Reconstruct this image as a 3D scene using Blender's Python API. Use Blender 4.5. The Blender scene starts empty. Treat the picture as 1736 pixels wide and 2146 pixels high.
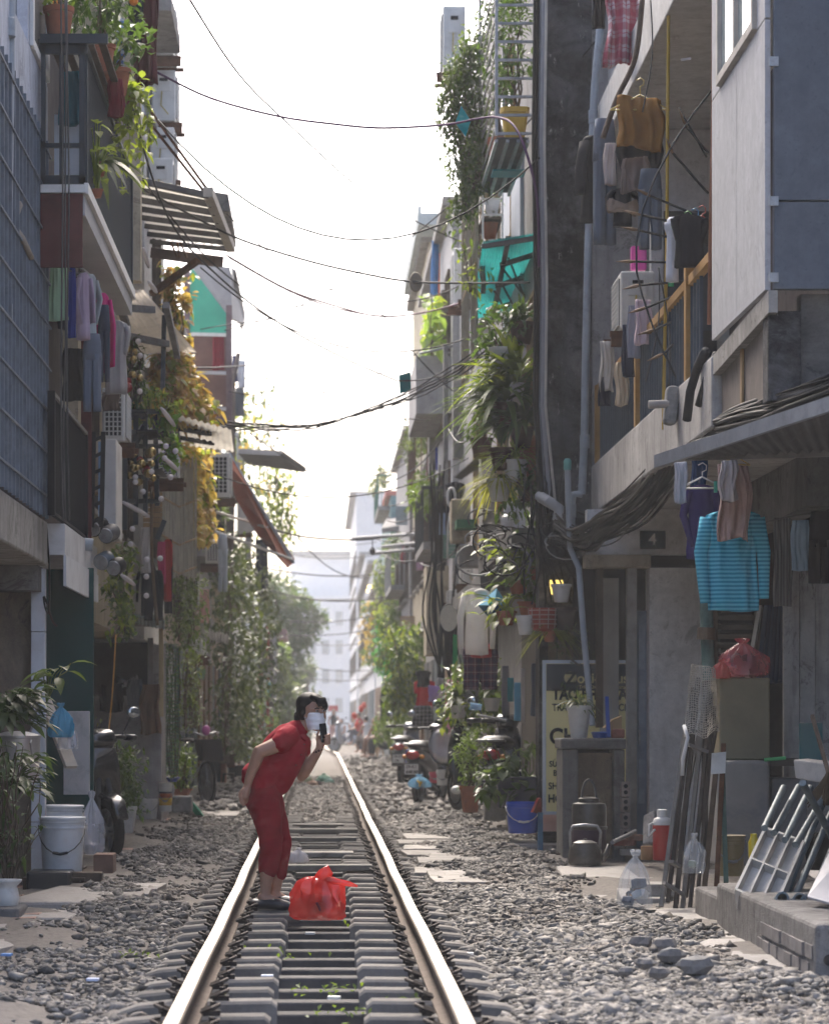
import bpy, math, random
import numpy as np
from mathutils import Vector, Matrix
D = bpy.data
SC = bpy.context.scene
COL = SC.collection
rnd = random.Random(11)
# ---------------------------------------------------------------- camera, sky, sun, exposure
H = 1.1                      # lens height above the rail heads
FV = 6257.5                  # focal length in photo-view pixels (1736 wide)
VX, VY = 669.6, 1500.0       # where the track vanishes
cam = D.cameras.new('camera')
cam.sensor_fit = 'VERTICAL'
cam.sensor_height = 36.0
cam.lens = 36.0 * FV / 2145.4
cam.shift_x = (868.0 - VX) / 2145.4
cam.shift_y = (VY - 1072.7) / 2145.4
cam.clip_start = 0.1
cam.clip_end = 3000
cam.dof.use_dof = True
cam.dof.focus_distance = 19.2
cam.dof.aperture_fstop = 4.5
camo = D.objects.new('camera', cam)
camo.location = (0, 0, H)
camo.rotation_euler = (math.radians(90), 0, 0)
COL.objects.link(camo)
SC.camera = camo
SUN_EL, SUN_AZ = math.radians(50), math.radians(-7)      # azimuth from straight ahead, + to the east side
w = D.worlds.new('World'); SC.world = w; w.use_nodes = True
nt = w.node_tree; nt.nodes.clear()
sky = nt.nodes.new('ShaderNodeTexSky'); sky.sky_type = 'NISHITA'; sky.sun_disc = False
sky.sun_elevation = SUN_EL; sky.sun_rotation = SUN_AZ
sky.air_density = 0.65; sky.dust_density = 6.0; sky.ozone_density = 0.4
bg = nt.nodes.new('ShaderNodeBackground'); bg.inputs['Strength'].default_value = 0.15
wo = nt.nodes.new('ShaderNodeOutputWorld')
nt.links.new(sky.outputs[0], bg.inputs[0]); nt.links.new(bg.outputs[0], wo.inputs[0])
sun = D.lights.new('sun', 'SUN'); sun.energy = 1.25; sun.angle = math.radians(18); sun.color = (1.0, 0.95, 0.88)
suno = D.objects.new('sun', sun); COL.objects.link(suno)
sd = Vector((math.sin(SUN_AZ) * math.cos(SUN_EL), math.cos(SUN_AZ) * math.cos(SUN_EL), math.sin(SUN_EL)))
suno.rotation_euler = sd.to_track_quat('Z', 'Y').to_euler()
suno.location = (0, 20, 30)
SC.view_settings.view_transform = 'Standard'
SC.view_settings.look = 'None'
SC.view_settings.exposure = 2.0
SC.view_settings.gamma = 1.0
SC.view_settings.use_curve_mapping = False
SC.render.engine = 'CYCLES'
SC.cycles.use_denoising = True
SC.cycles.max_bounces = 6
SC.cycles.diffuse_bounces = 3
SC.cycles.glossy_bounces = 2
SC.cycles.transmission_bounces = 4
SC.cycles.transparent_max_bounces = 8
SC.cycles.volume_bounces = 1
SC.cycles.sample_clamp_indirect = 4.0

# ---------------------------------------------------------------- placing helpers
def PT(vx, vy, Y):
    """the place at distance Y that the photo shows at view pixel vx, vy"""
    return Vector(((vx - VX) * Y / FV, Y, H + (VY - vy) * Y / FV))
def YX(vx, X):               # distance at which a facade line at offset X passes column vx
    return X * FV / (vx - VX)
def S(n, Y):                 # n view pixels at distance Y, in metres
    return n * Y / FV

# ---------------------------------------------------------------- mesh builder
class MB:
    def __init__(s):
        s.v = []; s.f = []; s.mi = []; s.m = 0
    def add(s, vs, fs):
        o = len(s.v); s.v.extend([tuple(p) for p in vs])
        s.f.extend([tuple(i + o for i in f) for f in fs]); s.mi.extend([s.m] * len(fs))
        return s
    def bx(s, x0, x1, y0, y1, z0, z1):
        if x0 > x1: x0, x1 = x1, x0
        if y0 > y1: y0, y1 = y1, y0
        if z0 > z1: z0, z1 = z1, z0
        return s.add([(x0,y0,z0),(x1,y0,z0),(x1,y1,z0),(x0,y1,z0),(x0,y0,z1),(x1,y0,z1),(x1,y1,z1),(x0,y1,z1)],
                     [(3,2,1,0),(4,5,6,7),(0,1,5,4),(1,2,6,5),(2,3,7,6),(3,0,4,7)])
    def box(s, c, size, M=None):
        hx, hy, hz = size[0]/2, size[1]/2, size[2]/2
        vs = [Vector((x,y,z)) for z in (-hz,hz) for (x,y) in ((-hx,-hy),(hx,-hy),(hx,hy),(-hx,hy))]
        if M is not None: vs = [M @ q for q in vs]
        c = Vector(c)
        return s.add([q + c for q in vs], [(3,2,1,0),(4,5,6,7),(0,1,5,4),(1,2,6,5),(2,3,7,6),(3,0,4,7)])
    def beam(s, a, b, w, h=None, up=(0,0,1)):
        a, b = Vector(a), Vector(b); h = h or w
        d = (b - a)
        L = d.length
        if L < 1e-6: return s
        d /= L; u = Vector(up)
        if abs(d.dot(u)) > .98: u = Vector((0,1,0))
        sx = d.cross(u).normalized(); uz = sx.cross(d)
        vs = []
        for p in (a, b):
            for (i, j) in ((-1,-1),(1,-1),(1,1),(-1,1)):
                vs.append(p + sx * (i*w/2) + uz * (j*h/2))
        return s.add(vs, [(0,1,2,3),(7,6,5,4),(0,4,5,1),(1,5,6,2),(2,6,7,3),(3,7,4,0)])
    def slab(s, a, b, c, d, t):
        """four-cornered sheet with thickness t"""
        a, b, c, d = map(Vector, (a, b, c, d))
        n = (c - a).cross(d - b).normalized() * (t/2)
        return s.add([a-n,b-n,c-n,d-n,a+n,b+n,c+n,d+n],
                     [(3,2,1,0),(4,5,6,7),(0,1,5,4),(1,2,6,5),(2,3,7,6),(3,0,4,7)])
    def tube(s, pts, r, n=6, cap=True):
        pts = [Vector(p) for p in pts]; k = len(pts)
        rs = r if isinstance(r, (list, tuple)) else [r]*k
        vs = []; fs = []; pu = None
        for i, p in enumerate(pts):
            t = (pts[min(i+1,k-1)] - pts[max(i-1,0)])
            if t.length < 1e-9: t = Vector((0,0,1))
            t.normalize()
            if pu is None:
                u = Vector((0,0,1)) if abs(t.z) < .9 else Vector((1,0,0))
            else: u = pu
            u = (u - t * u.dot(t))
            if u.length < 1e-6: u = t.orthogonal()
            u.normalize(); pu = u; w_ = t.cross(u)
            for j in range(n):
                a = 2*math.pi*j/n
                vs.append(p + (u*math.cos(a) + w_*math.sin(a)) * rs[i])
        for i in range(k-1):
            for j in range(n):
                j2 = (j+1) % n
                fs.append((i*n+j, i*n+j2, (i+1)*n+j2, (i+1)*n+j))
        if cap:
            fs.append(tuple(range(n-1,-1,-1))); fs.append(tuple((k-1)*n + j for j in range(n)))
        return s.add(vs, fs)
    def lathe(s, prof, c=(0,0,0), n=16, M=None, sq=0):
        """profile [(r, z)...] turned about z; sq>0 squares the section"""
        c = Vector(c); vs = []; fs = []; k = len(prof)
        for (r, z) in prof:
            for j in range(n):
                a = 2*math.pi*(j+.5)/n
                ca, sa = math.cos(a), math.sin(a)
                q = 1.0
                if sq: q = 1/((abs(ca)**sq + abs(sa)**sq)**(1/sq))
                p = Vector((r*q*ca, r*q*sa, z))
                if M is not None: p = M @ p
                vs.append(p + c)
        for i in range(k-1):
            for j in range(n):
                j2 = (j+1) % n
                fs.append((i*n+j, i*n+j2, (i+1)*n+j2, (i+1)*n+j))
        if prof[0][0] > 1e-4: fs.append(tuple(range(n-1,-1,-1)))
        if prof[-1][0] > 1e-4: fs.append(tuple((k-1)*n+j for j in range(n)))
        return s.add(vs, fs)
    def ball(s, c, r, n=12, k=8, M=None):
        rr = r if isinstance(r, (list, tuple)) else (r, r, r)
        vs = []; fs = []
        for i in range(k+1):
            th = math.pi*i/k
            for j in range(n):
                a = 2*math.pi*j/n
                p = Vector((rr[0]*math.sin(th)*math.cos(a), rr[1]*math.sin(th)*math.sin(a), -rr[2]*math.cos(th)))
                if M is not None: p = M @ p
                vs.append(p + Vector(c))
        for i in range(k):
            for j in range(n):
                j2 = (j+1) % n
                fs.append((i*n+j, i*n+j2, (i+1)*n+j2, (i+1)*n+j))
        return s.add(vs, fs)
    def grid(s, fn, nu, nv):
        vs = [fn(i/nu, j/nv) for j in range(nv+1) for i in range(nu+1)]
        fs = [(j*(nu+1)+i, j*(nu+1)+i+1, (j+1)*(nu+1)+i+1, (j+1)*(nu+1)+i) for j in range(nv) for i in range(nu)]
        return s.add(vs, fs)
    def poly(s, pts, d):
        """polygon pts extruded by vector d"""
        pts = [Vector(p) for p in pts]; n = len(pts); d = Vector(d)
        fs = [tuple(range(n-1,-1,-1)), tuple(range(n, 2*n))] + [(i, (i+1)%n, n+(i+1)%n, n+i) for i in range(n)]
        return s.add(pts + [p + d for p in pts], fs)
    def flat(s, pts, ws, ds, side, n=14, rip=0.0, seed=0, cap=True, hemmed=False):
        """soft flattened tube along pts: half widths ws along 'side', half depths ds across it; rip = fold depth"""
        pts = [Vector(p) for p in pts]; side = Vector(side).normalized(); k = len(pts); vs = []; fs = []
        rr = random.Random(seed); ph = [rr.uniform(0, 6.28) for _ in range(4)]; fr = rr.choice((3, 4, 5))
        for i, p in enumerate(pts):
            t = (pts[min(i+1,k-1)] - pts[max(i-1,0)]).normalized()
            sd_ = (side - t*side.dot(t)).normalized(); out = sd_.cross(t)
            q = i/(k-1)
            for j in range(n):
                a = 2*math.pi*j/n; ca, sa = math.cos(a), math.sin(a)
                ca = math.copysign(abs(ca)**.75, ca); sa = math.copysign(abs(sa)**.8, sa)
                u = ca
                f = .8*math.sin(fr*1.5*u + ph[0] + .9*math.sin(3*q+ph[1]))*(.4+.7*q) + .3*math.sin(8*q + 2.2*u + ph[2]) + .55*math.sin(fr*3.3*u+ph[1]+2.2*math.sin(4*q+ph[2])) + .4*math.sin(fr*5.1*u+ph[3]-1.7*q)
                hem = rip*ws[i]*.5*math.sin(3.1*u+ph[3])*(q**6 if hemmed else 0)
                vs.append(p + sd_*(ws[i]*ca*(1+rip*.45*math.sin(7*q+ph[2]+(3 if u > 0 else 0)))) + out*(ds[i]*sa + rip*f*min(ws[i],.22)*1.25) + t*hem)
        for i in range(k-1):
            for j in range(n):
                j2 = (j+1) % n
                fs.append((i*n+j, i*n+j2, (i+1)*n+j2, (i+1)*n+j))
        if cap:
            fs.append(tuple(range(n-1,-1,-1))); fs.append(tuple((k-1)*n+j for j in range(n)))
        return s.add(vs, fs)
    def build(s, name, mat, parent=None, smooth=None, bevel=0, sub=0, solid=0):
        me = D.meshes.new(name)
        V = np.array(s.v, dtype=np.float64) if s.v else np.zeros((0,3))
        off = Vector((0,0,0)); loc = None
        if parent is not None:
            r = parent
            while r is not None:
                off += r.location; r = r.parent
        elif len(V):
            lo, hi = V.min(0), V.max(0)
            off = Vector(((lo[0]+hi[0])/2, (lo[1]+hi[1])/2, lo[2])); loc = off
        V = V - np.array(off)
        me.from_pydata(V.tolist(), [], s.f)
        mats = mat if isinstance(mat, (list, tuple)) else [mat]
        for m in mats: me.materials.append(m)
        if len(mats) > 1: me.polygons.foreach_set('material_index', s.mi)
        if smooth:
            me.polygons.foreach_set('use_smooth', [True]*len(s.f))
            if smooth is not True: me.set_sharp_from_angle(angle=math.radians(smooth))
        me.update()
        o = D.objects.new(name, me); COL.objects.link(o)
        if parent is not None: o.parent = parent
        elif loc is not None: o.location = loc
        if bevel:
            b = o.modifiers.new('bevel', 'BEVEL'); b.width = bevel; b.segments = 2; b.limit_method = 'ANGLE'
        if solid:
            b = o.modifiers.new('solid', 'SOLIDIFY'); b.thickness = solid; b.offset = 0
        if sub:
            b = o.modifiers.new('sub', 'SUBSURF'); b.levels = sub; b.render_levels = sub
        return o
def tag(o, label=None, cat=None, group=None, kind=None):
    if label: o['label'] = label
    if cat: o['category'] = cat
    if group: o['group'] = group
    if kind: o['kind'] = kind
    return o
def thing(name, label, cat, loc=(0,0,0), group=None, kind=None):
    o = D.objects.new(name, None); COL.objects.link(o); o.location = loc
    o.empty_display_size = .1
    return tag(o, label, cat, group, kind)
def kids(o): return [c for c in ALLKIDS.get(o.name, ())]
def dup(root, loc, rz=None, label=None, group=None, scale=None):
    """copy a thing with its parts and sub-parts"""
    def cp(o, par):
        c = o.copy(); COL.objects.link(c)
        if par is not None:
            c.parent = par
        for ch in o.children: cp(ch, c)
        return c
    c = cp(root, None); c.location = loc
    if rz is not None: c.rotation_euler = (0, 0, rz)
    if label: c['label'] = label
    if group: c['group'] = group
    if scale: c.scale = (scale,)*3 if not isinstance(scale, tuple) else scale
    return c

# ---------------------------------------------------------------- materials
MC = {}
def _base(name):
    m = D.materials.new(name); m.use_nodes = True
    n = m.node_tree; b = n.nodes['Principled BSDF']
    return m, n, b
def _noise(n, vec, scale, detail=4, rough=.6, dist=0.0):
    t = n.nodes.new('ShaderNodeTexNoise'); t.inputs['Scale'].default_value = scale
    t.inputs['Detail'].default_value = detail; t.inputs['Roughness'].default_value = rough
    t.inputs['Distortion'].default_value = dist
    n.links.new(vec, t.inputs['Vector']); return t.outputs['Fac']
def _map(n, vec, sc):
    t = n.nodes.new('ShaderNodeMapping'); t.inputs['Scale'].default_value = sc
    n.links.new(vec, t.inputs['Vector']); return t.outputs[0]
def _ramp(n, fac, stops):
    t = n.nodes.new('ShaderNodeValToRGB'); e = t.color_ramp.elements
    while len(e) < len(stops): e.new(.5)
    for el, (p, c) in zip(e, stops):
        el.position = p; el.color = (c[0], c[1], c[2], 1) if isinstance(c, (tuple, list)) else (c, c, c, 1)
    n.links.new(fac, t.inputs[0]); return t.outputs[0]
def _mix(n, fac, a, b, mode='MIX'):
    t = n.nodes.new('ShaderNodeMix'); t.data_type = 'RGBA'; t.blend_type = mode
    for i, v in ((0, fac), (6, a), (7, b)):
        if isinstance(v, (int, float)): t.inputs[i].default_value = v
        elif isinstance(v, (tuple, list)): t.inputs[i].default_value = (v[0], v[1], v[2], 1)
        else: n.links.new(v, t.inputs[i])
    return t.outputs[2]
def _bump(n, b, h, strength, dist=.01):
    t = n.nodes.new('ShaderNodeBump'); t.inputs['Strength'].default_value = strength; t.inputs['Distance'].default_value = dist
    n.links.new(h, t.inputs['Height']); n.links.new(t.outputs[0], b.inputs['Normal'])
def _sc(c, k): return tuple(min(1, x*k) for x in c)
def _coord(n, world):
    if world:
        return n.nodes.new('ShaderNodeNewGeometry').outputs['Position']
    tc = n.nodes.new('ShaderNodeTexCoord'); oi = n.nodes.new('ShaderNodeObjectInfo')
    a = n.nodes.new('ShaderNodeVectorMath'); a.operation = 'ADD'
    n.links.new(tc.outputs['Object'], a.inputs[0])
    k = n.nodes.new('ShaderNodeMath'); k.operation = 'MULTIPLY'; k.inputs[1].default_value = 37.0
    n.links.new(oi.outputs['Random'], k.inputs[0]); n.links.new(k.outputs[0], a.inputs[1])
    return a.outputs[0]
def PM(col, rough=.7, var=.25, sc=6.0, metal=0.0, bump=.15, bs=60.0, dirt=0.0, dcol=(.05,.045,.04), spec=.5, objvar=.0, world=False, trans=0.0, tcol=None, alpha=1.0, sheen=0.0, coat=0.0, em=0.0):
    """general painted / plastic / cloth / stone surface"""
    key = (tuple(round(c,4) for c in col), rough, var, sc, metal, bump, bs, dirt, dcol, spec, objvar, world, trans, tcol, alpha, sheen, coat, em)
    if key in MC: return MC[key]
    m, n, b = _base('surface')
    vec = _coord(n, world)
    f = _noise(n, vec, sc, 5, .65)
    c = _mix(n, _ramp(n, f, [(.3, 0.0), (.7, 1.0)]), _sc(col, 1-var), _sc(col, 1+var*.6))
    if objvar:
        oi = n.nodes.new('ShaderNodeObjectInfo')
        c = _mix(n, objvar, c, _ramp(n, oi.outputs['Random'], [(0, .35), (1, 1.0)]), 'MULTIPLY')
    if dirt:
        f2 = _noise(n, vec, sc*2.3, 8, .7, .4)
        c = _mix(n, _ramp(n, f2, [(.5, 0.0), (.72, dirt)]), c, dcol)
    n.links.new(c, b.inputs['Base Color'])
    b.inputs['Roughness'].default_value = rough; b.inputs['Metallic'].default_value = metal
    b.inputs['Specular IOR Level'].default_value = spec if rough < .55 else spec*.3
    if sheen: b.inputs['Sheen Weight'].default_value = sheen
    if coat: b.inputs['Coat Weight'].default_value = coat
    if bump: _bump(n, b, _noise(n, vec, bs, 3), bump, .006)
    if em:
        b.inputs['Emission Color'].default_value = (*col, 1); b.inputs['Emission Strength'].default_value = em
    out = n.nodes['Material Output']
    sh = b.outputs[0]
    if trans:
        t = n.nodes.new('ShaderNodeBsdfTranslucent')
        if tcol: t.inputs[0].default_value = (*tcol, 1)
        else: n.links.new(c, t.inputs[0])
        mx = n.nodes.new('ShaderNodeMixShader'); mx.inputs[0].default_value = trans
        n.links.new(sh, mx.inputs[1]); n.links.new(t.outputs[0], mx.inputs[2]); sh = mx.outputs[0]
    if alpha < 1:
        t = n.nodes.new('ShaderNodeBsdfTransparent')
        mx = n.nodes.new('ShaderNodeMixShader'); mx.inputs[0].default_value = alpha
        n.links.new(t.outputs[0], mx.inputs[1]); n.links.new(sh, mx.inputs[2]); sh = mx.outputs[0]
    if trans or alpha < 1: n.links.new(sh, out.inputs['Surface'])
    MC[key] = m; return m
def WALL(col, stain=(.03,.03,.03), amt=.6, streak=.5, rough=.9, bump=.35, sc=1.0, thr=.5, fleck=1.45):
    """rendered masonry: blotches, rain streaks, chipped patches"""
    key = ('wall', tuple(col), tuple(stain), amt, streak, rough, bump, sc, thr, fleck)
    if key in MC: return MC[key]
    m, n, b = _base('weathered_render')
    vec = _coord(n, True)
    f1 = _noise(n, vec, 1.1*sc, 9, .78, .5)
    f2 = _noise(n, _map(n, vec, (7*sc, 7*sc, .55*sc)), 1.0, 6, .65)
    f3 = _noise(n, vec, 9*sc, 8, .75)
    f4 = _noise(n, vec, 45*sc, 4, .7)
    c = _mix(n, _ramp(n, f3, [(.3, 0.0), (.75, 1.0)]), _sc(col, .78), _sc(col, 1.12))
    c = _mix(n, _ramp(n, f1, [(thr-.08, 0.0), (thr+.2, amt)]), c, stain)
    c = _mix(n, _ramp(n, f2, [(.5, 0.0), (.75, streak)]), c, stain)
    f5 = _noise(n, vec, 3.3*sc, 10, .8, .8)
    c = _mix(n, _ramp(n, f5, [(.56, 0.0), (.60, .55), (.72, .35)]), c, _sc(stain, 1.3))
    c = _mix(n, _ramp(n, f5, [(.30, .8 if fleck > 2 else .5), (.38, 0.0)]), c, _sc(col, fleck))
    if fleck > 2: c = _mix(n, _ramp(n, _noise(n, _map(n, vec, (11, 11, 4)), 1.0, 10, .85), [(.60, 0.0), (.635, .85)]), c, (.42,.41,.40))
    c = _mix(n, _ramp(n, f4, [(.60, 0.0), (.70, .5)]), c, _sc(col, .4))
    n.links.new(c, b.inputs['Base Color']); b.inputs['Roughness'].default_value = rough
    b.inputs['Specular IOR Level'].default_value = .12
    hm = _mix(n, .5, f3, f4)
    _bump(n, b, hm, bump, .02)
    MC[key] = m; return m
def LEAF(col, trans=.45, var=.35, gloss=.42):
    key = ('leaf', tuple(col), trans, var, gloss)
    if key in MC: return MC[key]
    m, n, b = _base('leaf')
    vec = _coord(n, True)
    f = _noise(n, vec, 13, 3, .6); f2 = _noise(n, vec, 3.1, 3, .6)
    c = _mix(n, _ramp(n, f, [(.3, 0.0), (.7, 1.0)]), _sc(col, 1-var), (min(1,col[0]*(1+var*1.5)), min(1,col[1]*(1+var)), col[2]))
    c = _mix(n, _ramp(n, f2, [(.35, 0.0), (.7, .5)]), c, _sc(col, .55))
    n.links.new(c, b.inputs['Base Color']); b.inputs['Roughness'].default_value = gloss
    t = n.nodes.new('ShaderNodeBsdfTranslucent')
    tc = _mix(n, .5, c, (min(1,col[0]*2.6+.02), min(1,col[1]*2.4+.03), col[2]*.8))
    n.links.new(tc, t.inputs[0])
    mx = n.nodes.new('ShaderNodeMixShader'); mx.inputs[0].default_value = trans
    n.links.new(b.outputs[0], mx.inputs[1]); n.links.new(t.outputs[0], mx.inputs[2])
    n.links.new(mx.outputs[0], n.nodes['Material Output'].inputs['Surface'])
    MC[key] = m; return m
def STRIPES(c1, c2, per, axis=2, duty=.5, rough=.85, trans=0):
    key = ('str', c1, c2, per, axis, duty)
    if key in MC: return MC[key]
    m, n, b = _base('striped_cloth')
    tc = n.nodes.new('ShaderNodeTexCoord'); sp = n.nodes.new('ShaderNodeSeparateXYZ')
    n.links.new(tc.outputs['Object'], sp.inputs[0])
    k = n.nodes.new('ShaderNodeMath'); k.operation = 'DIVIDE'; k.inputs[1].default_value = per
    n.links.new(sp.outputs[axis], k.inputs[0])
    fr = n.nodes.new('ShaderNodeMath'); fr.operation = 'FRACT'; n.links.new(k.outputs[0], fr.inputs[0])
    c = _mix(n, _ramp(n, fr.outputs[0], [(duty-.06, 0.0), (duty, 1.0), (.95, 1.0), (1.0, 0.0)]), c1, c2)
    n.links.new(c, b.inputs['Base Color']); b.inputs['Roughness'].default_value = rough
    _bump(n, b, _noise(n, tc.outputs['Object'], 14, 4), .25, .03)
    MC[key] = m; return m
def CHECK(c1, c2, c3, per, rough=.85):
    """tartan / printed cloth"""
    key = ('chk', c1, c2, c3, per)
    if key in MC: return MC[key]
    m, n, b = _base('checked_cloth')
    tc = n.nodes.new('ShaderNodeTexCoord'); sp = n.nodes.new('ShaderNodeSeparateXYZ')
    n.links.new(tc.outputs['Object'], sp.inputs[0]); c = None; fs = []
    for ax in (0, 2):
        k = n.nodes.new('ShaderNodeMath'); k.operation = 'DIVIDE'; k.inputs[1].default_value = per
        n.links.new(sp.outputs[ax], k.inputs[0])
        fr = n.nodes.new('ShaderNodeMath'); fr.operation = 'FRACT'; n.links.new(k.outputs[0], fr.inputs[0]); fs.append(fr.outputs[0])
    c = _mix(n, _ramp(n, fs[0], [(.45, 0.0), (.5, .75), (.95, .75), (1, 0.0)]), c1, c2)
    c = _mix(n, _ramp(n, fs[1], [(.45, 0.0), (.5, .6), (.95, .6), (1, 0.0)]), c, c2)
    for f in fs: c = _mix(n, _ramp(n, f, [(.2, 0.0), (.22, .8), (.26, .8), (.28, 0.0)]), c, c3)
    n.links.new(c, b.inputs['Base Color']); b.inputs['Roughness'].default_value = rough
    MC[key] = m; return m
def GLASS(col=(.06,.07,.08)):
    return PM(col, rough=.08, var=.3, sc=1.5, bump=0, spec=.8)
def PLASTICBAG(col, alpha=.5, trans=.4):
    return PM(col, rough=.22, var=.25, sc=9, bump=.5, bs=26, alpha=alpha, trans=trans)
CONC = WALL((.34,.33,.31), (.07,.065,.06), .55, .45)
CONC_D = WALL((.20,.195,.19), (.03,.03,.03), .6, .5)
STEEL = PM((.32,.33,.34), .45, .3, 8, .7, .1, dirt=.4, dcol=(.12,.07,.04))
BLACKIRON = PM((.014,.015,.017), .55, .3, 8, .2, .1)
RUST = PM((.12,.055,.03), .85, .5, 12, .2, .4, dirt=.5)
WOODD = PM((.085,.065,.05), .85, .4, 5, 0, .4, 40)
WOODL = PM((.34,.23,.12), .75, .3, 4, 0, .3, 40)
PVC = PM((.30,.34,.38), .45, .2, 3, 0, .05, dirt=.35)
WHITEP = PM((.72,.72,.70), .45, .12, 4, 0, .05, dirt=.25, dcol=(.3,.28,.24))
ACW = PM((.62,.62,.59), .5, .12, 4, 0, .05, dirt=.3, dcol=(.28,.26,.22))
CABLE = PM((.022,.021,.021), .6, .4, 4, 0, 0, objvar=.2)
CABLEG = PM((.10,.097,.093), .65, .35, 4, 0, 0)
# ================================================================ THE GROUND AND THE TRACK
def fall(y):                                   # the street dips gently far away
    return 0.0 if y < 88 else (-.5*min(1, (y-88)/55.0))
def sstep(a, b, x):
    t = min(1, max(0, (x-a)/(b-a))); return t*t*(3-2*t)
def wob(y, p=0.0):
    return .10*math.sin(y*1.1+p) + .07*math.sin(y*2.7+1.3*p) + .04*math.sin(y*6.1+p*2)
def edgeR(y):
    return 1.86 + .12*sstep(24,26,y) - .05*sstep(30,34,y) + .42*(1-sstep(13.5,19.5,y)) + wob(y, .6)*.8
def edgeL(y):
    return -1.56 + wob(y, 2.2)*.8 - .25*(1-sstep(15,19,y)) - .1*sstep(24,30,y)
def gh(x, y):
    a = abs(x)
    if a < .47: h = -.27 + .15*sstep(34.5, 38, y)
    elif a < .62: h = -.22 + .06*sstep(34, 38, y)
    else:
        h = -.215 + (.055 + .035*sstep(17,20,y))*sstep(.62, .9, a) + .05*sstep(.95, 1.45, a)
        h += .025*math.sin(x*5.1+y*1.7) * sstep(.7,1.1,a) + .02*math.sin(y*3.3-x*2.2)*sstep(.7,1.1,a)
        if x < 0: h -= .05*sstep(18, 14, y)*sstep(.8,1.2,a)
    return h + fall(y)
def stones_material(name, dark, light, rough=.85):
    m, n, b = _base(name)
    at = n.nodes.new('ShaderNodeAttribute'); at.attribute_name = 'tint'
    vec = n.nodes.new('ShaderNodeNewGeometry').outputs['Position']
    c = _mix(n, at.outputs['Fac'], dark, light)
    c = _mix(n, _ramp(n, _noise(n, vec, 1.3, 5), [(.5, 0.0), (.75, .55)]), c, (.17,.13,.10))
    c = _mix(n, _ramp(n, _noise(n, vec, 60, 4), [(.35, .5), (.6, 0.0)]), c, _sc(dark, .6))
    n.links.new(c, b.inputs['Base Color']); b.inputs['Roughness'].default_value = rough
    b.inputs['Specular IOR Level'].default_value = .4
    _bump(n, b, _noise(n, vec, 90, 3), .3, .004)
    return m
def ground_material(name, c1, c2, c3, sc=1.0):
    m, n, b = _base(name)
    vec = n.nodes.new('ShaderNodeNewGeometry').outputs['Position']
    f = _noise(n, vec, 1.2*sc, 8, .7); f2 = _noise(n, vec, 22*sc, 6, .75); f3 = _noise(n, vec, 6*sc, 6, .7)
    c = _mix(n, _ramp(n, f, [(.35, 0.0), (.65, 1.0)]), c1, c2)
    c = _mix(n, _ramp(n, f2, [(.4, 0.0), (.65, .8)]), c, c3)
    c = _mix(n, _ramp(n, f3, [(.55, 0.0), (.75, .5)]), c, _sc(c1, .5))
    n.links.new(c, b.inputs['Base Color']); b.inputs['Roughness'].default_value = .95
    b.inputs['Specular IOR Level'].default_value = .25
    _bump(n, b, _mix(n, .5, f2, f3), .8, .03)
    return m
M_DIRT = ground_material('trodden_dirt', (.15,.135,.12), (.20,.18,.16), (.10,.092,.085))
M_PAVE = ground_material('worn_cement', (.33,.31,.285), (.26,.245,.225), (.36,.34,.32), .8)
M_TILEP = PM((.42,.27,.215), .8, .25, 2.2, 0, .2, 40, dirt=.5, dcol=(.22,.17,.14), objvar=.4)
# far ground, all round
g = MB(); g.add([(-390,-30,-.62),(390,-30,-.62),(390,560,-.95),(-390,560,-.95)], [(0,1,2,3)])
tag(g.build('ground', M_DIRT), kind='structure')
# the bed of the track: one sheet with relief
ys = [8.0]
while ys[-1] < 330: ys.append(ys[-1] + max(.09, .012*ys[-1]))
xs = [-3.6,-3.0,-2.6,-2.2] + [-2.0+.08*i for i in range(51)] + [2.2,2.6,3.0,3.6]
g = MB(); nx = len(xs); rg = random.Random(5)
for y in ys:
    for x in xs: g.v.append((x, y, gh(x, y) + rg.uniform(-.012,.012)))
for j in range(len(ys)-1):
    for i in range(nx-1):
        g.f.append((j*nx+i, j*nx+i+1, (j+1)*nx+i+1, (j+1)*nx+i)); g.mi.append(0)
tag(g.build('track_bed', M_DIRT, smooth=True), kind='structure')
# pavements on both sides with broken edges
def pavement(side, name, mat, y0, y1, z, out, edge):
    m = MB(); y = y0; k = 0
    while y < y1:
        e = edge(y) + rg.uniform(-.03,.03); zz = z + fall(y) + rg.uniform(-.006,.006)
        m.v += [(e, y, zz-.22), (e+side*.012, y, zz-.012), (e+side*.05, y, zz), ((e+out)/2, y, zz+.012), (out, y, zz+.02)]
        if k:
            a = (k-1)*5; b_ = k*5
            for i in range(4):
                q = (a+i, a+i+1, b_+i+1, b_+i)
                m.f.append(q if side < 0 else q[::-1]); m.mi.append(0)
        k += 1; y += max(.11, .008*y)
    return tag(m.build(name, mat, smooth=40), kind='structure')
pavement(1, 'pavement_east', M_PAVE, 13.2, 120, -.105, 3.6, edgeR)
pv = pavement(-1, 'pavement_west', M_PAVE, 15.6, 120, -.115, -3.6, edgeL)
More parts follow.
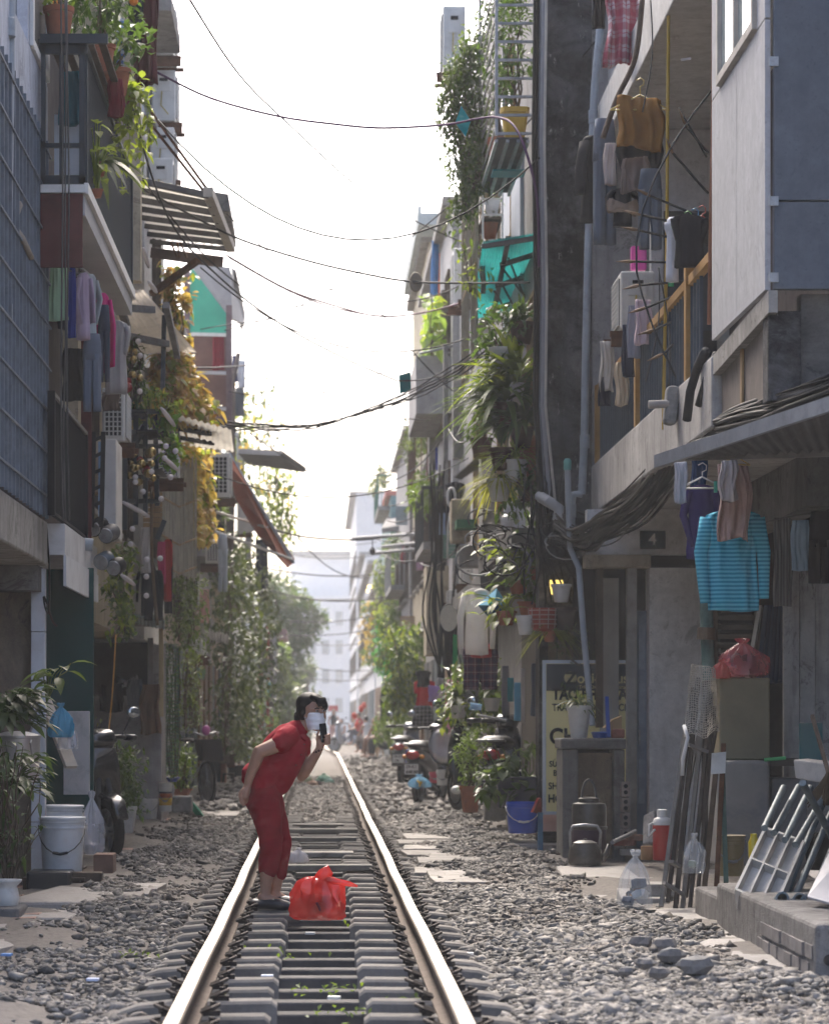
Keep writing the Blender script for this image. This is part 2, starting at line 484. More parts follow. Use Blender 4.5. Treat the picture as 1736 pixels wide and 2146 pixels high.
# terracotta paving tiles on the west pavement, each one by itself
tm = MB(); tm.bx(-.148,.148,-.148,.148,0,.02); tile0 = tm.build('tile', M_TILEP, bevel=.004)
tile_me = tile0.data; D.objects.remove(tile0)
k = 0
for j in range(70):
    for i in range(4):
        y = 17.2 + j*.302; x = -1.83 - i*.302
        if x > edgeL(y)-.2 or (i > 2 and y > 24) or (20.3 < y < 22.8 and rg.random() < .6) or (27 < y < 31 and rg.random() < .7): continue
        o = D.objects.new('tile', tile_me); COL.objects.link(o); o.parent = pv
        o.location = Vector((x, y, -.115 + .003 + rg.uniform(-.004,.004))) - pv.location
        o.rotation_euler = (rg.uniform(-.02,.02), rg.uniform(-.02,.02), rg.uniform(-.015,.015)); k += 1
# rails
M_RAILTOP = PM((.42,.37,.31), .42, .12, 30, .85, .05, 200)
M_RAILSIDE = PM((.10,.075,.058), .8, .4, 20, .2, .4)
def rail_x(y): return 0.0 if y < 70 else -.00003*(y-70)**2
for sx, lab in ((-1, 'polished steel rail beside the woman in red, running beneath her heels'), (1, 'polished steel rail on the sign board and kettle side of the track')):
    prof = [(-.055,-.125),(.055,-.125),(.055,-.112),(.012,-.10),(.009,-.045),(.031,-.035),(.033,-.008),(.026,0),(-.026,0),(-.033,-.008),(-.031,-.035),(-.009,-.045),(-.012,-.10),(-.055,-.112)]
    m = MB(); y = 6.0; k = 0; n = len(prof)
    while y < 300:
        dx = rail_x(y) + .003*math.sin(y*.5+sx) + .0015*math.sin(y*1.7)
        dz = fall(y) + .003*math.sin(y*1.3+sx*2)
        m.v += [(sx*.53 + dx + p[0], y, p[1]+dz) for p in prof]
        if k:
            for i in range(n):
                m.f.append(((k-1)*n+i, (k-1)*n+(i+1)%n, k*n+(i+1)%n, k*n+i)); m.mi.append(0 if i in (6,7,8) else 1)
        k += 1; y += .3 if y < 40 else (1.0 if y < 90 else 5)
    o = m.build('steel_rail', [M_RAILTOP, M_RAILSIDE], smooth=35)
    tag(o, lab, 'rail', 'rails of the track')
# rail joint plates
# sleepers
M_SLEEP = PM((.17,.16,.148), .9, .35, 3.5, 0, .45, 50, dirt=.8, dcol=(.09,.08,.075), objvar=.35)
M_TIE = PM((.085,.08,.078), .8, .35, 4, 0, .4, 40, dirt=.4, dcol=(.03,.028,.026), objvar=.4)
M_CLIP = PM((.055,.045,.04), .7, .4, 12, .5, .3)
def sleeper_proto():
    r = thing('sleeper', 'concrete sleeper with raised end blocks and dark middle under the rails', 'sleeper', (0,0,0), 'sleepers of the track')
    for sx in (-1, 1):
        m = MB(); st = [(.19,-.135,.088),(.215,-.115,.085),(.44,-.118,.088),(.62,-.120,.088),(.78,-.128,.09),(.93,-.165,.09),(1.0,-.205,.085)]
        for (x, z, hw) in st:
            z -= .03*max(0,(x-.7)/.3); m.v += [(sx*x, -hw-.03, -.34), (sx*x, -hw, z-.012), (sx*x, -hw+.014, z), (sx*x, hw-.014, z), (sx*x, hw, z-.012), (sx*x, hw+.03, -.34)]
        for i in range(len(st)-1):
            for j in range(5):
                q = (i*6+j, i*6+j+1, (i+1)*6+j+1, (i+1)*6+j); m.f.append(q if sx < 0 else q[::-1]); m.mi.append(0)
        m.f.append((0,1,2,3,4,5) if sx>0 else (5,4,3,2,1,0)); m.mi.append(0)
        m.build('end_block', M_SLEEP, r)
        for k in (-1, 1):
            c = MB(); x = sx*.53 + k*.085
            pts = [(x-k*.03, -.05, -.103), (x+k*.015, -.05, -.085), (x+k*.045, -.02, -.075), (x+k*.045, .02, -.075), (x+k*.015, .05, -.085), (x-k*.03, .05, -.103)]
            c.tube(pts, .008, 6)
            c.bx(x-.02, x+.05*k if k>0 else x+.02, -.035, .035, -.122, -.098)
            c.tube([(x+k*.02,0,-.11),(x+k*.02,0,-.062)], .012, 6)
            c.build('rail_clip', M_CLIP, r)
    m = MB(); m.bx(-.20,.20,-.075,.075,-.30,-.172); m.build('tie_bar', M_TIE, r, bevel=.01)
    return r
sl0 = sleeper_proto()
sl0.location = (0, 10.4, 0); yy = 10.4; first = True
while yy < 55:
    o = sl0 if first else dup(sl0, (0,0,0)); first = False
    o.location = (rg.uniform(-.015,.015), yy, rg.uniform(-.010,.004)); o.rotation_euler = (0, 0, rg.uniform(-.012,.012))
    yy += .6 + rg.uniform(-.03,.03)
# ballast: real stones, far too many to count
def stones(name, pts, rad, mat, seed, zs=.62):
    rs = np.random.RandomState(seed)
    iv = np.array([(x,y,z) for z in (-1,1) for (x,y) in ((-1,-1),(1,-1),(1,1),(-1,1))])*.72
    fc = np.array([(2,1,0),(3,2,0),(4,5,6),(4,6,7),(0,1,5),(0,5,4),(1,2,6),(1,6,5),(2,3,7),(2,7,6),(3,0,4),(3,4,7)])
    N = len(pts)
    var = iv[None] * rs.uniform(.55,1.25,(60,8,1)) * rs.uniform(.55,1.4,(60,1,3))
    V = var[rs.randint(0,60,N)]
    q = rs.normal(size=(N,4)); q /= np.linalg.norm(q,axis=1,keepdims=True)
    w_,x,y,z = q.T
    Rm = np.stack([1-2*(y*y+z*z),2*(x*y-z*w_),2*(x*z+y*w_),2*(x*y+z*w_),1-2*(x*x+z*z),2*(y*z-x*w_),2*(x*z-y*w_),2*(y*z+x*w_),1-2*(x*x+y*y)],1).reshape(N,3,3)
    V = np.einsum('nij,nkj->nki', Rm, V) * rad[:,None,None]
    V[:,:,2] *= zs
    V += pts[:,None,:]
    me = D.meshes.new(name)
    nv, nf = N*8, N*12
    me.vertices.add(nv); me.vertices.foreach_set('co', V.reshape(-1).astype(np.float32))
    loops = (fc[None] + (np.arange(N)*8)[:,None,None]).reshape(-1)
    me.loops.add(nf*3); me.loops.foreach_set('vertex_index', loops.astype(np.int32))
    me.polygons.add(nf); me.polygons.foreach_set('loop_start', (np.arange(nf)*3).astype(np.int32))
    at = me.attributes.new('tint', 'FLOAT', 'POINT')
    at.data.foreach_set('value', np.repeat(rs.beta(1.5,1.7,N), 8).astype(np.float32))
    me.materials.append(mat); me.update(); me.validate()
    o = D.objects.new(name, me); COL.objects.link(o); tag(o, kind='stuff'); return o
def strew(n, x0, x1, y0, y1, seed, keep, r0=.010, r1=.026):
    rs = random.Random(seed); P = []; Rr = []
    for _ in range(n):
        u = rs.random(); y = y0 * (y1/y0)**u if y0 > 5 else rs.uniform(y0, y1)
        x = rs.uniform(x0, x1)
        kz = keep(x, y, rs)
        if kz is None: continue
        r = rs.uniform(r0, r1) * (1.7 if rs.random() < .10 else 1) * (1 + .012*max(0, y-25))
        P.append((x, y, kz + r*.25)); Rr.append(r)
    return np.array(P), np.array(Rr)
M_STONE = stones_material('ballast_stone', (.05,.046,.041), (.30,.28,.255))
def keep_side(x, y, rs):
    a = abs(x)
    if x > 0 and x > edgeR(y) + rs.gauss(-.1,.10): return None
    if x < 0 and x < edgeL(y) + rs.gauss(.1,.10): return None
    if x > .8 and x < 1.4 and 22 < y < 30.8 and rs.random() < .5: return None
    if x < -.95 and y < 17.5 and rs.random() < .62: return None     # trodden earth there
    if a < 1.0 and y < 21.5 and rs.random() < .55: return None      # sleeper ends show
    if x > 0 and y < 13.5 and x > 1.2 and rs.random() < .5: return None
    if x < 0 and math.sin(x*3.1+y*1.3+1.7*math.sin(y*.8))+.8*math.sin(x*7.3-y*2.9)+rs.gauss(0,.5) < -.75: return None
    return gh(x, y)
def keep_mid(x, y, rs):
    if y < 35.5 and rs.random() < .8: return None
    if .46 < abs(x) < .6 and rs.random() < .5: return None
    return gh(x, y)
p1, r1 = strew(78000, .62, 2.4, 9.5, 36, 1, keep_side)
p2, r2 = strew(46000, -2.0, -.62, 9.5, 36, 2, keep_side)
p3, r3 = strew(13000, -.46, .46, 9.5, 60, 3, keep_mid)
p4, r4 = strew(9000, -2.0, 2.2, 36, 90, 4, lambda x, y, rs: None if abs(x) < .62 else keep_side(x, y, rs), .03, .05)
stones('ballast_gravel', np.concatenate([p1,p2,p3,p4]), np.concatenate([r1,r2,r3,r4]), M_STONE, 9)
# loose pale stepping slabs beside the track
M_SLAB = PM((.36,.34,.315), .9, .3, 3, 0, .5, 40, dirt=.75, dcol=(.17,.15,.13), objvar=.45)
def stepping(x0, x1, y0, y1, n, label, grp, seed, z0_=-.098):
    rr = random.Random(seed)
    for i in range(n):
        y = y0 + (y1-y0)*(i+.5)/n; d = (y1-y0)/n*.5*rr.uniform(.62,.95)
        a = x0 + rr.uniform(-.12,.10); b_ = x1 + rr.uniform(-.1,.12)
        m = MB(); t = rr.uniform(.05,.08); z = z0_ + rr.uniform(-.022,.006)
        m.poly([(a, y-d+rr.uniform(-.04,.04), z), (b_, y-d+rr.uniform(-.06,.06), z), (b_+rr.uniform(-.05,.05), y+d, z+.01), (a+rr.uniform(-.05,.05), y+d+rr.uniform(-.03,.03), z+.01)], (0,0,-t))
        tag(m.build('paving_slab', M_SLAB, bevel=.006), label, 'slab', grp)
stepping(.84, 1.36, 21.6, 30.6, 12, 'loose pale stone slab of the stepping row on the gravel by the blue bucket', 'stone slabs laid on the gravel', 3)
stepping(-1.75, -1.05, 33.5, 42, 9, 'loose pale stone slab of the stepping row before the green creeper houses', 'stone slabs laid along the far gravel', 4, -.085)
stepping(-1.62, -1.22, 18.6, 20.9, 4, 'broken pale slab stacked on the dirt in front of the white paint pails', 'broken slabs before the pails', 6, -.06)
# loose planks and boards between the rails near the woman
M_PLANKG = PM((.20,.19,.175), .85, .35, 6, 0, .4, 40, objvar=.3)
for i, (x0, x1, y, d, z, lab) in enumerate([(-.46,.42,23.6,.11,-.085,'flat grey plank across the sleepers behind the red bag'), (-.34,.36,29.2,.09,-.095,'rounded weathered log across the sleepers below the far gravel'),
        (-.42,.40,31.5,.09,-.1,'dark weathered beam lying across the sleepers beyond the log'), (-.28,.30,26.4,.16,-.11,'pale square board lying on the sleepers past the woman'), (-.30,.27,33.2,.14,-.11,'pale thin board at the edge of the gravel fill'),
        (-.47,-.12,18.2,.07,-.118,'dark plank lying under the sandals of the woman')]):
    m = MB(); m.bx(x0, x1, y-d, y+d, z-.035, z+.012)
    tag(m.build('plank', M_PLANKG if i not in (3,) else M_SLAB, bevel=.01), lab, 'plank')
# a few big rocks on the gravel by the steps
M_ROCK = stones_material('rock', (.15,.145,.14), (.32,.31,.30))
for i, (vx, vy, w_, lab) in enumerate([(1455,2035,78,'big square grey rock at the end of the rubble heap'), (1340,1985,60,'brownish rock at the top of the rubble heap'), (1390,1990,62,'pale wedge of rubble beside the brownish rock'),
        (1405,2010,60,'flat slab of rubble in the middle of the heap'), (1350,2025,46,'dark angular rock at the foot of the rubble heap'), (1310,2040,34,'small pale rock beside the rubble heap'), (1380,2045,50,'long low rock in front of the rubble heap')]):
    Y = 1.16*FV/(vy-VY); p = PT(vx, vy, Y); s = S(w_, Y)/2
    rr = random.Random(i+40); m = MB(); m.ball((0,0,0), (s, s*.8, s*.6), 7, 4)
    m.v = [tuple(c*rr.uniform(.8,1.2) for c in v) for v in m.v]
    m.v = [(v[0]+p.x, v[1]+p.y, v[2]+p.z+s*.3) for v in m.v]
    tag(m.build('rock', M_ROCK, bevel=.006), lab, 'rock', 'rubble heap on the gravel')
# haze: the morning air of the street
hz = MB(); hz.bx(-392, 392, -32, 562, -2.2, 24)
m = D.materials.new('haze'); m.use_nodes = True; n = m.node_tree; n.nodes.clear()
pvn = n.nodes.new('ShaderNodeVolumePrincipled'); pvn.inputs['Color'].default_value = (.93,.955,.985,1)
pvn.inputs['Density'].default_value = .0007; pvn.inputs['Anisotropy'].default_value = .2
on = n.nodes.new('ShaderNodeOutputMaterial'); n.links.new(pvn.outputs[0], on.inputs['Volume'])
tag(hz.build('haze', m), kind='stuff')
# ================================================================ BUILDERS
def BB(vx0, vy0, vx1, vy1, Y):
    a = PT(vx0, vy1, Y); b = PT(vx1, vy0, Y)
    return a.x, b.x, a.z, b.z
def rv(r): return Vector((r.uniform(-1,1), r.uniform(-1,1), r.uniform(-1,1)))
def leaf(m, p, d, L, W, droop=.3, seg=3, side=None):
    d = d.normalized()
    if side is None:
        side = d.cross(Vector((0,0,1)))
        if side.length < .1: side = Vector((1,0,0))
    side = side.normalized(); n = side.cross(d)
    if seg <= 1:
        t = p + d*L; t.z -= droop*L; c = p + d*L*.5 - Vector((0,0,droop*L*.25))
        m.add([p, c+side*W*.5+n*W*.12, t, c-side*W*.5+n*W*.12], [(0,1,2),(0,2,3)]); return
    vs = [p]; fs = []
    for i in range(1, seg):
        t = i/seg; w_ = W*.5*math.sin(math.pi*(t**.8))
        c = p + d*L*t; c.z -= droop*L*t*t
        vs += [c+side*w_+n*w_*.3, c, c-side*w_+n*w_*.3]
    t = p + d*L; t.z -= droop*L; vs.append(t)
    fs += [(0,1,2),(0,2,3)]
    for i in range(seg-2):
        a = 1+i*3; fs += [(a,a+3,a+4,a+1),(a+1,a+4,a+5,a+2)]
    a = 1+(seg-2)*3; fs += [(a,len(vs)-1,a+1),(a+1,len(vs)-1,a+2)]
    m.add(vs, fs)
def bush(m, c, rad, n, L, W, r, droop=.25, seg=1, per=9, fill=.55, up=.25):
    """leaf clumps spread through an uneven volume"""
    c = Vector(c)
    for _ in range(max(1, n//per)):
        while True:
            q = rv(r)
            if q.length <= 1 and (q.length > fill or r.random() < .35): break
        k = c + Vector((q.x*rad[0], q.y*rad[1], q.z*rad[2]))*r.uniform(.8,1.12)
        ax = (Vector((q.x,q.y,q.z+up)) + rv(r)*.5).normalized()
        for j in range(per):
            dd = (ax*.5 + rv(r)).normalized()
            leaf(m, k + rv(r)*L*.9, dd, L*r.uniform(.7,1.25), W*r.uniform(.7,1.2), droop*r.uniform(.3,1.6), seg)
def stem(m, a, b, r0, r1, r, wig=.05, n=5):
    a, b = Vector(a), Vector(b); pts = []
    for i in range(n+1):
        t = i/n; pts.append(a.lerp(b, t) + (rv(r)*wig*(b-a).length if 0 < i < n else Vector((0,0,0))))
    m.tube(pts, [r0+(r1-r0)*i/n for i in range(n+1)], 5); return pts
L_DARK = LEAF((.045,.085,.028)); L_MID = LEAF((.075,.125,.03)); L_LIME = LEAF((.18,.24,.045), .5)
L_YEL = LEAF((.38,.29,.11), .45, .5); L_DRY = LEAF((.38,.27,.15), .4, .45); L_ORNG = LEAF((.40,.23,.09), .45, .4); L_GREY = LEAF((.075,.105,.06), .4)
TERRA = PM((.34,.13,.075), .85, .25, 6, 0, .2, 30, dirt=.35, dcol=(.16,.12,.1))
WPOT = PM((.62,.61,.58), .5, .12, 5, 0, .1, dirt=.45, dcol=(.3,.27,.23))
SOIL = PM((.06,.045,.035), .95, .4, 20, 0, .5)
BARK = PM((.11,.085,.06), .9, .4, 12, 0, .5, 30)
def pot(par, c, r, h, mat, sq=0, n=18, name='pot', taper=.72):
    m = MB(); m.lathe([(r*taper*.9,0),(r*taper,.01),(r*.97,h*.8),(r*.97,h*.84),(r*1.08,h*.85),(r*1.1,h),(r*.98,h),(r*.92,h*.9),(0,h*.89)], c, n, sq=sq)
    p = m.build(name, mat, par, smooth=40)
    return p
def plant(name, label, c, kind, r, potr=.1, poth=.18, potm=None, n=120, L=.07, W=.035, rad=(.2,.2,.25), lm=None, seed=1, up=None, group=None, cat='plant', sq=0, lift=None, hang=.5, lean=(0,0,0)):
    """potted plant standing at c (bottom of its pot)"""
    r = random.Random(seed); c = Vector(c); t = thing(name, label, cat, c, group)
    top = Vector((c.x, c.y, c.z + poth*.92))
    if potr: pot(t, c, potr, poth, potm or TERRA, sq)
    lm = lm or L_MID; f = MB(); s = MB()
    if kind == 'bush':
        cc = top + Vector((0,0,lift if lift is not None else rad[2]*.9)) + Vector(lean)
        for i in range(6): stem(s, top + rv(r)*potr*.3, cc + Vector((r.uniform(-.6,.6)*rad[0], r.uniform(-.6,.6)*rad[1], r.uniform(-.2,.6)*rad[2])), .006+.01*rad[2], .003, r)
        bush(f, cc, rad, n, L, W, r, per=8)
    elif kind == 'strap':
        for i in range(n):
            a = r.uniform(0, 6.283); e = r.uniform(.15, 1.25)
            d = Vector((math.cos(a)*math.cos(e)*rad[0], math.sin(a)*math.cos(e)*rad[1], math.sin(e)*rad[2])).normalized()
            leaf(f, top + Vector((math.cos(a),math.sin(a),0))*potr*.3*r.random() + Vector((0,0,r.uniform(0,rad[2]*.12))), d + Vector(lean), L*r.uniform(.6,1.15), W*r.uniform(.7,1.2), r.uniform(.25,.9), 5)
    elif kind == 'vine':
        for i in range(n):
            a = r.uniform(0, 6.283); p = top + Vector((math.cos(a)*potr, math.sin(a)*potr, 0))
            q = p + Vector((math.cos(a)*rad[0]*r.random(), math.sin(a)*rad[1]*r.random(), -hang*r.uniform(.3,1)))
            mid = p + Vector((math.cos(a)*rad[0]*.6, math.sin(a)*rad[1]*.6, .05))
            pts = [p, mid] + [mid.lerp(q, k/5) + rv(r)*.02 for k in range(1,6)]
            s.tube(pts, .003, 4)
            for k in range(1, len(pts)):
                for _ in range(3):
                    leaf(f, pts[k] + rv(r)*.02, rv(r)+Vector((0,0,-.3)), L*r.uniform(.6,1.2), W*r.uniform(.7,1.2), .35, 3)
        bush(f, top + Vector((0,0,rad[2]*.5)), (rad[0],rad[1],rad[2]*.7), n*10, L, W, r, seg=3, per=6)
    elif kind == 'broad':
        for i in range(n):
            a = r.uniform(0, 6.283); k = r.random()**.6
            b = top + Vector((math.cos(a)*rad[0]*k*.85, math.sin(a)*rad[1]*k*.85, rad[2]*r.uniform(.15,1.15))) + Vector(lean)
            s.tube([top + rv(r)*potr*.3, top.lerp(b,.6)+Vector((0,0,.05)), b], .004, 4)
            lf = MB(); leaf(lf, b, Vector((math.cos(a), math.sin(a), r.uniform(-.4,.5))), L*r.uniform(.7,1.2), W*r.uniform(.75,1.15), .4, 4)
            lf.build('leaf', lm, t, smooth=True)
    if f.v: f.build('foliage', lm, t, smooth=(kind != 'bush'))
    if s.v: s.build('stem', BARK if kind == 'bush' else lm, t)
    return t
def creeper(name, label, fn, n, L, W, mats, seed, group=None, stems=8, per=8, droop=.5, seg=1, spread=.12, cat='creeper'):
    """foliage over a surface fn(u,v)->point"""
    r = random.Random(seed); ms = [MB() for _ in mats]; s = MB()
    c0 = fn(.5, 0); t = thing(name, label, cat, c0, group)
    for _ in range(n//per):
        u, v = r.random(), r.random(); k = fn(u, v)
        m = ms[min(len(ms)-1, int(r.random()**1.4*len(ms)))]
        for j in range(per):
            leaf(m, k + rv(r)*spread, rv(r)+Vector((0,-.2,-.4)), L*r.uniform(.6,1.25), W*r.uniform(.6,1.2), droop*r.random(), seg)
    for i in range(stems):
        u = r.random(); pts = [fn(min(1,max(0,u+.15*math.sin(3*q+i)*q)), q) + rv(r)*.02 for q in [j/8 for j in range(9)]]
        s.tube(pts, [.012-.001*j for j in range(9)], 4)
    for m, mt in zip(ms, mats):
        if m.v: m.build('foliage', mt, t)
    s.build('stem', BARK, t); return t
# ---- cloth
def CL(col, var=.16, sheen=.0): return PM(col, .9, var, 5, 0, .5, 16, sheen=sheen, trans=.1)
def garment(kind, vx0, vy0, vx1, vy1, Y, col, label, yaw=0, mat=None, cat=None, group='washing hung out to dry', seed=None, thick=.05, sleeve=.8, name=None, fold=.16):
    x0, x1, z0, z1 = BB(vx0, vy0, vx1, vy1, Y); w_ = (x1-x0); h = z1-z0; cx = (x0+x1)/2
    seed = seed if seed is not None else int(vx0*7+vy0*3); r = random.Random(seed)
    ca = max(.25, abs(math.cos(math.radians(yaw)))); w_ /= ca
    ax = Vector((math.cos(math.radians(yaw)), math.sin(math.radians(yaw)), 0)); o = Vector((cx, Y, z0))
    def L(u, v): return o + ax*u + Vector((0,0,v))
    m = MB(); mt = mat or CL(col); n = 7
    if kind == 'cloth':
        N = 16; pts = [L(.02*w_*math.sin(i*.5+seed), h*(1-i/(N-1))) for i in range(N)]
        tp = r.uniform(-.18,.12); gt = r.uniform(0,.22); ws = [w_*.5*(1+tp*(i/N)-.03-gt*max(0,1-i/4)) for i in range(N)]
        m.flat(pts, ws, [thick*.3*(.5+.5*min(1,i/3)) for i in range(N)], ax, 60, fold*.9, seed, hemmed=True)
    elif kind in ('shirt', 'jacket'):
        tw = w_*.5*((.56 if kind == 'jacket' else .62) if sleeve > .4 else .74)
        prof = [(1.0,.36),(.975,.78),(.95,1.02),(.9,1.10),(.82,1.0),(.72,.95),(.6,.92),(.48,.92),(.36,.95),(.24,.97),(.12,1.0),(0,.98)]
        m.flat([L(0, h*q) for q, _ in prof], [tw*k for _, k in prof], [thick*(.45+.4*(1-q)) for q, _ in prof], ax, 48, fold*.5, seed, hemmed=True)
        for s in (-1, 1):
            e = w_*.5 - (.0 if kind == 'jacket' else .045)
            a = L(s*tw*.92, h*.915); b = L(s*(tw+(e-tw)*.5+r.uniform(0,.02)), h*(.93-.36*sleeve)); c = L(s*(e*.96+r.uniform(-.05,.02)), h*(.93-r.uniform(.78,.93)*sleeve if sleeve > .4 else .93-.4))
            ptsv = [a, a.lerp(b,.5), b, b.lerp(c,.35), b.lerp(c,.7), c]
            aw = w_*.085 if kind == 'jacket' else tw*.27
            m.flat(ptsv, [aw*1.2, aw*1.1, aw, aw*.85, aw*.78, aw*.7], [thick*.7]*6, ax, 12, fold*.6, seed+s)
    elif kind == 'pants':
        m.flat([L(0,h), L(0,h*.9), L(0,h*.78), L(0,h*.66)], [w_*.36, w_*.42, w_*.46, w_*.48], [thick*.8]*4, ax, 18, fold*.3, seed)
        for s in (-1, 1):
            lp = [L(s*w_*.21, h*(.74-.74*i/7)) + ax*(s*w_*.03*i/7) for i in range(8)]
            m.flat(lp, [w_*(.25-.05*i/7) for i in range(8)], [thick*.75]*8, ax, 30, fold*.7, seed+s)
    elif kind == 'shorts':
        m.flat([L(0,h), L(0,h*.8), L(0,h*.5)], [w_*.38, w_*.45, w_*.48], [thick]*3, ax, 18, fold*.4, seed)
        for s in (-1, 1):
            m.flat([L(s*w_*.22,h*.6), L(s*w_*.24,h*.3), L(s*w_*.26,0)], [w_*.25,w_*.25,w_*.24], [thick]*3, ax, 12, fold*.5, seed+s)
    nm = name or {'cloth':'hanging_cloth','shirt':'hanging_shirt','jacket':'hanging_jacket','pants':'hanging_trousers','shorts':'hanging_shorts'}[kind]
    ob = m.build(nm, mt, smooth=True)
    return tag(ob, label, cat or {'cloth':'cloth','shirt':'shirt','jacket':'jacket','pants':'trousers','shorts':'shorts'}[kind], group)
def hanger(vx, vy, wv, Y, col, label, yaw=0):
    c = PT(vx, vy, Y); h = S(wv, Y)/2; ax = Vector((math.cos(math.radians(yaw)), math.sin(math.radians(yaw)), 0)); m = MB(); mt = PM(col, .4, .1, 4, 0, 0)
    sh = c - Vector((0,0,h*.45))
    m.tube([sh - ax*h - Vector((0,0,h*.35)), c - Vector((0,0,h*.3)), sh + ax*h - Vector((0,0,h*.35)), sh - ax*h - Vector((0,0,h*.35))], .006, 6)
    hk = [c - Vector((0,0,h*.3))] + [c + Vector((0,0,h*.12)) + ax*(.03*math.sin(a)) + Vector((0,0,.03*math.cos(a)))*-1 for a in (0,1,2,3,4.2)]
    m.tube(hk, .004, 5)
    return tag(m.build('clothes_hanger', mt, smooth=True), label, 'hanger', 'clothes hangers')
# ---- lines
def cable(pts, r, label, name='cable', mat=None, sag=0.0, n=16, group='cables over the street', wig=0.0, seed=0, kind=None):
    """pts in (vx, vy, Y); sag in metres when two points are given"""
    P = [PT(*p) for p in pts]; rr = random.Random(seed+int(pts[0][0]))
    if len(P) == 2:
        a, b = P; Q = []
        for i in range(n+1):
            t = i/n; q = a.lerp(b, t); q.z -= sag*4*t*(1-t); Q.append(q)
    else:
        Q = []
        for i in range(len(P)-1):
            p0 = P[max(i-1,0)]; p1 = P[i]; p2 = P[i+1]; p3 = P[min(i+2,len(P)-1)]
            for k in range(6):
                t = k/6
                Q.append(.5*((2*p1)+(p2-p0)*t+(2*p0-5*p1+4*p2-p3)*t*t+(3*p1-p0-3*p2+p3)*t**3))
        Q.append(P[-1])
    if wig: Q = [q + rv(rr)*wig if 0 < i < len(Q)-1 else q for i, q in enumerate(Q)]
    m = MB(); m.tube(Q, r, 6)
    return tag(m.build(name, mat or CABLE, smooth=True), label, name.replace('_',' '), group)
def pipe(pts, r, label, mat=None, name='pipe', cat='pipe', collars=(), group=None, n=12):
    P = [PT(*p) for p in pts]; m = MB(); m.tube(P, r, n)
    for (vx, vy, Y) in collars:
        q = PT(vx, vy, Y); m.lathe([(r*1.05,-.06),(r*1.25,-.055),(r*1.25,.055),(r*1.05,.06)], q, n)
    return tag(m.build(name, mat or PVC, smooth=40), label, cat, group)
# ---- fittings
def ac_unit(x0, x1, y0, y1, z0, z1, face, label, par=None, group='air conditioner units', tray=True, front=False):
    """outdoor unit; face: -1 grille looks west, +1 east, 0 towards the camera"""
    t = thing('air_conditioner', label, 'air conditioner', ((x0+x1)/2, (y0+y1)/2, z0), group)
    m = MB(); m.bx(x0, x1, y0, y1, z0, z1); m.build('casing', ACW, t, bevel=.015)
    g_ = MB(); dk = MB(); h = z1-z0
    if face:
        xf = x0 if face < 0 else x1; cy = (y0+y1)/2
        dk.box((xf+face*.003, cy, (z0+z1)/2), (.006, (y1-y0)*.72, h*.8))
        for i in range(11): g_.box((xf+face*.012, cy, z0+h*(.1+.8*i/10)), (.012, (y1-y0)*.74, .008))
        for i in range(7): g_.box((xf+face*.012, y0+(y1-y0)*(.14+.72*i/6), (z0+z1)/2), (.012, .008, h*.8))
    if front or not face:
        cx = (x0+x1)/2
        dk.box((cx, y0-.003, (z0+z1)/2), ((x1-x0)*.76, .006, h*.8))
        for i in range(10): g_.box((cx, y0-.012, z0+h*(.1+.8*i/9)), ((x1-x0)*.78, .012, .009))
        for i in range(5): g_.box((x0+(x1-x0)*(.13+.74*i/4), y0-.012, (z0+z1)/2), (.012, .012, h*.8))
    dk.build('fan_opening', BLACKIRON, t); g_.build('fan_grille', ACW, t)
    if face and not front:
        b = MB(); b.bx(x0+.06, x1-.06, y0-.012, y0, z1-h*.42, z1-h*.1); b.build('service_cover', ACW, t, bevel=.004)
        b = MB(); b.bx(x0+.09, x1-.09, y0-.02, y0-.012, z1-h*.22, z1-h*.16); b.build('recess_shade', BLACKIRON, t)  # raised black strip, colour stands in for the shade of a grip
        b = MB(); b.tube([(x0+.12,y0-.02,z1-h*.42),(x0+.11,y0-.03,z0+h*.3),(x0+.2,y0-.03,z0+h*.12)], .008, 5); b.build('wire', PM((.45,.36,.12),.6), t)
    if tray:
        for q in ((y0+.06,y0+.10,z0-.05,z0-.004),(y1-.10,y1-.06,z0-.05,z0-.004),(y0-.02,y0+.02,z0-.14,z0-.06)):
            b = MB(); b.bx(x0-.08, x1+.08, *q); b.build('bracket', RUST, t)
    return t
def railing(name, label, a, b, h, n, mat=None, r=.009, post=None, toprail=.025, midrails=(), group='balcony railings', cat='railing', handmat=None):
    """upright bars from a to b (feet), height h"""
    a, b = Vector(a), Vector(b); mat = mat or BLACKIRON
    t = thing(name, label, cat, (a+b)/2, group); m = MB()
    for i in range(n+1):
        p = a.lerp(b, i/n); m.beam(p, p+Vector((0,0,h)), r*2)
    k = m.build('baluster', mat, t); k['kind'] = 'stuff'
    m = MB(); m.beam(a+Vector((0,0,h)), b+Vector((0,0,h)), toprail*2, toprail); m.build('handrail', handmat or mat, t)
    for q in (0.03,)+tuple(midrails):
        m = MB(); m.beam(a+Vector((0,0,h*q)), b+Vector((0,0,h*q)), toprail, toprail*.7); m.build('rail', mat, t)
    for q in (0, 1):
        p = a.lerp(b, q); m = MB(); m.beam(p, p+Vector((0,0,h+.02)), .05); m.build('post', mat, t)
    return t
def corrugated(m, a, b, c, d, n, amp, t=.004):
    """sheet a-b-c-d, ribs run from edge ab to edge dc"""
    a, b, c, d = map(Vector, (a, b, c, d)); nn = (b-a).cross(d-a).normalized()
    k = n*4
    def fn(u, v):
        p = a.lerp(b, u).lerp(d.lerp(c, u), v); return p + nn*(amp*math.sin(u*n*6.283))
    m.grid(fn, k, 4)
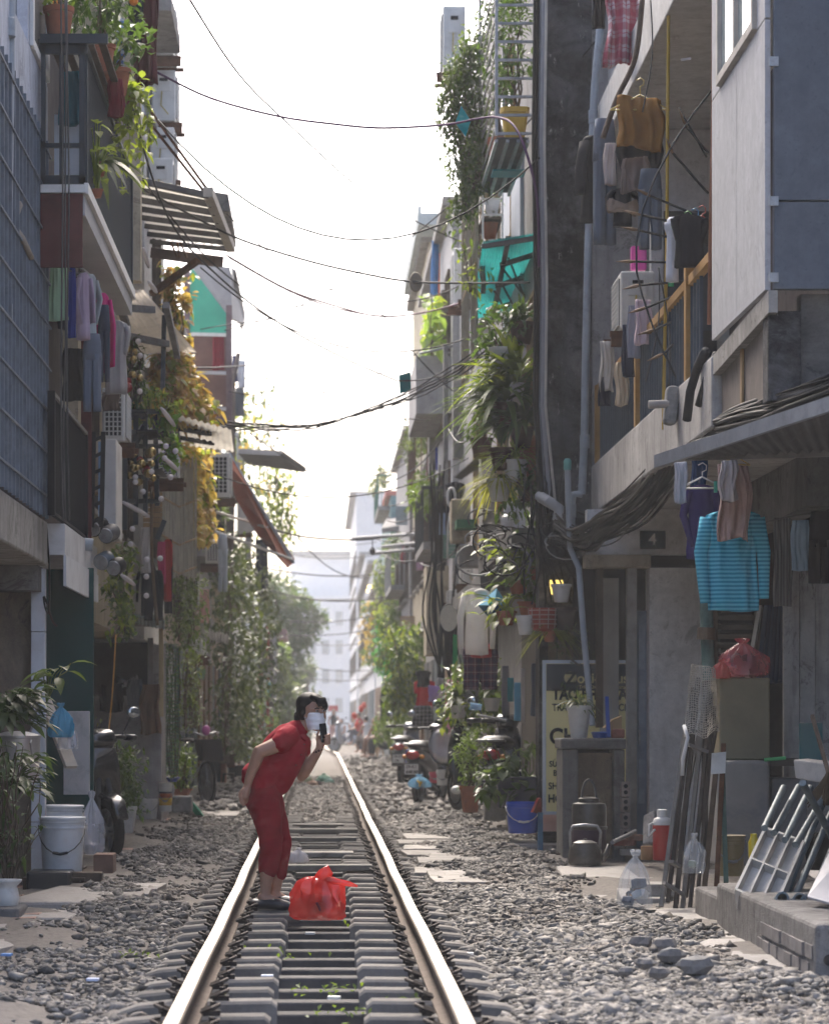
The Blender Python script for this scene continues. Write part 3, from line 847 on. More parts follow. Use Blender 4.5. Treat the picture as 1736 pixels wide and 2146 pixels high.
def awning(name, label, a, b, c, d, mat, n=14, amp=.012, frame=None, group='awnings over the street', cat='awning', beams=2, along=True, bt=.04):
    a, b, c, d = map(Vector, (a, b, c, d)); t = thing(name, label, cat, (a+b+c+d)/4, group)
    m = MB(); corrugated(m, a, b, c, d, n, amp); m.build('roof_sheet', mat, t, smooth=True)
    if frame:
        up = Vector((0,0,-.035)); f = MB()
        for (p, q) in ((a,b),(b,c),(c,d),(d,a)): f.beam(p+up, q+up, bt)
        f.build('frame', frame, t)
        for i in range(1, beams+1):
            f = MB(); q = i/(beams+1)
            if along: f.beam(a.lerp(b,q)+up, d.lerp(c,q)+up, bt)
            else: f.beam(a.lerp(d,q)+up, b.lerp(c,q)+up, bt)
            f.build('rafter', frame, t)
    return t
def bucket(c, r, h, label, col=(.62,.62,.6), name='bucket', lid=True, mat=None, handle=(.2,.2,.2), group=None, seed=0, cat='bucket', n=28):
    t = thing(name, label, cat, c, group); m = MB(); mt = mat or PM(col, .42, .10, 4, 0, .04, dirt=.35, dcol=tuple(x*.5 for x in col), coat=.1)
    m.lathe([(r*.86,0),(r*.88,.008),(r*.97,h*.80),(r*1.03,h*.805),(r*1.03,h*.835),(r*.985,h*.84),(r*.985,h*.90),(r*1.04,h*.905),(r*1.04,h*.925),(r,h*.93),(r*1.0,h*.99)]+([] if lid else [(r*.95,h*.99),(r*.85,.02),(0,.02)]), c, n)
    m.build('body', mt, t, smooth=35)
    if lid:
        m = MB(); m.lathe([(r*1.0,h*.96),(r*1.06,h*.962),(r*1.06,h*1.0),(r*1.02,h*1.012),(r*.9,h*1.0),(0,h*1.0)], c, n); m.build('lid', mt, t, smooth=35)
    m = MB(); a0 = random.Random(seed).uniform(-.5,.2); c = Vector(c)
    pts = [c + Vector((r*1.06*math.cos(q), -abs(r*1.12*math.sin(q)) , h*.86 - h*.5*math.sin(q))) for q in [math.pi*i/10 for i in range(11)]]
    m.tube(pts, .004, 5)
    m.tube(pts[4:7], .010, 6)
    m.build('handle', PM(handle, .5), t, smooth=True)
    return t
def hose(pts, r, name, label, mat, cat=None, group=None, n=8):
    m = MB(); m.tube(pts, r, n); return tag(m.build(name, mat, smooth=True), label, cat or name.replace('_',' '), group)
def text(body, par, loc, size, mat, yaw=0, name='lettering', align='LEFT', ext=.003, bold=0.0, sx=1.0):
    c = D.curves.new(name, 'FONT'); c.body = body; c.size = size; c.extrude = ext; c.align_x = align; c.offset = bold
    o = D.objects.new(name, c); COL.objects.link(o)
    dg = bpy.context.evaluated_depsgraph_get(); me = D.meshes.new_from_object(o.evaluated_get(dg)); D.objects.remove(o)
    me.materials.clear(); me.materials.append(mat)
    o = D.objects.new(name, me); COL.objects.link(o); o.parent = par
    off = Vector((0,0,0)); q = par
    while q is not None: off += q.location; q = q.parent
    o.location = Vector(loc) - off; o.rotation_euler = (math.radians(90), 0, yaw); o.scale = (sx, 1, 1)
    return o
def window(par, side, X, y0, y1, z0, z1, fm=None, gm=None, bars=2):
    """window in a wall that runs along the street (side -1 west wall, +1 east wall); frame stands proud of the wall face at X"""
    s = -side; f = MB()
    for (a, b, c, d) in ((y0,y1,z0,z0+.05),(y0,y1,z1-.05,z1),(y0,y0+.05,z0+.05,z1-.05),(y1-.05,y1,z0+.05,z1-.05)): f.bx(X-s*.01, X+s*.05, a, b, c, d)
    for i in range(1, bars): f.bx(X, X+s*.04, y0+(y1-y0)*i/bars-.02, y0+(y1-y0)*i/bars+.02, z0+.05, z1-.05)
    fr = f.build('window', fm or WOODD, par); g_ = MB(); g_.bx(X-s*.008, X+s*.006, y0+.05, y1-.05, z0+.05, z1-.05); g_.build('pane', gm or GLASS(), fr)
    sl = MB(); sl.bx(X-s*.01, X+s*.10, y0-.06, y1+.06, z0-.05, z0-.004); sl.build('sill', CONC, fr)
    return fr
def house(label, side, X, y0, y1, h, wm, floors=2, name='house', depth=6, seed=0, trim=None, fh=3.0, z0=-.2, door=True, group=None, roof=None, over=.15, win=True):
    """terrace house: front at X (side * X>0 means east), from y0 to y1"""
    r = random.Random(seed); s = -side; xb = X - s*depth
    t = thing(name, label, 'house', ((X+xb)/2, (y0+y1)/2, z0), group)
    m = MB(); m.bx(X, xb, y0, y1, z0, h); m.build('wall', wm, t)
    m = MB(); m.bx(X+s*over, xb, y0+.004, y1-.004, h+.002, h+.14); m.build('roof', roof or CONC, t)
    for f in range(1, floors):
        zf = z0+.1+fh*f
        m = MB(); m.bx(X-s*.01, X+s*(.10), y0+.01, y1-.01, zf-.12, zf); m.build('ledge', trim or CONC, t)
    nw = max(1, int((y1-y0)/2.2))
    for f in range(floors):
        for k in range(nw):
            a = y0 + (y1-y0)*(k+.5)/nw; w2 = min(.6, (y1-y0)/nw*.32); zf = z0+.1+fh*f
            if f == 0 and door:
                m = MB(); m.bx(X-s*.01, X+s*.04, a-w2*1.2, a+w2*1.2, z0+.02, zf+2.2); d_ = m.build('door', PM(r.choice([(.10,.12,.13),(.16,.10,.06),(.06,.09,.10),(.2,.2,.19)]), .6, .3, 5, 0, .2, dirt=.4), t)
                m = MB(); m.bx(X+s*.045, X+s*.07, a-w2*.9, a-w2*.8, zf+.9, zf+1.1); m.build('handle', STEEL, d_)
            elif win: window(t, side, X, a-w2, a+w2, zf+.9, zf+2.2)
    return t
# ================================================================ EAST SIDE
W_DARK = WALL((.16,.16,.165), (.005,.005,.006), .98, .8, sc=1.5, thr=.40, fleck=2.2, bump=.6)
W_GREY = WALL((.36,.35,.345), (.09,.085,.08), .55, .5, sc=1.3)
W_WHITE = WALL((.50,.49,.475), (.10,.095,.09), .55, .5)
W_CREAM = WALL((.52,.46,.34), (.12,.10,.08), .4, .4)
W_BUFF = WALL((.40,.34,.25), (.09,.08,.07), .5, .4)
W_PALE = WALL((.60,.60,.58), (.25,.24,.23), .35, .35)
W_BROWN = WALL((.14,.12,.11), (.03,.03,.03), .5, .4)
SHADEIN = PM((.035,.033,.032), .9, .4, 3)  # near-black tone painted in for the shade inside openings
PANEL_B = WALL((.115,.135,.165), (.06,.07,.085), .3, .3, rough=.6, bump=.08, fleck=1.1)
PANEL_W = WALL((.44,.45,.47), (.22,.22,.23), .25, .25, rough=.65, bump=.08, fleck=1.1)
TAN = PM((.36,.21,.075), .7, .22, 4, 0, .25, 30, dirt=.35, dcol=(.12,.07,.03))
# --- corner house with the balcony, its blue panelled room and the yard below
A = thing('corner_house', 'grey corner house with laundry balcony, blue metal panelled room and number 4 over its door', 'house', (3.2, 21, -.12))
m = MB(); m.bx(2.40,3.9,18.32,26.45,2.87,3.31); m.build('balcony_slab', W_WHITE, A, bevel=.015)
m = MB(); m.bx(2.42,3.9,18.32,26.45,6.0,6.42); m.build('upper_slab', W_PALE, A, bevel=.01)
m = MB(); m.bx(2.55,2.75,18.32,26.45,6.425,9.5); m.build('wall', W_PALE, A)
m = MB(); m.bx(3.42,3.62,16.4,26.45,3.315,5.995); m.build('wall', W_BROWN, A)
m = MB(); m.bx(2.76,3.41,24.9,25.05,3.315,5.99); m.build('wall', W_PALE, A)
m = MB(); m.bx(2.86,3.30,24.84,24.895,3.33,5.3); d_ = m.build('door', PM((.02,.02,.022), .3, .3, 3), A)
m = MB(); m.bx(2.90,3.26,24.82,24.838,4.3,5.0); m.build('pane', GLASS(), d_)
for (a, b) in ((16.12,17.20),(17.215,18.30)):
    m = MB(); m.bx(2.40,2.43,a,b,3.40,4.86 if a < 17 else 4.86); m.build('side_panel', PANEL_W, A)
for (a, b) in ((16.12,16.42),(17.95,18.30)):
    m = MB(); m.bx(2.40,2.43,a,b,4.87,7.0); m.build('side_panel', PANEL_W, A)
fw = MB()
for q in ((16.43,17.94,4.88,4.93),(16.43,16.50,4.93,6.6),(17.15,17.22,4.93,6.6),(17.87,17.94,4.93,6.6)): fw.bx(2.375,2.42,q[0],q[1],q[2],q[3])
fo = fw.build('window', PM((.42,.40,.36), .6), A); m = MB(); m.bx(2.40,2.41,16.5,17.87,4.93,6.6); m.build('pane', PM((.30,.36,.36), .06, .1, 2, 0, 0, spec=1.0), fo)
for (a, b, c, d) in ((2.44,4.3,3.395,3.862),(2.44,4.3,3.872,5.4),(2.44,4.3,5.41,7.2)):
    m = MB(); m.bx(a,b,16.05,16.115,c,d); m.build('front_panel', PANEL_B, A, bevel=.004)
for z in (3.46,3.87,4.62):
    m = MB(); m.bx(2.41,2.46,16.03,16.049,z-.03,z+.02); m.build('bracket', STEEL, A)
m = MB(); m.poly([(2.41,16.06,3.39),(2.41,18.34,3.31),(2.41,18.34,3.19),(2.41,16.06,3.27)], (.05,0,0)); m.build('sill_beam', CONC, A)
m = MB(); m.bx(2.42,2.60,16.14,16.34,2.80,3.29); m.build('pier', W_DARK, A, bevel=.01)
m = MB(); m.bx(2.605,4.3,16.18,16.34,2.80,3.385); m.build('wall', WALL((.16,.155,.15),(.02,.02,.02),.8,.6), A)
for i in range(2):
    m = MB(); m.bx(2.46,2.50,16.36+i*.98,17.32+i*.98,2.83,3.26); m.build('board', PM((.22,.19,.165), .8, .2, 5, 0, .2, 20, dirt=.3), A, bevel=.006)
m = MB(); m.bx(2.44,2.455,17.3,17.36,2.83,3.27); m.build('batten', WOODL, A)
m = MB(); m.bx(4.4,4.6,12.8,26.4,-.15,8); m.build('shading_wall', W_BROWN, A)  # added wall that keeps skylight out of the yard
m = MB(); m.bx(2.52,4.39,16.37,18.3,2.92,3.2); m.build('ceiling', CONC_D, A)  # added slab, blocks skylight over the front of the yard
m = MB(); m.bx(3.91,4.39,18.33,26.4,2.9,3.2); m.build('ceiling', CONC_D, A)  # second added slab closing the yard against light from above
W_PLAS = WALL((.74,.73,.71), (.24,.23,.21), .45, .35, sc=1.2, thr=.52, fleck=1.1)
# ground floor with the number plate
m = MB(); m.bx(2.80,3.24,25.38,25.7,-.15,2.36); m.build('wall', W_PLAS, A)
m = MB(); m.bx(2.28,3.24,25.5,25.7,2.48,2.865); m.build('wall', W_PLAS, A)
m = MB(); m.bx(2.26,2.82,25.44,25.72,2.365,2.475); m.build('lintel', W_BUFF, A, bevel=.01)
m = MB(); m.bx(2.62,2.70,25.46,25.62,-.13,2.36); m.build('door_post', PM((.30,.29,.27), .85, .25, 4, 0, .3, dirt=.4), A)
m = MB(); m.bx(2.705,2.795,25.56,25.6,-.12,2.0); d_ = m.build('door', PM((.24,.28,.33), .6, .2, 4, 0, .1, dirt=.3), A)
for z in (.35,1.0,1.5):
    m = MB(); m.bx(2.72,2.78,25.545,25.56,z,z+.38); m.build('panel', PM((.27,.31,.36), .6), d_)
m = MB(); m.bx(2.72,2.74,25.53,25.56,.86,.98); m.build('lock', STEEL, d_)
m = MB(); m.bx(2.36,2.42,25.52,25.6,1.0,2.36); m.build('door_post', WOODD, A)
m = MB(); m.bx(2.44,2.60,26.0,26.05,.9,2.30); m.build('door', PM((.34,.33,.30), .7, .15, 3, dirt=.2), A)
m = MB(); m.bx(2.25,3.6,26.5,26.58,-.15,2.86); m.build('wall', SHADEIN, A)  # painted near-black so the doorway reads as shaded
pl = MB(); x0,x1,z0,z1 = BB(1342,1114,1391,1148,25.48); pl.bx(x0-.008,x1+.008,25.478,25.499,z0-.008,z1+.008); pb = pl.build('house_number', PM((.08,.08,.07), .7, .3, 20, dirt=.4), A)
pl = MB(); pl.bx(x0,x1,25.468,25.4775,z0,z1); pl.build('plate', PM((.012,.022,.03), .35, .3, 12, dirt=.2), pb)
text('4', pb, ((x0+x1)/2-.004, 25.466, z0+.028), .135, PM((.75,.74,.7), .6), name='numeral', align='CENTER', ext=.001, bold=.002)
m = MB(); x0,x1,z0,z1 = BB(1595,1340,1608,1365,25.5)
# back wall of the yard, its shade painted in near-black
m = MB(); m.bx(3.245,5.2,24.2,24.35,-.15,2.86); m.build('wall', SHADEIN, A)
m = MB(); m.bx(2.9,5.2,18.4,26.4,2.868,2.90); 
sh = MB(); x0,x1,z0,z1 = BB(1500,1185,1578,1500,23.9)
for i in range(16): sh.box(((x0+x1)/2, 23.9, z0+(z1-z0)*(i+.5)/16), (x1-x0, .02, .045), Matrix.Rotation(.6,3,'X'))
so = sh.build('shutter', PM((.10,.09,.075), .8, .2), A); m = MB()
for x in (x0-.04, x1+.0): m.bx(x, x+.045, 23.86, 23.94, z0, z1)
m.build('frame', WOODD, so)
for i in range(3):
    x0,x1,z0,z1 = BB(1641+i*34,1110,1673+i*34,1745,20.6); m = MB(); m.bx(x0,x1,20.6+.02*i,20.66+.02*i,z0,z1); m.build('board', WALL((.46,.45,.44),(.06,.055,.05),.4,.8,sc=1.3), A)
# awning over the yard
AW = thing('yard_awning', 'grey corrugated yard awning below the cable bundle', 'awning', PT(1560,920,17), 'awnings over the street')
m = MB(); corrugated(m, PT(1376,966,17.6), PT(1780,832,14.6), PT(1790,947,17.0), PT(1440,957,18.1), 16, .012); m.build('roof_sheet', PM((.10,.10,.105), .7, .2, 5, .1, .1, dirt=.35), AW, smooth=True)
m = MB(); m.beam(PT(1374,967,17.55), PT(1780,833,14.55), .03, .075); m.build('eaves_strip', PM((.24,.26,.29), .6, .2, 4, .2, .1, dirt=.4), AW)
m = MB(); m.beam(PT(1440,958,18.05), PT(1790,948,16.95), .04); m.build('rafter', PM((.20,.20,.20), .6, .2, 5, .4), AW)
m = MB(); m.beam(PT(1480,1080,21.2), PT(1560,1060,21), .03); 
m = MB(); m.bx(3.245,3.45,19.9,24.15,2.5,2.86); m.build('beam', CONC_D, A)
# steps of the yard
STEPM = WALL((.24,.23,.22), (.05,.047,.045), .7, .7, sc=2.2, bump=.9)
ST = thing('concrete_step', 'worn concrete step with hollow bricks, carrying the frames and pipes', 'step', (3,16,-.2))
m = MB(); m.bx(2.27,4.4,13.7,17.1,-.3,.145); m.build('upper_tread', STEPM, ST, bevel=.02)
m = MB(); m.bx(2.29,4.4,17.11,18.25,-.3,.06); m.build('lower_tread', STEPM, ST, bevel=.02)
for i in range(7):
    for j in range(3):
        m = MB(); y = 13.75 + i*.235 + (j%2)*.11; m.bx(2.262-.004*((i*j)%3), 2.269, y, y+.205, -.19+j*.085, -.19+j*.085+.062); m.build('brick', PM((.22,.205,.20), .9, .3, 8, 0, .4, objvar=.3), ST)
for i in range(2):
    m = MB(); M4 = Matrix.Rotation(math.pi/2,3,'X'); m.lathe([(.026,-.006),(.026,.006)], (2.335+i*.075,13.694,-.02), 14, M4); m.build('brick_hole_shade', SHADEIN, ST)  # flat disc, the shade of a hole put into its colour
# --- blue spear guard and balcony rail
RL = thing('balcony_railing', 'dark blue balcony railing with three ochre timber posts and drying clothes', 'railing', (2.45,22,3.32), 'balcony railings')
BLUEBAR = PM((.06,.08,.105), .6, .3, 8, .1, .1)
m = MB()
for i in range(46):
    y = 19.2 + i*.155; m.bx(2.44,2.462,y,y+.022,3.33,3.93)
k = m.build('baluster', BLUEBAR, RL); k['kind'] = 'stuff'
m = MB(); m.bx(2.425,2.48,18.35,26.4,3.94,4.0); m.build('handrail', TAN, RL)
m = MB(); m.bx(2.44,2.47,18.35,26.4,3.318,3.345); m.build('rail', BLUEBAR, RL)
for (y, z1) in ((19.75,4.30),(22.9,3.96),(26.2,4.0)):
    m = MB(); m.bx(2.41,2.50,y-.05,y+.05,3.315,z1); m.build('post', TAN, RL, bevel=.006)
SP = thing('spear_guard', 'iron spear guard with wooden tips fanning out beyond the balcony railing', 'guard', PT(1400,600,21), None)
SPM = PM((.05,.055,.06), .6, .3, 8, .4); SPT = PM((.21,.14,.09), .7, .25, 8)
for (tx, ty, bx_, by_, ex, ey) in ((1290,548,1330,548,1485,551),(1303,606,1342,597,1430,590),(1315,656,1352,645,1430,612),(1334,702,1372,690,1432,662),(1355,756,1388,742,1432,700),(1300,476,1335,482,1480,515),(1300,440,1340,450,1480,480),(1330,395,1360,410,1482,460),(1420,225,1437,265,1482,320),(1395,290,1408,320,1482,405)):
    if tx == 1303: pass
    m = MB(); m.tube([PT(bx_,by_,20.6), PT(ex,ey,20.9)], .009, 6); m.build('bar', SPM, SP)
    a = PT(bx_,by_,20.6); b = PT(tx,ty,20.5); m = MB(); m.tube([a, a.lerp(b,.25), a.lerp(b,.45), b], [.008,.012,.011,.002], 8); m.build('spear_tip', SPT, SP, smooth=True)
for pts in (((1493,185),(1450,240),(1410,300),(1372,370),(1345,440),(1332,510),(1333,570),(1345,620),(1365,680),(1390,740),(1420,800)), ((1420,225),(1452,280),(1480,330))):
    m = MB(); m.tube([PT(x,y,20.55) for x, y in pts], .007, 6); m.build('hoop', SPM, SP, smooth=True)
# pipes and hoses on the corner house
pipe([(1263,-10,25.9),(1245,180,25.9),(1232,500,25.9),(1226,760,25.9),(1223,930,25.9),(1218,1035,25.9)], .034, 'blue grey plastic downpipe running up the dark wall beside the laundry balcony', collars=[(1242,245,25.9),(1224,925,25.9)])
pipe([(1218,1035,25.9),(1200,1036,25.9),(1196,1060,25.9),(1196,1150,25.9)], .034, 'grey elbow of drain pipe under the white balcony edge', collars=[(1196,1070,25.9)])
pipe([(1188,975,25.7),(1190,1060,25.7),(1194,1150,25.7),(1212,1190,25.6),(1222,1330,25.4),(1240,1520,25.2)], .026, 'thin grey pole with teal cap standing in front of the sign board', mat=PM((.30,.33,.36), .5, .2, 6), collars=[])
m = MB(); m.lathe([(.03,0),(.034,.01),(.034,.08),(.02,.1),(0,.1)], PT(1188,985,25.7), 10); tag(m.build('pole_stopper', PM((.12,.33,.30), .5), smooth=40), 'small teal cap on the top of the thin grey pole', 'stopper')
pipe([(1400,-10,20.9),(1398,200,20.9),(1396,500,20.9),(1390,800,20.9),(1389,900,20.9)], .012, 'thin yellow gas pipe running down in front of the balcony', mat=PM((.42,.27,.03), .5, .15), n=8)
pipe([(1494,-10,18.5),(1492,250,18.5),(1487,500,18.5),(1484,680,18.5)], .012, 'brown cable conduit on the edge of the white side panels', mat=PM((.22,.10,.06), .6, .2), n=8)
cable([(1345,-5,22),(1330,120,22),(1290,210,22),(1262,290,22)], .02, 'rusty clothes pole slanting along the upper balcony edge', name='clothes_pole', mat=PM((.10,.075,.06), .8, .4, 9))
for i, (x0, y0, x1, y1, lab) in enumerate([(1400,820,1378,560,'loose grey wire looping down beside the yellow pipe'),(1352,800,1380,560,'pale loose wire hanging before the blue bars'),(1362,0,1345,235,'thin wire running up past the brown towel')]):
    cable([(x0,y0,20.8),((x0+x1)/2+12,(y0+y1)/2,20.8),(x1,y1,20.8)], .005, lab, mat=CABLEG, group='loose wires by the balcony')
hose([PT(1478,735,18.6), PT(1460,770,18.8), PT(1445,820,18.9), PT(1438,880,19.0)], .03, 'duct_hose', 'thick black ribbed hose curving under the blue room', PM((.025,.026,.03), .6, .3, 20, 0, .3, 60))
hose([PT(1500,740,18.6), PT(1480,790,18.7), PT(1462,850,18.8)], .024, 'duct_hose', 'second black hose tucked beside the thick ribbed one', PM((.03,.03,.033), .6, .3, 20))
m = MB(); m.tube([PT(1358,848,20), PT(1400,846,20)], .028, 12); tag(m.build('drain_spout', PM((.33,.31,.29), .85, .2), smooth=40), 'stubby cement drain spout at the foot of the ochre post', 'spout')
m = MB(); m.box(PT(1405,850,20.05), (.09,.15,.26), Matrix.Rotation(.1,3,'Y')); tag(m.build('cement_block', WALL((.36,.36,.35),(.08,.08,.08),.7,.6), bevel=.03), 'white stained cement stub under the ochre post', 'block')
ac_unit(*[*BB(1300,568,1370,690,23.9)[:2], 23.9, 24.6, *BB(1300,568,1370,690,23.9)[2:]], -1, 'dusty air conditioner standing behind the laundry balcony railing')
x0,x1,z0,z1 = BB(1322,515,1354,565,24.2); m = MB(); m.bx(x0,x1,24.2,24.3,z0,z1); tag(m.build('pink_tub', PM((.75,.10,.42), .4, .1), bevel=.01), 'bright pink plastic tub on top of the air conditioner', 'tub')
# washing on the corner house
garment('cloth',1288,204,1394,312,21.4,(.26,.13,.035),'mustard brown towel folded over a yellow hanger',thick=.09,fold=.22)
hanger(1340,180,125,21.4,(.55,.42,.12),'yellow plastic hanger above the brown towel')
garment('pants',1240,250,1291,512,22.2,(.13,.155,.20),'long blue denim trousers with dark cuff under the grey beam',yaw=20,thick=.06)
garment('jacket',1212,285,1262,466,22.6,(.025,.025,.028),'black leather jacket hanging beside the grey pipe',yaw=50,thick=.07)
garment('cloth',1262,300,1292,388,22.0,(.52,.45,.42),'cream padded cloth between the denim and brown towel',thick=.1)
garment('shirt',1280,280,1398,400,21.7,(.012,.013,.018),'black top half hidden below the brown towel',thick=.06,sleeve=.7)
garment('cloth',1300,330,1362,402,21.6,(.19,.155,.145),'taupe brown cloth hanging below the black top',thick=.06)
garment('jacket',1268,395,1338,475,21.9,(.018,.019,.024),'black sweatshirt with beige hem hanging upside down',thick=.08,sleeve=.5)
garment('cloth',1268,425,1338,445,21.85,(.26,.20,.16),'beige ribbed hem of the upside down sweatshirt',thick=.09,fold=.06)
garment('pants',1334,355,1388,522,21.5,(.115,.14,.18),'blue denim trouser leg hanging behind the spear tips',thick=.06,fold=.2)
garment('cloth',1268,-40,1338,135,23.2,(.5,.3,.35),'white blanket with red flowers hung on the upper pole',thick=.16,fold=.3,mat=CHECK((.50,.42,.46),(.30,.02,.05),(.33,.03,.07),.11))
garment('cloth',1240,-20,1268,60,23.6,(.02,.02,.02),'black garment beside the red flowered blanket')
garment('shirt',1400,450,1485,560,19.4,(.02,.02,.025),'black top on the rack inside the balcony',sleeve=.3)
garment('shirt',1395,455,1420,590,19.6,(.55,.56,.60),'white blouse at the end of the indoor rack',yaw=40,sleeve=.3)
garment('cloth',1398,470,1412,600,20.2,(.10,.42,.22),'green strip of cloth behind the white blouse')
for i, (vx, c) in enumerate([(1440,(.2,.45,.15)),(1455,(.1,.3,.5)),(1470,(.5,.08,.05))]):
    hanger(vx, 455-6*i, 60, 19.5, c, ['green plastic hanger on the indoor rack','blue plastic hanger on the indoor rack','red plastic hanger on the indoor rack'][i], yaw=30)
garment('cloth',1330,628,1366,722,22.2,(.62,.50,.55),'white and pink blanket thrown over the balcony rail',thick=.09,fold=.25)
garment('cloth',1300,680,1330,790,22.6,(.03,.035,.06),'navy blue skirt drying on the balcony rail',thick=.07)
garment('cloth',1312,640,1340,750,22.4,(.25,.27,.33),'grey blue shirt between navy skirt and pink blanket',thick=.06)
garment('cloth',1256,715,1285,820,24.0,(.55,.52,.47),'crumpled white blouse on the rail near the grey pipe',thick=.08,fold=.3)
garment('cloth',1252,790,1278,850,24.0,(.03,.03,.045),'dark blue shorts dangling below the white blouse')
garment('cloth',1286,760,1318,850,23.6,(.60,.50,.36),'cream quilted vest hanging low on the rail',thick=.11,fold=.3)
# big cable bundle
CBN = thing('cable_bundle', 'thick sagging bundle of black and grey cables from the yard awning to the dark wall', 'cable bundle', PT(1400,960,20))
rb = random.Random(3)
base = [(1800,800,15.6),(1660,848,16.0),(1540,885,17.6),(1440,925,20.2),(1395,985,21.5),(1330,1062,23),(1268,1105,24.5),(1215,1135,25.6),(1165,1105,26.0)]
for i in range(38):
    pts = []; oy = rb.uniform(-24,24); oz = rb.uniform(-.12,.12); ph = rb.uniform(0,6)
    for j, (x, y, Y) in enumerate(base):
        kk = .55 if j in (3,) else 1
        pts.append((x + rb.uniform(-16,16) + (oy*.5 if 3 < j < 8 else 0), y + oy*kk + rb.uniform(-7,7) + 9*math.sin(ph+j*1.3), Y+oz))
    P = [PT(*p) for p in pts]; Q = []
    for a in range(len(P)-1):
        p0 = P[max(a-1,0)]; p1 = P[a]; p2 = P[a+1]; p3 = P[min(a+2,len(P)-1)]
        for q in range(5):
            t = q/5; Q.append(.5*((2*p1)+(p2-p0)*t+(2*p0-5*p1+4*p2-p3)*t*t+(3*p1-p0-3*p2+p3)*t**3))
    m = MB(); m.tube(Q, rb.choice((.006,.008,.011,.014)), 6); m.build('cable', CABLEG if i%6 == 0 else CABLE, CBN, smooth=True)
TG = thing('cable_tangle', 'tangled nest of cut grey and black cables on the wall behind the white hooded jacket', 'cable tangle', PT(1080,1150,29))
for i in range(55):
    cx, cy = rb.uniform(1000,1200), rb.uniform(1085,1205); R_ = rb.uniform(14,48); a0 = rb.uniform(0,6.28); Y = rb.uniform(26.5,29.5); e = rb.uniform(.5,1.0)
    if cx > 1150: Y = 26.2; cy = rb.uniform(1085,1160)
    m = MB(); m.tube([PT(cx+R_*math.cos(a0+t)*1.1, cy+R_*e*math.sin(a0+t)+t*3, Y+.03*t) for t in [.35*q for q in range(int(rb.uniform(8,16)))]], rb.choice((.006,.008,.011)), 5); m.build('cable', [CABLE,CABLEG,CABLE,CABLEG,PM((.32,.32,.31),.6)][i%5], TG, smooth=True)
for i in range(14):
    cx = rb.uniform(1095,1185); m = MB(); y0 = rb.uniform(960,1060)
    m.tube([PT(cx,y0,26.4), PT(cx+rb.uniform(-15,15),y0+70,26.3), PT(cx+rb.uniform(-25,25),y0+150,26.35), PT(cx+rb.uniform(-30,40),y0+230,26.3)], .009, 5); m.build('cable', CABLE, TG, smooth=True)
m = MB(); m.tube([PT(1130,1040,26.4), PT(1150,1052,26.2), PT(1170,1066,26.2), PT(1168,1090,26.2)], .05, 10); tag(m.build('elbow_pipe', PM((.36,.36,.36), .6, .2), smooth=40), 'grey elbow pipe above the cable tangle', 'pipe')
# --- tall house with the plant cage: dark end wall, street front at X = 1.95
B = thing('tall_house', 'tall house with mouldy black end wall and plant cages on its front', 'house', (3,32,-.2))
m = MB(); m.bx(1.95,2.42,26.6,27.0,-.2,10); m.build('end_wall', W_DARK, B)
m = MB(); m.bx(2.425,3.7,26.62,27.0,2.9,10); m.build('end_wall', W_GREY, B)
m = MB(); m.bx(2.15,3.7,27.005,46,-.2,10); m.build('wall', W_GREY, B)
for (a, b, z0, z1) in ((28.2,30.4,3.4,5.3),(33,35.5,3.4,5.4),(33,36,6.4,8.6),(38.5,41,3.3,5.2),(38,41,6.2,8.2)): window(B, 1, 2.15, a, b, z0, z1, fm=WOODL)
for (a, b) in ((29,31.4),(36,38)):
    m = MB(); m.bx(2.12,2.148,a,b,-.1,2.2); m.build('door', PM((.10,.085,.07), .7, .3, 4), B)
m = MB(); m.bx(1.75,2.149,27.3,33,2.66,2.82); m.build('ledge', CONC_D, B)
m = MB(); m.bx(1.8,2.148,33.5,45.5,2.5,2.7); m.build('ledge', CONC_D, B)
m = MB(); m.bx(1.965,1.99,26.5,26.6,2.9,10); m.build('corner_strip', W_WHITE, B)
for i, (vx, mt, r_) in enumerate([(1128,PM((.22,.23,.26),.5,.2),.02),(1122,CABLE,.022),(1135,PM((.30,.30,.32),.5,.2),.018),(1117,CABLE,.014),(1141,PM((.5,.47,.42),.6),.012)]):
    Y = 26.45 - .03*i
    pipe([(vx+3,-10,Y),(vx-1,300,Y),(vx+4,600,Y),(vx+1,850,Y),(vx+12+i*3,1080,Y)], r_, ['pale conduit running up the corner of the dark wall','thick black cable up the corner of the dark wall','light grey pipe on the edge of the dark wall','thin black cable slack on the corner of the dark wall','thin cream conduit hugging the edge of the dark wall'][i], mat=mt, n=8, name='conduit')
# steel plant cage on the upper floor
CG = thing('plant_cage', 'steel ladder like plant cage with wire floor high on the tall house', 'plant cage', (1.8,29.4,6.5))
m = MB(); y0, y1 = 28.0, 30.9; zf = 6.54; xa, xb = 1.655, 1.95
for (x, y) in ((xa,y0),(2.045,y0),(xa,y1),(1.9,y1)): 
    m = MB(); m.bx(x-.014,x+.014,y-.014,y+.014,zf,9.2); m.build('upright', STEEL, CG)
for i in range(14):
    m = MB(); z = zf + .02 + i*.172; m.bx(xa,2.06,y0-.012,y0+.012,z-.012,z+.012); m.build('rung', STEEL, CG)
m = MB()
for i in range(14): m.bx(xa-.008,xa+.008,y0,y1,zf+.1+i*.172,zf+.112+i*.172)
for i in range(22): pass
m.build('side_grille', STEEL, CG)['kind'] = 'stuff'
m = MB()
for i in range(58): m.bx(xa,1.96,y0+i*.05,y0+i*.05+.03,zf-.03,zf-.015)
m.build('floor_grate', PM((.10,.10,.10), .7, .3, 6, .3), CG)['kind'] = 'stuff'
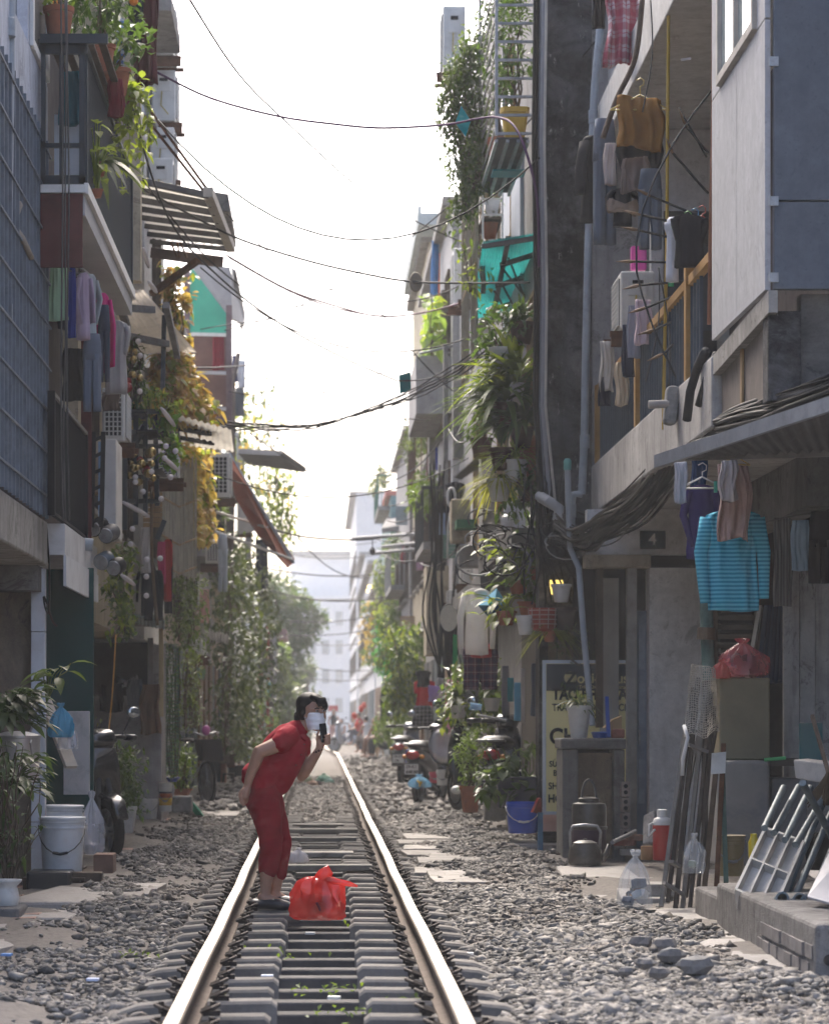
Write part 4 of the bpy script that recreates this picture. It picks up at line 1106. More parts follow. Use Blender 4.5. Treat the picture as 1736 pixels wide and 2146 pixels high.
for x in (xa,1.76,1.86,1.95):
    m = MB(); m.beam((x,y0,zf-.05),(x,y1,zf-.05),.03); m.build('joist', STEEL, CG)
plant('potted_shrub','big yellow square pot with dark shrub inside the steel cage',(1.855,28.45,6.56),'bush',0,.125,.32,PM((.62,.40,.05),.5,.12,4,dirt=.2,dcol=(.4,.25,.05)),n=420,L=.075,W=.04,rad=(.17,.25,.6),lm=L_DARK,seed=4,sq=6,lift=.75)
plant('potted_shrub','dark potted bush filling the top of the steel cage',(1.8,29.8,6.56),'bush',0,.13,.3,TERRA,n=520,L=.08,W=.045,rad=(.2,.4,.8),lm=L_DARK,seed=5,lift=1.0)
creeper('shrub','loose grey green shrub spilling out beside the steel cage',lambda u,v: Vector((1.36+.30*u+.08*math.sin(v*7), 30.3+.8*v, 6.35+1.75*v-.25*math.cos(u*3))),5200,.065,.034,[L_GREY,L_MID,L_DARK],6,spread=.13,cat='shrub')
creeper('shrub','thin leafy branches hanging beneath the wire floor cage',lambda u,v: Vector((1.5+.2*u, 31+.8*v, 5.5+.9*v)),110,.09,.05,[L_LIME,L_MID],7,spread=.12,stems=5,cat='shrub')
m = MB(); m.slab((1.68,29.0,6.40),(2.0,29.0,6.40),(2.0,29.35,6.40),(1.68,29.35,6.40),.02); tag(m.build('teal_sheet', PM((.06,.32,.38), .4, .15, 4, trans=.3)), 'strip of teal plastic sheet under the wire cage floor', 'sheet')
# bamboo lattice screen beside the cage
BL = thing('lattice_screen', 'screen of thin bamboo sticks beside the plant cages', 'screen', (1.66,32,5.7)); m = MB(); rb = random.Random(8)
for i in range(34):
    y = 31 + i*.09; m.tube([(1.63+rb.uniform(-.02,.02),y,4.8),(1.63+rb.uniform(-.02,.02),y+rb.uniform(-.25,.25),7.4)], .007, 4)
m.build('stick', PM((.36,.31,.24), .8, .25, 8), BL)['kind'] = 'stuff'
for z in (4.9,5.8,6.7):
    m = MB(); m.beam((1.62,31,z),(1.62,34.1,z),.02); m.build('batten', WOODL, BL)
# lower small cage
C2 = thing('plant_cage', 'small white plant cage with two pots under the wire floor', 'plant cage', PT(1030,470,32.5))
for (vx) in (1011,1052):
    for Y in (32.5,33.6):
        m = MB(); p = PT(vx,0,32.5); m.bx(p.x-.01,p.x+.01,Y-.01,Y+.01,PT(0,512,32.5).z,PT(0,395,32.5).z); m.build('upright', WHITEP, C2)
for vy in (400,417,450,510):
    m = MB(); a = PT(1011,vy,32.5); b = PT(1052,vy,32.5); m.beam(a, b, .02); m.beam(a, a+Vector((0,1.1,0)), .02); m.build('rung', WHITEP, C2)
m = MB(); a = PT(1009,452,32.5); b = PT(1052,452,32.5); m.bx(a.x,b.x,32.5,33.6,a.z-.03,a.z-.01); m.build('shelf', WOODD, C2)
m = MB(); a = PT(1009,503,32.5); m.bx(a.x,b.x,32.5,33.6,a.z-.03,a.z-.01); m.build('shelf', WOODD, C2)
p = PT(1030,450,32.8); plant('potted_plant','white plastic pot with sparse plant in the small cage',p,'strap',0,.085,.16,PM((.62,.66,.70),.4),n=14,L=.25,W=.03,rad=(.6,.6,1),lm=L_MID,seed=3)
p = PT(1026,500,32.8); plant('potted_plant','terracotta pot on the lower shelf of the small cage',p,'bush',0,.09,.20,TERRA,n=40,L=.05,W=.03,rad=(.08,.08,.07),lm=L_GREY,seed=3)
# door strip and white panel of the upper floor seen past the cage
m = MB(); m.bx(2.11,2.148,31.5,34.5,5.3,7.2); m.build('shutter', PM((.42,.46,.52), .6, .15, 3), B)
# teal awning seen from below
AWT = awning('teal_awning','translucent teal corrugated awning on iron trusses above the hanging plants', PT(1012,506,30), PT(1124,488,29.2), PT(1098,640,33.5), PT(984,672,34.5), PM((.02,.34,.33), .4, .18, 3, 0, .1, trans=.55, dirt=.35, dcol=(.02,.10,.10)), n=22, amp=.010, frame=None)
IRON = PM((.07,.07,.072), .7, .3, 9, .2)
for (a, b) in (((1062,500,29.6),(1030,668,34.2)),((1050,545,30.6),(1122,522,30.2)),((1040,590,31.8),(1112,566,31.4)),((1026,640,33.4),(1100,618,33)),((1012,506,30),(1124,488,29.2))):
    m = MB(); A0, B0 = PT(*a), PT(*b); A0.z -= .05; B0.z -= .05; m.beam(A0, B0, .045); m.build('rafter', IRON, AWT)
for (x0,y0,x1,y1) in ((1060,500,1118,580),(1050,560,1115,640),(1048,590,1080,650),(1035,610,1065,660),(1062,535,1105,640)):
    m = MB(); m.tube([PT(x0,y0,30.6), PT(x1,y1,31.5)], .012, 5); m.build('brace', IRON, AWT)
# hanging garden on the front
def hang_plant(vx, vy, kind, lab, seed, potr=.11, poth=.2, mat=None, X=1.62, **k):
    Y = max(27.1, YX(vx, X)); return plant('hanging_plant', lab, PT(vx, vy, Y), kind, 0, potr, poth, mat or PM((.10,.06,.045),.8,.3,6), seed=seed, group='plants hung on the tall house', **k)
hang_plant(1092,722,'strap','fern like plant right under the teal awning',21,n=90,L=.30,W=.035,rad=(.8,.8,.8),lm=L_DARK,lean=(-.2,0,0))
hang_plant(1050,775,'bush','bushy plant in a white pot below the teal awning',22,mat=WPOT,n=260,L=.09,W=.05,rad=(.26,.3,.2),lm=L_DARK)
hang_plant(1078,850,'strap','large broad strap leaved plant glowing yellow green',23,n=100,L=.66,W=.062,rad=(.9,.7,1),lm=L_LIME,lean=(-.35,0,.15),mat=WPOT)
hang_plant(1056,890,'strap','arching strap plant in the middle of the hanging garden',24,n=120,L=.68,W=.055,rad=(1,.7,.7),lm=L_MID,lean=(-.45,0,0))
hang_plant(1092,940,'strap','dark dense strap plant against the conduit',25,n=110,L=.66,W=.055,rad=(1,.7,.8),lm=L_DARK,lean=(-.3,0,0))
hang_plant(1035,880,'bush','small leaved yellow green plant beside the strap plants',26,n=260,L=.06,W=.035,rad=(.2,.2,.3),lm=L_MID)
hang_plant(1050,985,'strap','stiff upright sword leaved plant with pale edges',27,n=16,L=.62,W=.075,rad=(.5,.5,1.6),lm=LEAF((.03,.06,.03),.2),lean=(-.2,0,.6))
hang_plant(1008,960,'bush','shrub with tiny orange flowers by the sword plant',28,n=200,L=.08,W=.04,rad=(.22,.2,.24),lm=L_MID)
hang_plant(1078,1010,'strap','pale green spider plant spilling from a dark pot',29,n=120,L=.42,W=.02,rad=(1,.8,.6),lm=L_LIME,lean=(-.25,0,0),mat=WPOT)
hang_plant(1045,1050,'strap','drooping spider plant with yellowed tips',30,n=120,L=.42,W=.018,rad=(1,.8,.3),lm=LEAF((.20,.22,.06),.5),lean=(-.25,0,-.2),mat=WPOT)
hang_plant(1105,1050,'vine','trailing vine by the thick black cable',31,n=10,L=.08,W=.06,rad=(.15,.15,.15),hang=.5,lm=L_DARK)
# long timber crates behind the garden
for i, (vx, vy) in enumerate([(1112,830),(1108,960)]):
    p = PT(vx, vy, 27.2); m = MB(); m.bx(p.x-.09,p.x+.09,27.1,27.5,p.z-.2,p.z+.2); tag(m.build('planter_box', [WOODL,TERRA][i], bevel=.01), ['ochre timber planter behind the strap plants','brick red planter behind the sword plant'][i], 'planter')
# neighbouring houses further on
C_ = house('beige house with flat overhanging roof behind the twin air conditioners', 1, 2.12, 58, 68, 10.3, W_CREAM, 3, seed=3, trim=CONC)
m = MB(); m.bx(1.86,2.6,56.5,66,10.4,10.62); m.bx(1.86,1.92,56.5,66,10.62,10.75); tag(m.build('canopy_slab', PM((.40,.44,.43),.8,.15,2,dirt=.4)), 'flat concrete canopy sticking out over the beige house', 'canopy')
D_ = house('grey plaster house with balconies of bare poles', 1, 2.05, 46.2, 57.8, 9.0, W_WHITE, 3, seed=4)
E_ = house('house with pale columns behind the red shirts', 1, 2.05, 68.2, 80, 7.6, W_GREY, 2, seed=5)
F_ = house('low house with red tin roof and teal corrugated wall', 1, 2.0, 84, 96, 7.3, PM((.14,.24,.24), .7, .2, 3, 0, .1, dirt=.3), 2, seed=6, roof=PM((.45,.18,.14), .7, .2, 3))
ac_unit(*[*BB(928,12,975,148,36)[:2], 36, 36.8, *BB(928,12,975,148,36)[2:]], -1, 'high air conditioner on rusty brackets over the shrub')
ac_unit(*[*BB(950,520,975,640,43)[:2], 43, 43.8, *BB(950,520,975,640,43)[2:]], -1, 'grey air conditioner behind the twin by the teal awning')
ac_unit(*[*BB(972,508,1008,625,39)[:2], 39, 39.8, *BB(972,508,1008,625,39)[2:]], -1, 'white air conditioner next to the teal awning')
m = MB(); p = PT(1012,505,36); m.bx(p.x-.25,1.96,36,37.5,p.z-.05,p.z); 
garment('cloth',903,505,918,700,50,(.10,.25,.50),'long blue tarp hanging from the beige house roof',yaw=40,thick=.1,name='tarp',cat='tarp')
garment('cloth',913,505,930,690,51,(.72,.20,.06),'long orange tarp hanging beside the blue tarp',yaw=-20,thick=.1,name='tarp',cat='tarp')
creeper('creeper','round leaved pale green creeper on the balcony of the plaster house',lambda u,v: Vector((1.72+.22*u, 46+4*u, 6.7+.9*v)),260,.19,.16,[LEAF((.16,.26,.08),.5),L_LIME],12,spread=.12,seg=3,per=4)
# balconies with bare poles
for i, (vy, vx0, vx1) in enumerate([(735,878,952),(770,890,960),(868,876,945),(882,876,950),(915,884,960),(952,874,948),(1030,862,930)]):
    Y = 46 + 2*i; a = PT(vx0, vy+6, Y); m = MB(); m.tube([a, Vector((2.05, Y, a.z+.12))], .02, 6)
    tag(m.build('pole', WOODD if i%2 else STEEL, smooth=True), ['bare pole at the foot of the green creeper','bare bamboo pole above the pale column','upper bare pole of the close pair','lower bare pole of the close pair','bent pole beneath the close pair','bare dark pole above the blue cloth','dark pole at the top of the red tin roof'][i], 'pole', 'poles sticking out from the plaster house')
for i, (vx, y0, y1, wv, mt) in enumerate([(905,700,1000,14,CONC),(934,720,1040,9,CONC_D),(960,760,960,22,CONC)]):
    Y = YX(vx, 1.9); a = PT(vx, y1, Y); b = PT(vx, y0, Y); h = S(wv,Y)/2; m = MB(); m.bx(a.x-h,a.x+h,Y,Y+.3,a.z,b.z)
    tag(m.build('pillar', mt), ['pale cement pillar stained with rain behind the poles','slim dark pillar carrying cables by the plaster house','broad grey pillar under the green creeper'][i], 'pillar')
m = MB(); a = PT(960,740,47); m.bx(1.5,2.1,46.5,50.5,a.z-1.0,a.z-.1); tag(m.build('balcony_box', WALL((.42,.41,.40),(.12,.12,.12),.5,.5)), 'rain stained concrete balcony box below the creeper', 'balcony')
m = MB(); m.bx(1.55,2.1,44.0,46.3,4.7,4.9); 
awning('sheet_awning','dark corrugated sheet awning beneath the orange flowers', PT(950,1000,38), PT(1012,945,36), PT(1030,965,38), PT(965,1005,41), PM((.22,.20,.18), .7, .3, 4, dirt=.4), n=18, amp=.012)
# tan post, window grille and stair rail further down
Y = 35; x0,x1,z0,z1 = BB(1001,1005,1014,1165,Y); m = MB(); m.bx(x0,x1,Y,Y+.12,z0,z1); tag(m.build('timber_post', PM((.50,.32,.16),.7,.2,4)), 'light brown timber post beside the striped grille', 'post')
GR = thing('window_grille', 'white barred window grille by the light brown timber post', 'grille', (1.8,33,3.2)); m = MB()
for i in range(11): m.beam((1.72,32.2,2.85+i*.105),(1.88,34.6,2.75+i*.105),.022)
m.build('bar', WHITEP, GR)['kind'] = 'stuff'
m = MB(); m.bx(1.885,1.9,32.2,34.6,2.6,4.0); m.build('backing', SHADEIN, GR)
m = MB(); x0,x1,z0,z1 = BB(1056,1050,1100,1170,30.4); m.bx(x0,x1,30.4,30.5,z0,z1); tag(m.build('white_board', PM((.60,.62,.66),.5)), 'plain white board behind the security camera', 'board')
SC_ = thing('security_camera', 'small white security camera under the spider plants', 'camera', PT(1062,1115,30))
m = MB(); p = PT(1062,1110,30); m.lathe([(.06,0),(.065,.05),(.06,.13),(.02,.16)], p, 14); m.build('housing', WHITEP, SC_, smooth=40); m = MB(); m.ball(p, .045, 12, 6); m.build('lens', GLASS((.02,.02,.02)), SC_, smooth=True)
# washing further down the east side
garment('jacket',900,1055,940,1195,44,(.02,.022,.026),'black coat hanging in front of the pale pillars',thick=.1,sleeve=.6)
garment('pants',905,1150,935,1240,45,(.018,.02,.022),'black leggings below the black coat')
garment('shirt',930,1010,975,1075,41,(.02,.022,.03),'black t-shirt on a pink hanger over the coil',sleeve=.3)
garment('cloth',918,1075,933,1120,41,(.35,.45,.62),'pale blue towel beside the white hose coil')
garment('cloth',948,1060,966,1105,41.5,(.30,.34,.45),'bluish towel beyond the white hose coil')
m = MB(); 
for k in range(4): m.tube([PT(944+8*math.cos(a)+k*.8, 1042+20*math.sin(a), 39.5) for a in [q*.35 for q in range(19)]], .011, 5)
m.tube([PT(944,1062,39.5), PT(938,1100,39.5), PT(936,1170,39.5)], .011, 5)
tag(m.build('hose_coil', WHITEP, smooth=True), 'white coiled hose hanging between the dark shirts', 'hose')
garment('jacket',955,1232,1042,1372,28.2,(.72,.70,.67),'white hooded jacket hanging in the open',mat=PM((.78,.76,.73),.9,.1,5,0,.5,16,trans=.35),thick=.09,sleeve=1.0,seed=4)
m = MB(); p = PT(1006,1243,28.05); m.ball(p, (.065,.05,.045), 14, 8); tag(m.build('jacket_hood', CL((.70,.68,.65)), smooth=True), 'hood of the white hooded jacket', 'hood')
garment('pants',966,1345,1046,1445,28.5,(.1,.02,.04),'dark red tartan pyjama trousers under the white jacket',mat=CHECK((.10,.02,.04),(.03,.02,.06),(.30,.25,.28),.075),thick=.07)
garment('shorts',985,1350,1030,1378,28.3,(.42,.03,.04),'red shorts tucked above the tartan trousers')
garment('pants',994,1370,1012,1430,28.7,(.015,.02,.022),'black leggings hanging behind the tartan trousers')
garment('jacket',920,1265,958,1400,37,(.02,.024,.024),'black tracksuit top with green piping',thick=.09,sleeve=.8)
m = MB(); m.lathe([(.10,0),(.11,.005),(.11,.012),(0,.014)], PT(940,1295,36.8), 20, Matrix.Rotation(math.pi/2,3,'X')@Matrix.Scale(1.5,3,(0,1,0))); tag(m.build('oval_mirror', PM((.62,.58,.48),.2), smooth=40), 'pale oval mirror on the black tracksuit', 'mirror')
garment('cloth',948,1330,958,1400,36.9,(.03,.40,.14),'green scarf hanging at the black tracksuit',)
garment('shirt',866,1425,912,1485,47,(.48,.03,.035),'red football shirt on a hanger',sleeve=.3)
garment('shirt',868,1405,905,1440,46,(.03,.03,.03),'black jacket above the red football shirt',sleeve=.3)
garment('shorts',862,1478,908,1522,46.5,(.05,.05,.06),'black and white checked pyjama shorts',mat=CHECK((.05,.05,.06),(.02,.02,.02),(.4,.4,.42),.06))
garment('cloth',896,1437,928,1472,43,(.42,.26,.55),'lilac bag of cloth hung by its corners',thick=.12)
garment('cloth',934,1424,970,1535,39.5,(.70,.30,.42),'pink bath towel hanging over the scooter',thick=.07,fold=.2)
garment('cloth',840,1140,872,1180,70,(.50,.04,.05),'red banner beneath the distant balcony',thick=.08)
garment('cloth',872,1100,888,1195,60,(.55,.33,.45),'pink and blue sheet on the distant balcony')
garment('cloth',908,935,932,985,52,(.03,.06,.42),'deep blue cloth hung high by the cables')
garment('cloth',893,940,906,1010,54,(.55,.25,.28),'pale red cloth hung beside the deep blue cloth')
garment('pants',795,1445,822,1510,64,(.04,.045,.06),'dark suit hanging by the seated people',)
garment('cloth',802,1385,822,1432,66,(.12,.50,.14),'light green cloth hung beside the round bush')
garment('cloth',1076,1430,1092,1510,30,(.15,.42,.62),'light blue towel hung beside the scooter handlebar')
garment('cloth',1090,1400,1100,1515,29.4,(.55,.53,.52),'white cotton trousers beside the light blue towel')
garment('cloth',1112,1390,1135,1500,28.4,(.09,.12,.17),'dark blue cloth hung at the edge of the sign board')
# blue paper lantern
KT = thing('paper_lantern', 'blue two tone diamond lantern over the white hooded jacket', 'lantern', PT(1030,1270,27.9))
p = [PT(1000,1268,27.9), PT(1040,1232,27.95), PT(1062,1266,27.9), PT(1033,1305,27.9), PT(1035,1268,27.7), PT(1035,1268,28.1)]
m = MB(); m.add(p, [(0,4,1),(1,4,2),(2,5,1),(1,5,0)]); m.build('upper_half', PM((.10,.32,.48),.7,.1), KT)
m = MB(); m.add(p, [(0,3,4),(4,3,2),(2,3,5),(5,3,0)]); m.build('lower_half', PM((.025,.11,.20),.7,.1), KT)
# pothos and pots round the lantern
for i, (vx, vy, lab, k) in enumerate([(1085,1245,'glossy pothos climbing beside the blue lantern',dict(n=34,L=.16,W=.09,rad=(.42,.25,.34),lm=L_LIME)),(1105,1290,'bright pothos drooping over the red basket',dict(n=34,L=.15,W=.085,rad=(.40,.25,.26),lm=L_MID)),(1060,1310,'long leaved plant dropping under the lantern',dict(n=26,L=.18,W=.07,rad=(.34,.2,.3),lm=L_LIME,lean=(0,0,-.15))),(1128,1215,'dark pothos beneath the cable tangle',dict(n=26,L=.14,W=.08,rad=(.3,.2,.3),lm=L_MID))]):
    plant('pothos', lab, PT(vx, vy, 27.6), 'broad', 0, .09, .13, TERRA, seed=50+i, group='pothos plants by the lantern', **k)
BK = thing('wire_basket', 'red wire basket pot hanging by the pothos', 'basket', PT(1137,1320,26.3)); p = PT(1137,1322,26.3)
m = MB(); m.lathe([(.07,0),(.115,.03),(.125,.2),(.115,.2),(.06,.02)], p, 18); m.build('pot', PM((.30,.06,.04),.7,.3,6), BK, smooth=40)
m = MB()
for z in (.06,.1,.14,.18): m.lathe([(.127,z-.004),(.131,z),(.127,z+.004)], p, 18)
for q in range(10): a=q*.628; m.tube([p+Vector((.118*math.cos(a),.118*math.sin(a),.02)), p+Vector((.13*math.cos(a),.13*math.sin(a),.2))], .004, 4)
m.build('wire', PM((.45,.32,.28),.6), BK)
for i, (vx, vy, r_, h_, mt, lab) in enumerate([(1175,1262,.085,.16,WPOT,'white plastic pot on the shelf under the tangle'),(1182,1320,.10,.2,PM((.10,.075,.065),.8),'dark brown pot below the white plastic pot'),(1100,1330,.08,.17,WPOT,'white pot hanging next to the red basket')]):
    t = thing('flower_pot', lab, 'pot', PT(vx,vy,26.3)); pot(t, PT(vx,vy,26.3), r_, h_, mt)
plant('hanging_plant','thin trailing plant hanging in front of the planks',PT(1150,1345,26.3),'strap',0,.06,.1,TERRA,n=70,L=.34,W=.018,rad=(1,.7,.3),lm=LEAF((.16,.19,.07),.5),seed=61,lean=(0,0,-.35),group='plants hung on the tall house')
plant('hanging_plant','wiry plant with thin leaves on bare stems above the sign',PT(1212,1400,26.1),'bush',0,0,.02,TERRA,n=90,L=.06,W=.022,rad=(.3,.15,.28),lm=L_GREY,seed=62,lift=.05,group='plants hung on the tall house')
m = MB(); x0,x1,z0,z1 = BB(1152,1215,1180,1245,26.45); m.bx(x0,x1,26.45,26.5,z0,z1); tag(m.build('lamp_box', PM((.75,.50,.12),.5,em=.6)), 'small lit yellow lamp box under the cable tangle', 'lamp')
for i in range(5):
    x0,x1,z0,z1 = BB(1148+i*20,1290,1165+i*20,1385,26.52); m = MB(); m.bx(x0,x1,26.52,26.56,z0,z1); m.build('board', PM((.16,.12,.08),.85,.3,5,objvar=.3), B)
# cream column and the wires on it
Y = 41; x0,x1,z0,z1 = BB(893,1185,940,1372,YX(915,1.75)); Yc = YX(915,1.75); m = MB(); m.bx(x0,x1,Yc,Yc+1.2,z0,z1); tag(m.build('cream_column', W_CREAM), 'cream plastered column criss-crossed by black wires', 'column')
for i in range(11):
    rb = random.Random(i+90); vx = rb.uniform(895,960)
    cable([(vx,1010+rb.uniform(-60,60),40.5),(vx+rb.uniform(-14,14),1150,40.4),(vx+rb.uniform(-22,22),1290,40.5),(vx+rb.uniform(-12,30),1420,40.5)], .012, 'black wire hanging down past the cream column', group='wires down the cream column')
m = MB(); m.bx(1.7,2.0,38.5,40,1.2,1.5)
for i, (vx, vy, w_, h_, lab) in enumerate([(985,1165,50,45,'mossy carved stone cornice under the timber post'),(965,1090,40,90,'rough brick pier below the green net ledge')]):
    Y = 37; x0,x1,z0,z1 = BB(vx-w_/2,vy-h_/2,vx+w_/2,vy+h_/2,Y); m = MB(); m.bx(x0,x1,Y,Y+.5,z0,z1); tag(m.build('masonry_pier', W_BUFF if i else CONC, bevel=.02), lab, 'masonry')
m = MB(); x0,x1,z0,z1 = BB(956,1088,1000,1106,36.5); m.bx(x0,x1,36.5,37,z0,z1); tag(m.build('green_net', PM((.06,.16,.09),.8,.3,20)), 'green netting over the rough brick pier', 'net')
# far balcony, poles, lit shrine
for i, (vy, x0, x1) in enumerate([(1140,800,890),(1153,785,892),(1122,740,885)]):
    cable([(x0,vy+6,62),(x1,vy-4,60)], .035, ['upper bare pole across the distant balcony','lower bare pole across the distant balcony','long thin pole reaching toward the dangling bulb'][i], name='pole', mat=PM((.36,.36,.36),.6), group='poles of the distant balcony')
m = MB(); a = PT(800,1100,78); b = PT(888,1100,78); m.slab(PT(800,1112,78),PT(888,1098,76),PT(888,1078,84),PT(812,1086,86),.12); tag(m.build('balcony_roof', CONC_D), 'dark flat sheet roof under the teal corrugated wall', 'roof sheet')
m = MB(); a = PT(760,1262,110); b = PT(800,1262,110); m.bx(a.x,b.x,110,112,a.z-.25,a.z); tag(m.build('shrine_shelf', CONC), 'pale shelf under the glowing balcony lights', 'shelf')
SL = thing('light_string', 'cluster of glowing yellow balcony lights far down the street', 'lights', PT(780,1240,111))
rb = random.Random(4)
for i in range(16):
    m = MB(); m.ball(PT(rb.uniform(768,795), rb.uniform(1226,1256), 110.5), .05, 8, 5); m.build('bulb', PM((1.0,.62,.18),.5,em=2.0), SL)
creeper('creeper','hanging creeper under the glowing balcony lights',lambda u,v: PT(765+30*u,1390-125*v,108+2*u),500,.22,.14,[L_MID,L_YEL],31,spread=.22)
creeper('creeper','pale vine on the distant balcony under the poles',lambda u,v: PT(795+50*u,1290-110*v+20*u,80+3*u),900,.17,.10,[L_LIME,L_GREY,L_MID],32,spread=.2)
creeper('creeper','drooping shrub spreading under the distant vine',lambda u,v: PT(806+58*u,1320-50*v+14*math.sin(u*5),74+3*u),700,.15,.09,[L_DARK,L_MID],33,spread=.2)
creeper('creeper','bright green creeper beside the round bush',lambda u,v: PT(793+18*u,1400-110*v,82),420,.18,.12,[LEAF((.06,.26,.05),.4),L_LIME],34,spread=.18)
creeper('shrub','tall leafy bush standing against the east house fronts',lambda u,v: PT(828+48*u-12*(v-.5)**2*4*(1 if u<.5 else -1),1490-170*v,57+3*u),2200,.14,.085,[L_MID,L_DARK,L_LIME],35,spread=.25,cat='shrub')
creeper('shrub','low greenery behind the seated people',lambda u,v: PT(800+95*u,1545-90*v*(.4+.6*u),66+6*(1-u)),1500,.13,.08,[L_MID,L_GREY],36,spread=.25,cat='shrub')
creeper('shrub','mixed greenery around the scooters by the pink towel',lambda u,v: PT(950+115*u,1520-110*v,34+2*u),1200,.10,.06,[L_MID,L_DARK,L_LIME],37,spread=.2,cat='shrub')
for i,(vx,vy) in enumerate([(985,1440),(1030,1460),(960,1475)]):
    plant('potted_plant', ['leafy plant behind the tartan trousers','leafy plant over the scooter mirror','grey green plant behind the pink towel'][i], PT(vx,vy+30,34), 'strap', 0, .1, .15, WPOT, n=40, L=.4, W=.06, rad=(.8,.8,1), lm=[L_GREY,L_MID,L_GREY][i], seed=70+i, group='plants behind the scooters')
# ================================================================ WEST SIDE
W_BLUE = WALL((.42,.46,.54), (.12,.13,.15), .4, .4)
W_TAN = WALL((.26,.21,.16), (.05,.045,.04), .6, .4)
W_SHED = WALL((.46,.44,.44), (.10,.095,.09), .45, .35)
GRL = PM((.15,.18,.22), .6, .25, 6, .1, .1, dirt=.3)
MAROON = PM((.11,.035,.035), .7, .3, 5, 0, .1, dirt=.3)
IRONB = PM((.018,.026,.034), .5, .3, 7, .1, .1)
G = thing('grilled_house', 'narrow house with blue grey iron grille over its whole loggia', 'house', (-2.5,19.5,-.2))
m = MB(); m.bx(-1.92,-4,14,21.1,2.16,2.47); m.build('loggia_slab', CONC, G, bevel=.015)
m = MB(); m.bx(-1.92,-4,14,21.12,5.12,5.55); m.build('beam', W_BLUE, G, bevel=.01)
m = MB(); m.bx(-1.925,-2.1,19.72,21.12,5.555,9); m.build('wall', W_BLUE, G)
m = MB(); m.bx(-1.97,-4,14,19.1,5.555,9); m.build('wall', W_BLUE, G)
m = MB(); m.bx(-1.918,-1.924,19.95,20.95,5.62,8); m.build('render_panel', stones_material('pebbledash',(.05,.05,.05),(.25,.25,.26)), G)
for (a, b, c, d) in ((19.86,19.94,5.56,8),(20.96,21.04,5.56,8),(19.95,20.95,5.556,5.615)):
    m = MB(); m.bx(-1.90,-1.924,a,b,c,d); m.build('panel_frame', WHITEP, G)
m = MB(); m.bx(-2.75,-2.9,14,21.1,2.475,5.115); m.build('wall', WALL((.15,.075,.06),(.03,.03,.03),.5,.3), G)
m = MB(); m.bx(-1.95,-2.74,20.98,21.1,2.475,5.115); m.build('wall', W_BROWN, G)
for i in range(18):
    m = MB(); y = 17.0 + i*.226; m.bx(-1.89,-1.915,y,y+.022,2.475,5.115); m.build('grille_bar', GRL, G)
for i in range(9):
    m = MB(); z = 2.62 + i*.30; m.bx(-1.885,-1.899,17,21.05,z,z+.014); m.build('cross_bar', GRL, G)
for i in range(16):
    m = MB(); y = 17.0 + i*.16; m.bx(-1.965,-1.98,y,y+.02,5.56,8); m.build('window_bar', GRL, G)
m = MB(); m.bx(-2.3,-2.0,17.6,18.3,2.8,3.5)
ac_unit(-2.5,-2.2,18.6,19.3,2.62,3.35,1,'air conditioner shut behind the iron grille',tray=False)
m = MB(); m.bx(-2.05,-4,21.3,21.5,-.15,2.15); m.build('wall', W_TAN, G)
m = MB(); m.bx(-3.2,-3.4,13.8,21.29,-.2,2.155); m.build('shading_wall', W_BROWN, G)  # added to stop light coming in under the loggia
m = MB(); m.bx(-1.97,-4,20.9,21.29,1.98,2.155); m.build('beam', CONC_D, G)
WT = PM((.58,.62,.68), .35, .12, 3, 0, .05, dirt=.3, dcol=(.3,.3,.3))
for i in range(5):
    m = MB(); m.bx(-2.045,-1.945,21.18,21.28,-.1+i*.45,.345+i*.45); m.build('tile', WT, G, bevel=.004)
pipe([(20,-10,18.55),(16,300,18.55),(10,650,18.55),(4,1000,18.55)], .04, 'blue grey drainpipe running down across the iron grille', collars=[(17,58,18.5),(10,655,18.5)])
hose([PT(35,410,19.2), PT(42,430,19), PT(28,470,19), PT(48,500,19), PT(66,540,19.2)], .02, 'flexible_conduit', 'beige ribbed conduit poking out through the grille', PM((.32,.29,.25),.7,.2))
for i,(x0,x1) in enumerate(((128,135),(137,140),(140,148))):
    cable([(x0,0,20.2),(x0+2,180,20.2),(x1-3,420,20.2),(x0+1,700,20.2),(x1-6,900,20.2),(x1-2,1090,20.2)], .006, ['slack grey wire hanging past the plant shelf','brown wire hanging past the green towel','pale wire curling by the drying jackets'][i], mat=CABLEG, group='loose wires on the west side')
cable([(98,1105,21.1),(104,1200,21.1),(103,1280,21.1),(96,1275,21.1),(92,1250,21.1),(98,1262,21.1),(110,1300,21.1),(120,1312,21.1)], .007, 'coiled black cable hanging on the white tiled pillar', group='loose wires on the west side')
# --- house with the two balconies
K = thing('balcony_house', 'dark house with plant balcony above and black railed balcony below', 'house', (-2.6,23,-.2))
m = MB(); m.bx(-2.25,-3.9,21.51,26.2,-.15,9); m.build('wall', W_BROWN, K)
m = MB(); m.bx(-1.60,-2.245,20.4,25.5,4.52,4.70); m.build('balcony_slab', PM((.46,.46,.46),.85,.15,2,0,.15,dirt=.25,dcol=(.2,.2,.2)), K)
m = MB(); m.bx(-1.575,-1.605,20.36,25.55,4.66,4.735); m.build('edge_strip', WHITEP, K)
m = MB(); m.bx(-1.615,-1.90,20.35,20.395,4.16,4.66); m.build('end_panel', MAROON, K)
m = MB(); m.bx(-1.59,-1.90,20.34,20.40,4.665,4.72); m.build('edge_strip', WHITEP, K)
m = MB(); m.bx(-1.80,-2.245,21.12,24.2,2.24,2.46); m.build('lower_slab', PM((.55,.56,.57),.7,.15,2,dirt=.35,dcol=(.2,.2,.2)), K)
m = MB(); m.bx(-1.79,-1.81,21.12,24.2,2.02,2.238); m.build('fascia', PM((.58,.60,.62),.6,.12,2,dirt=.35,dcol=(.25,.25,.25)), K)
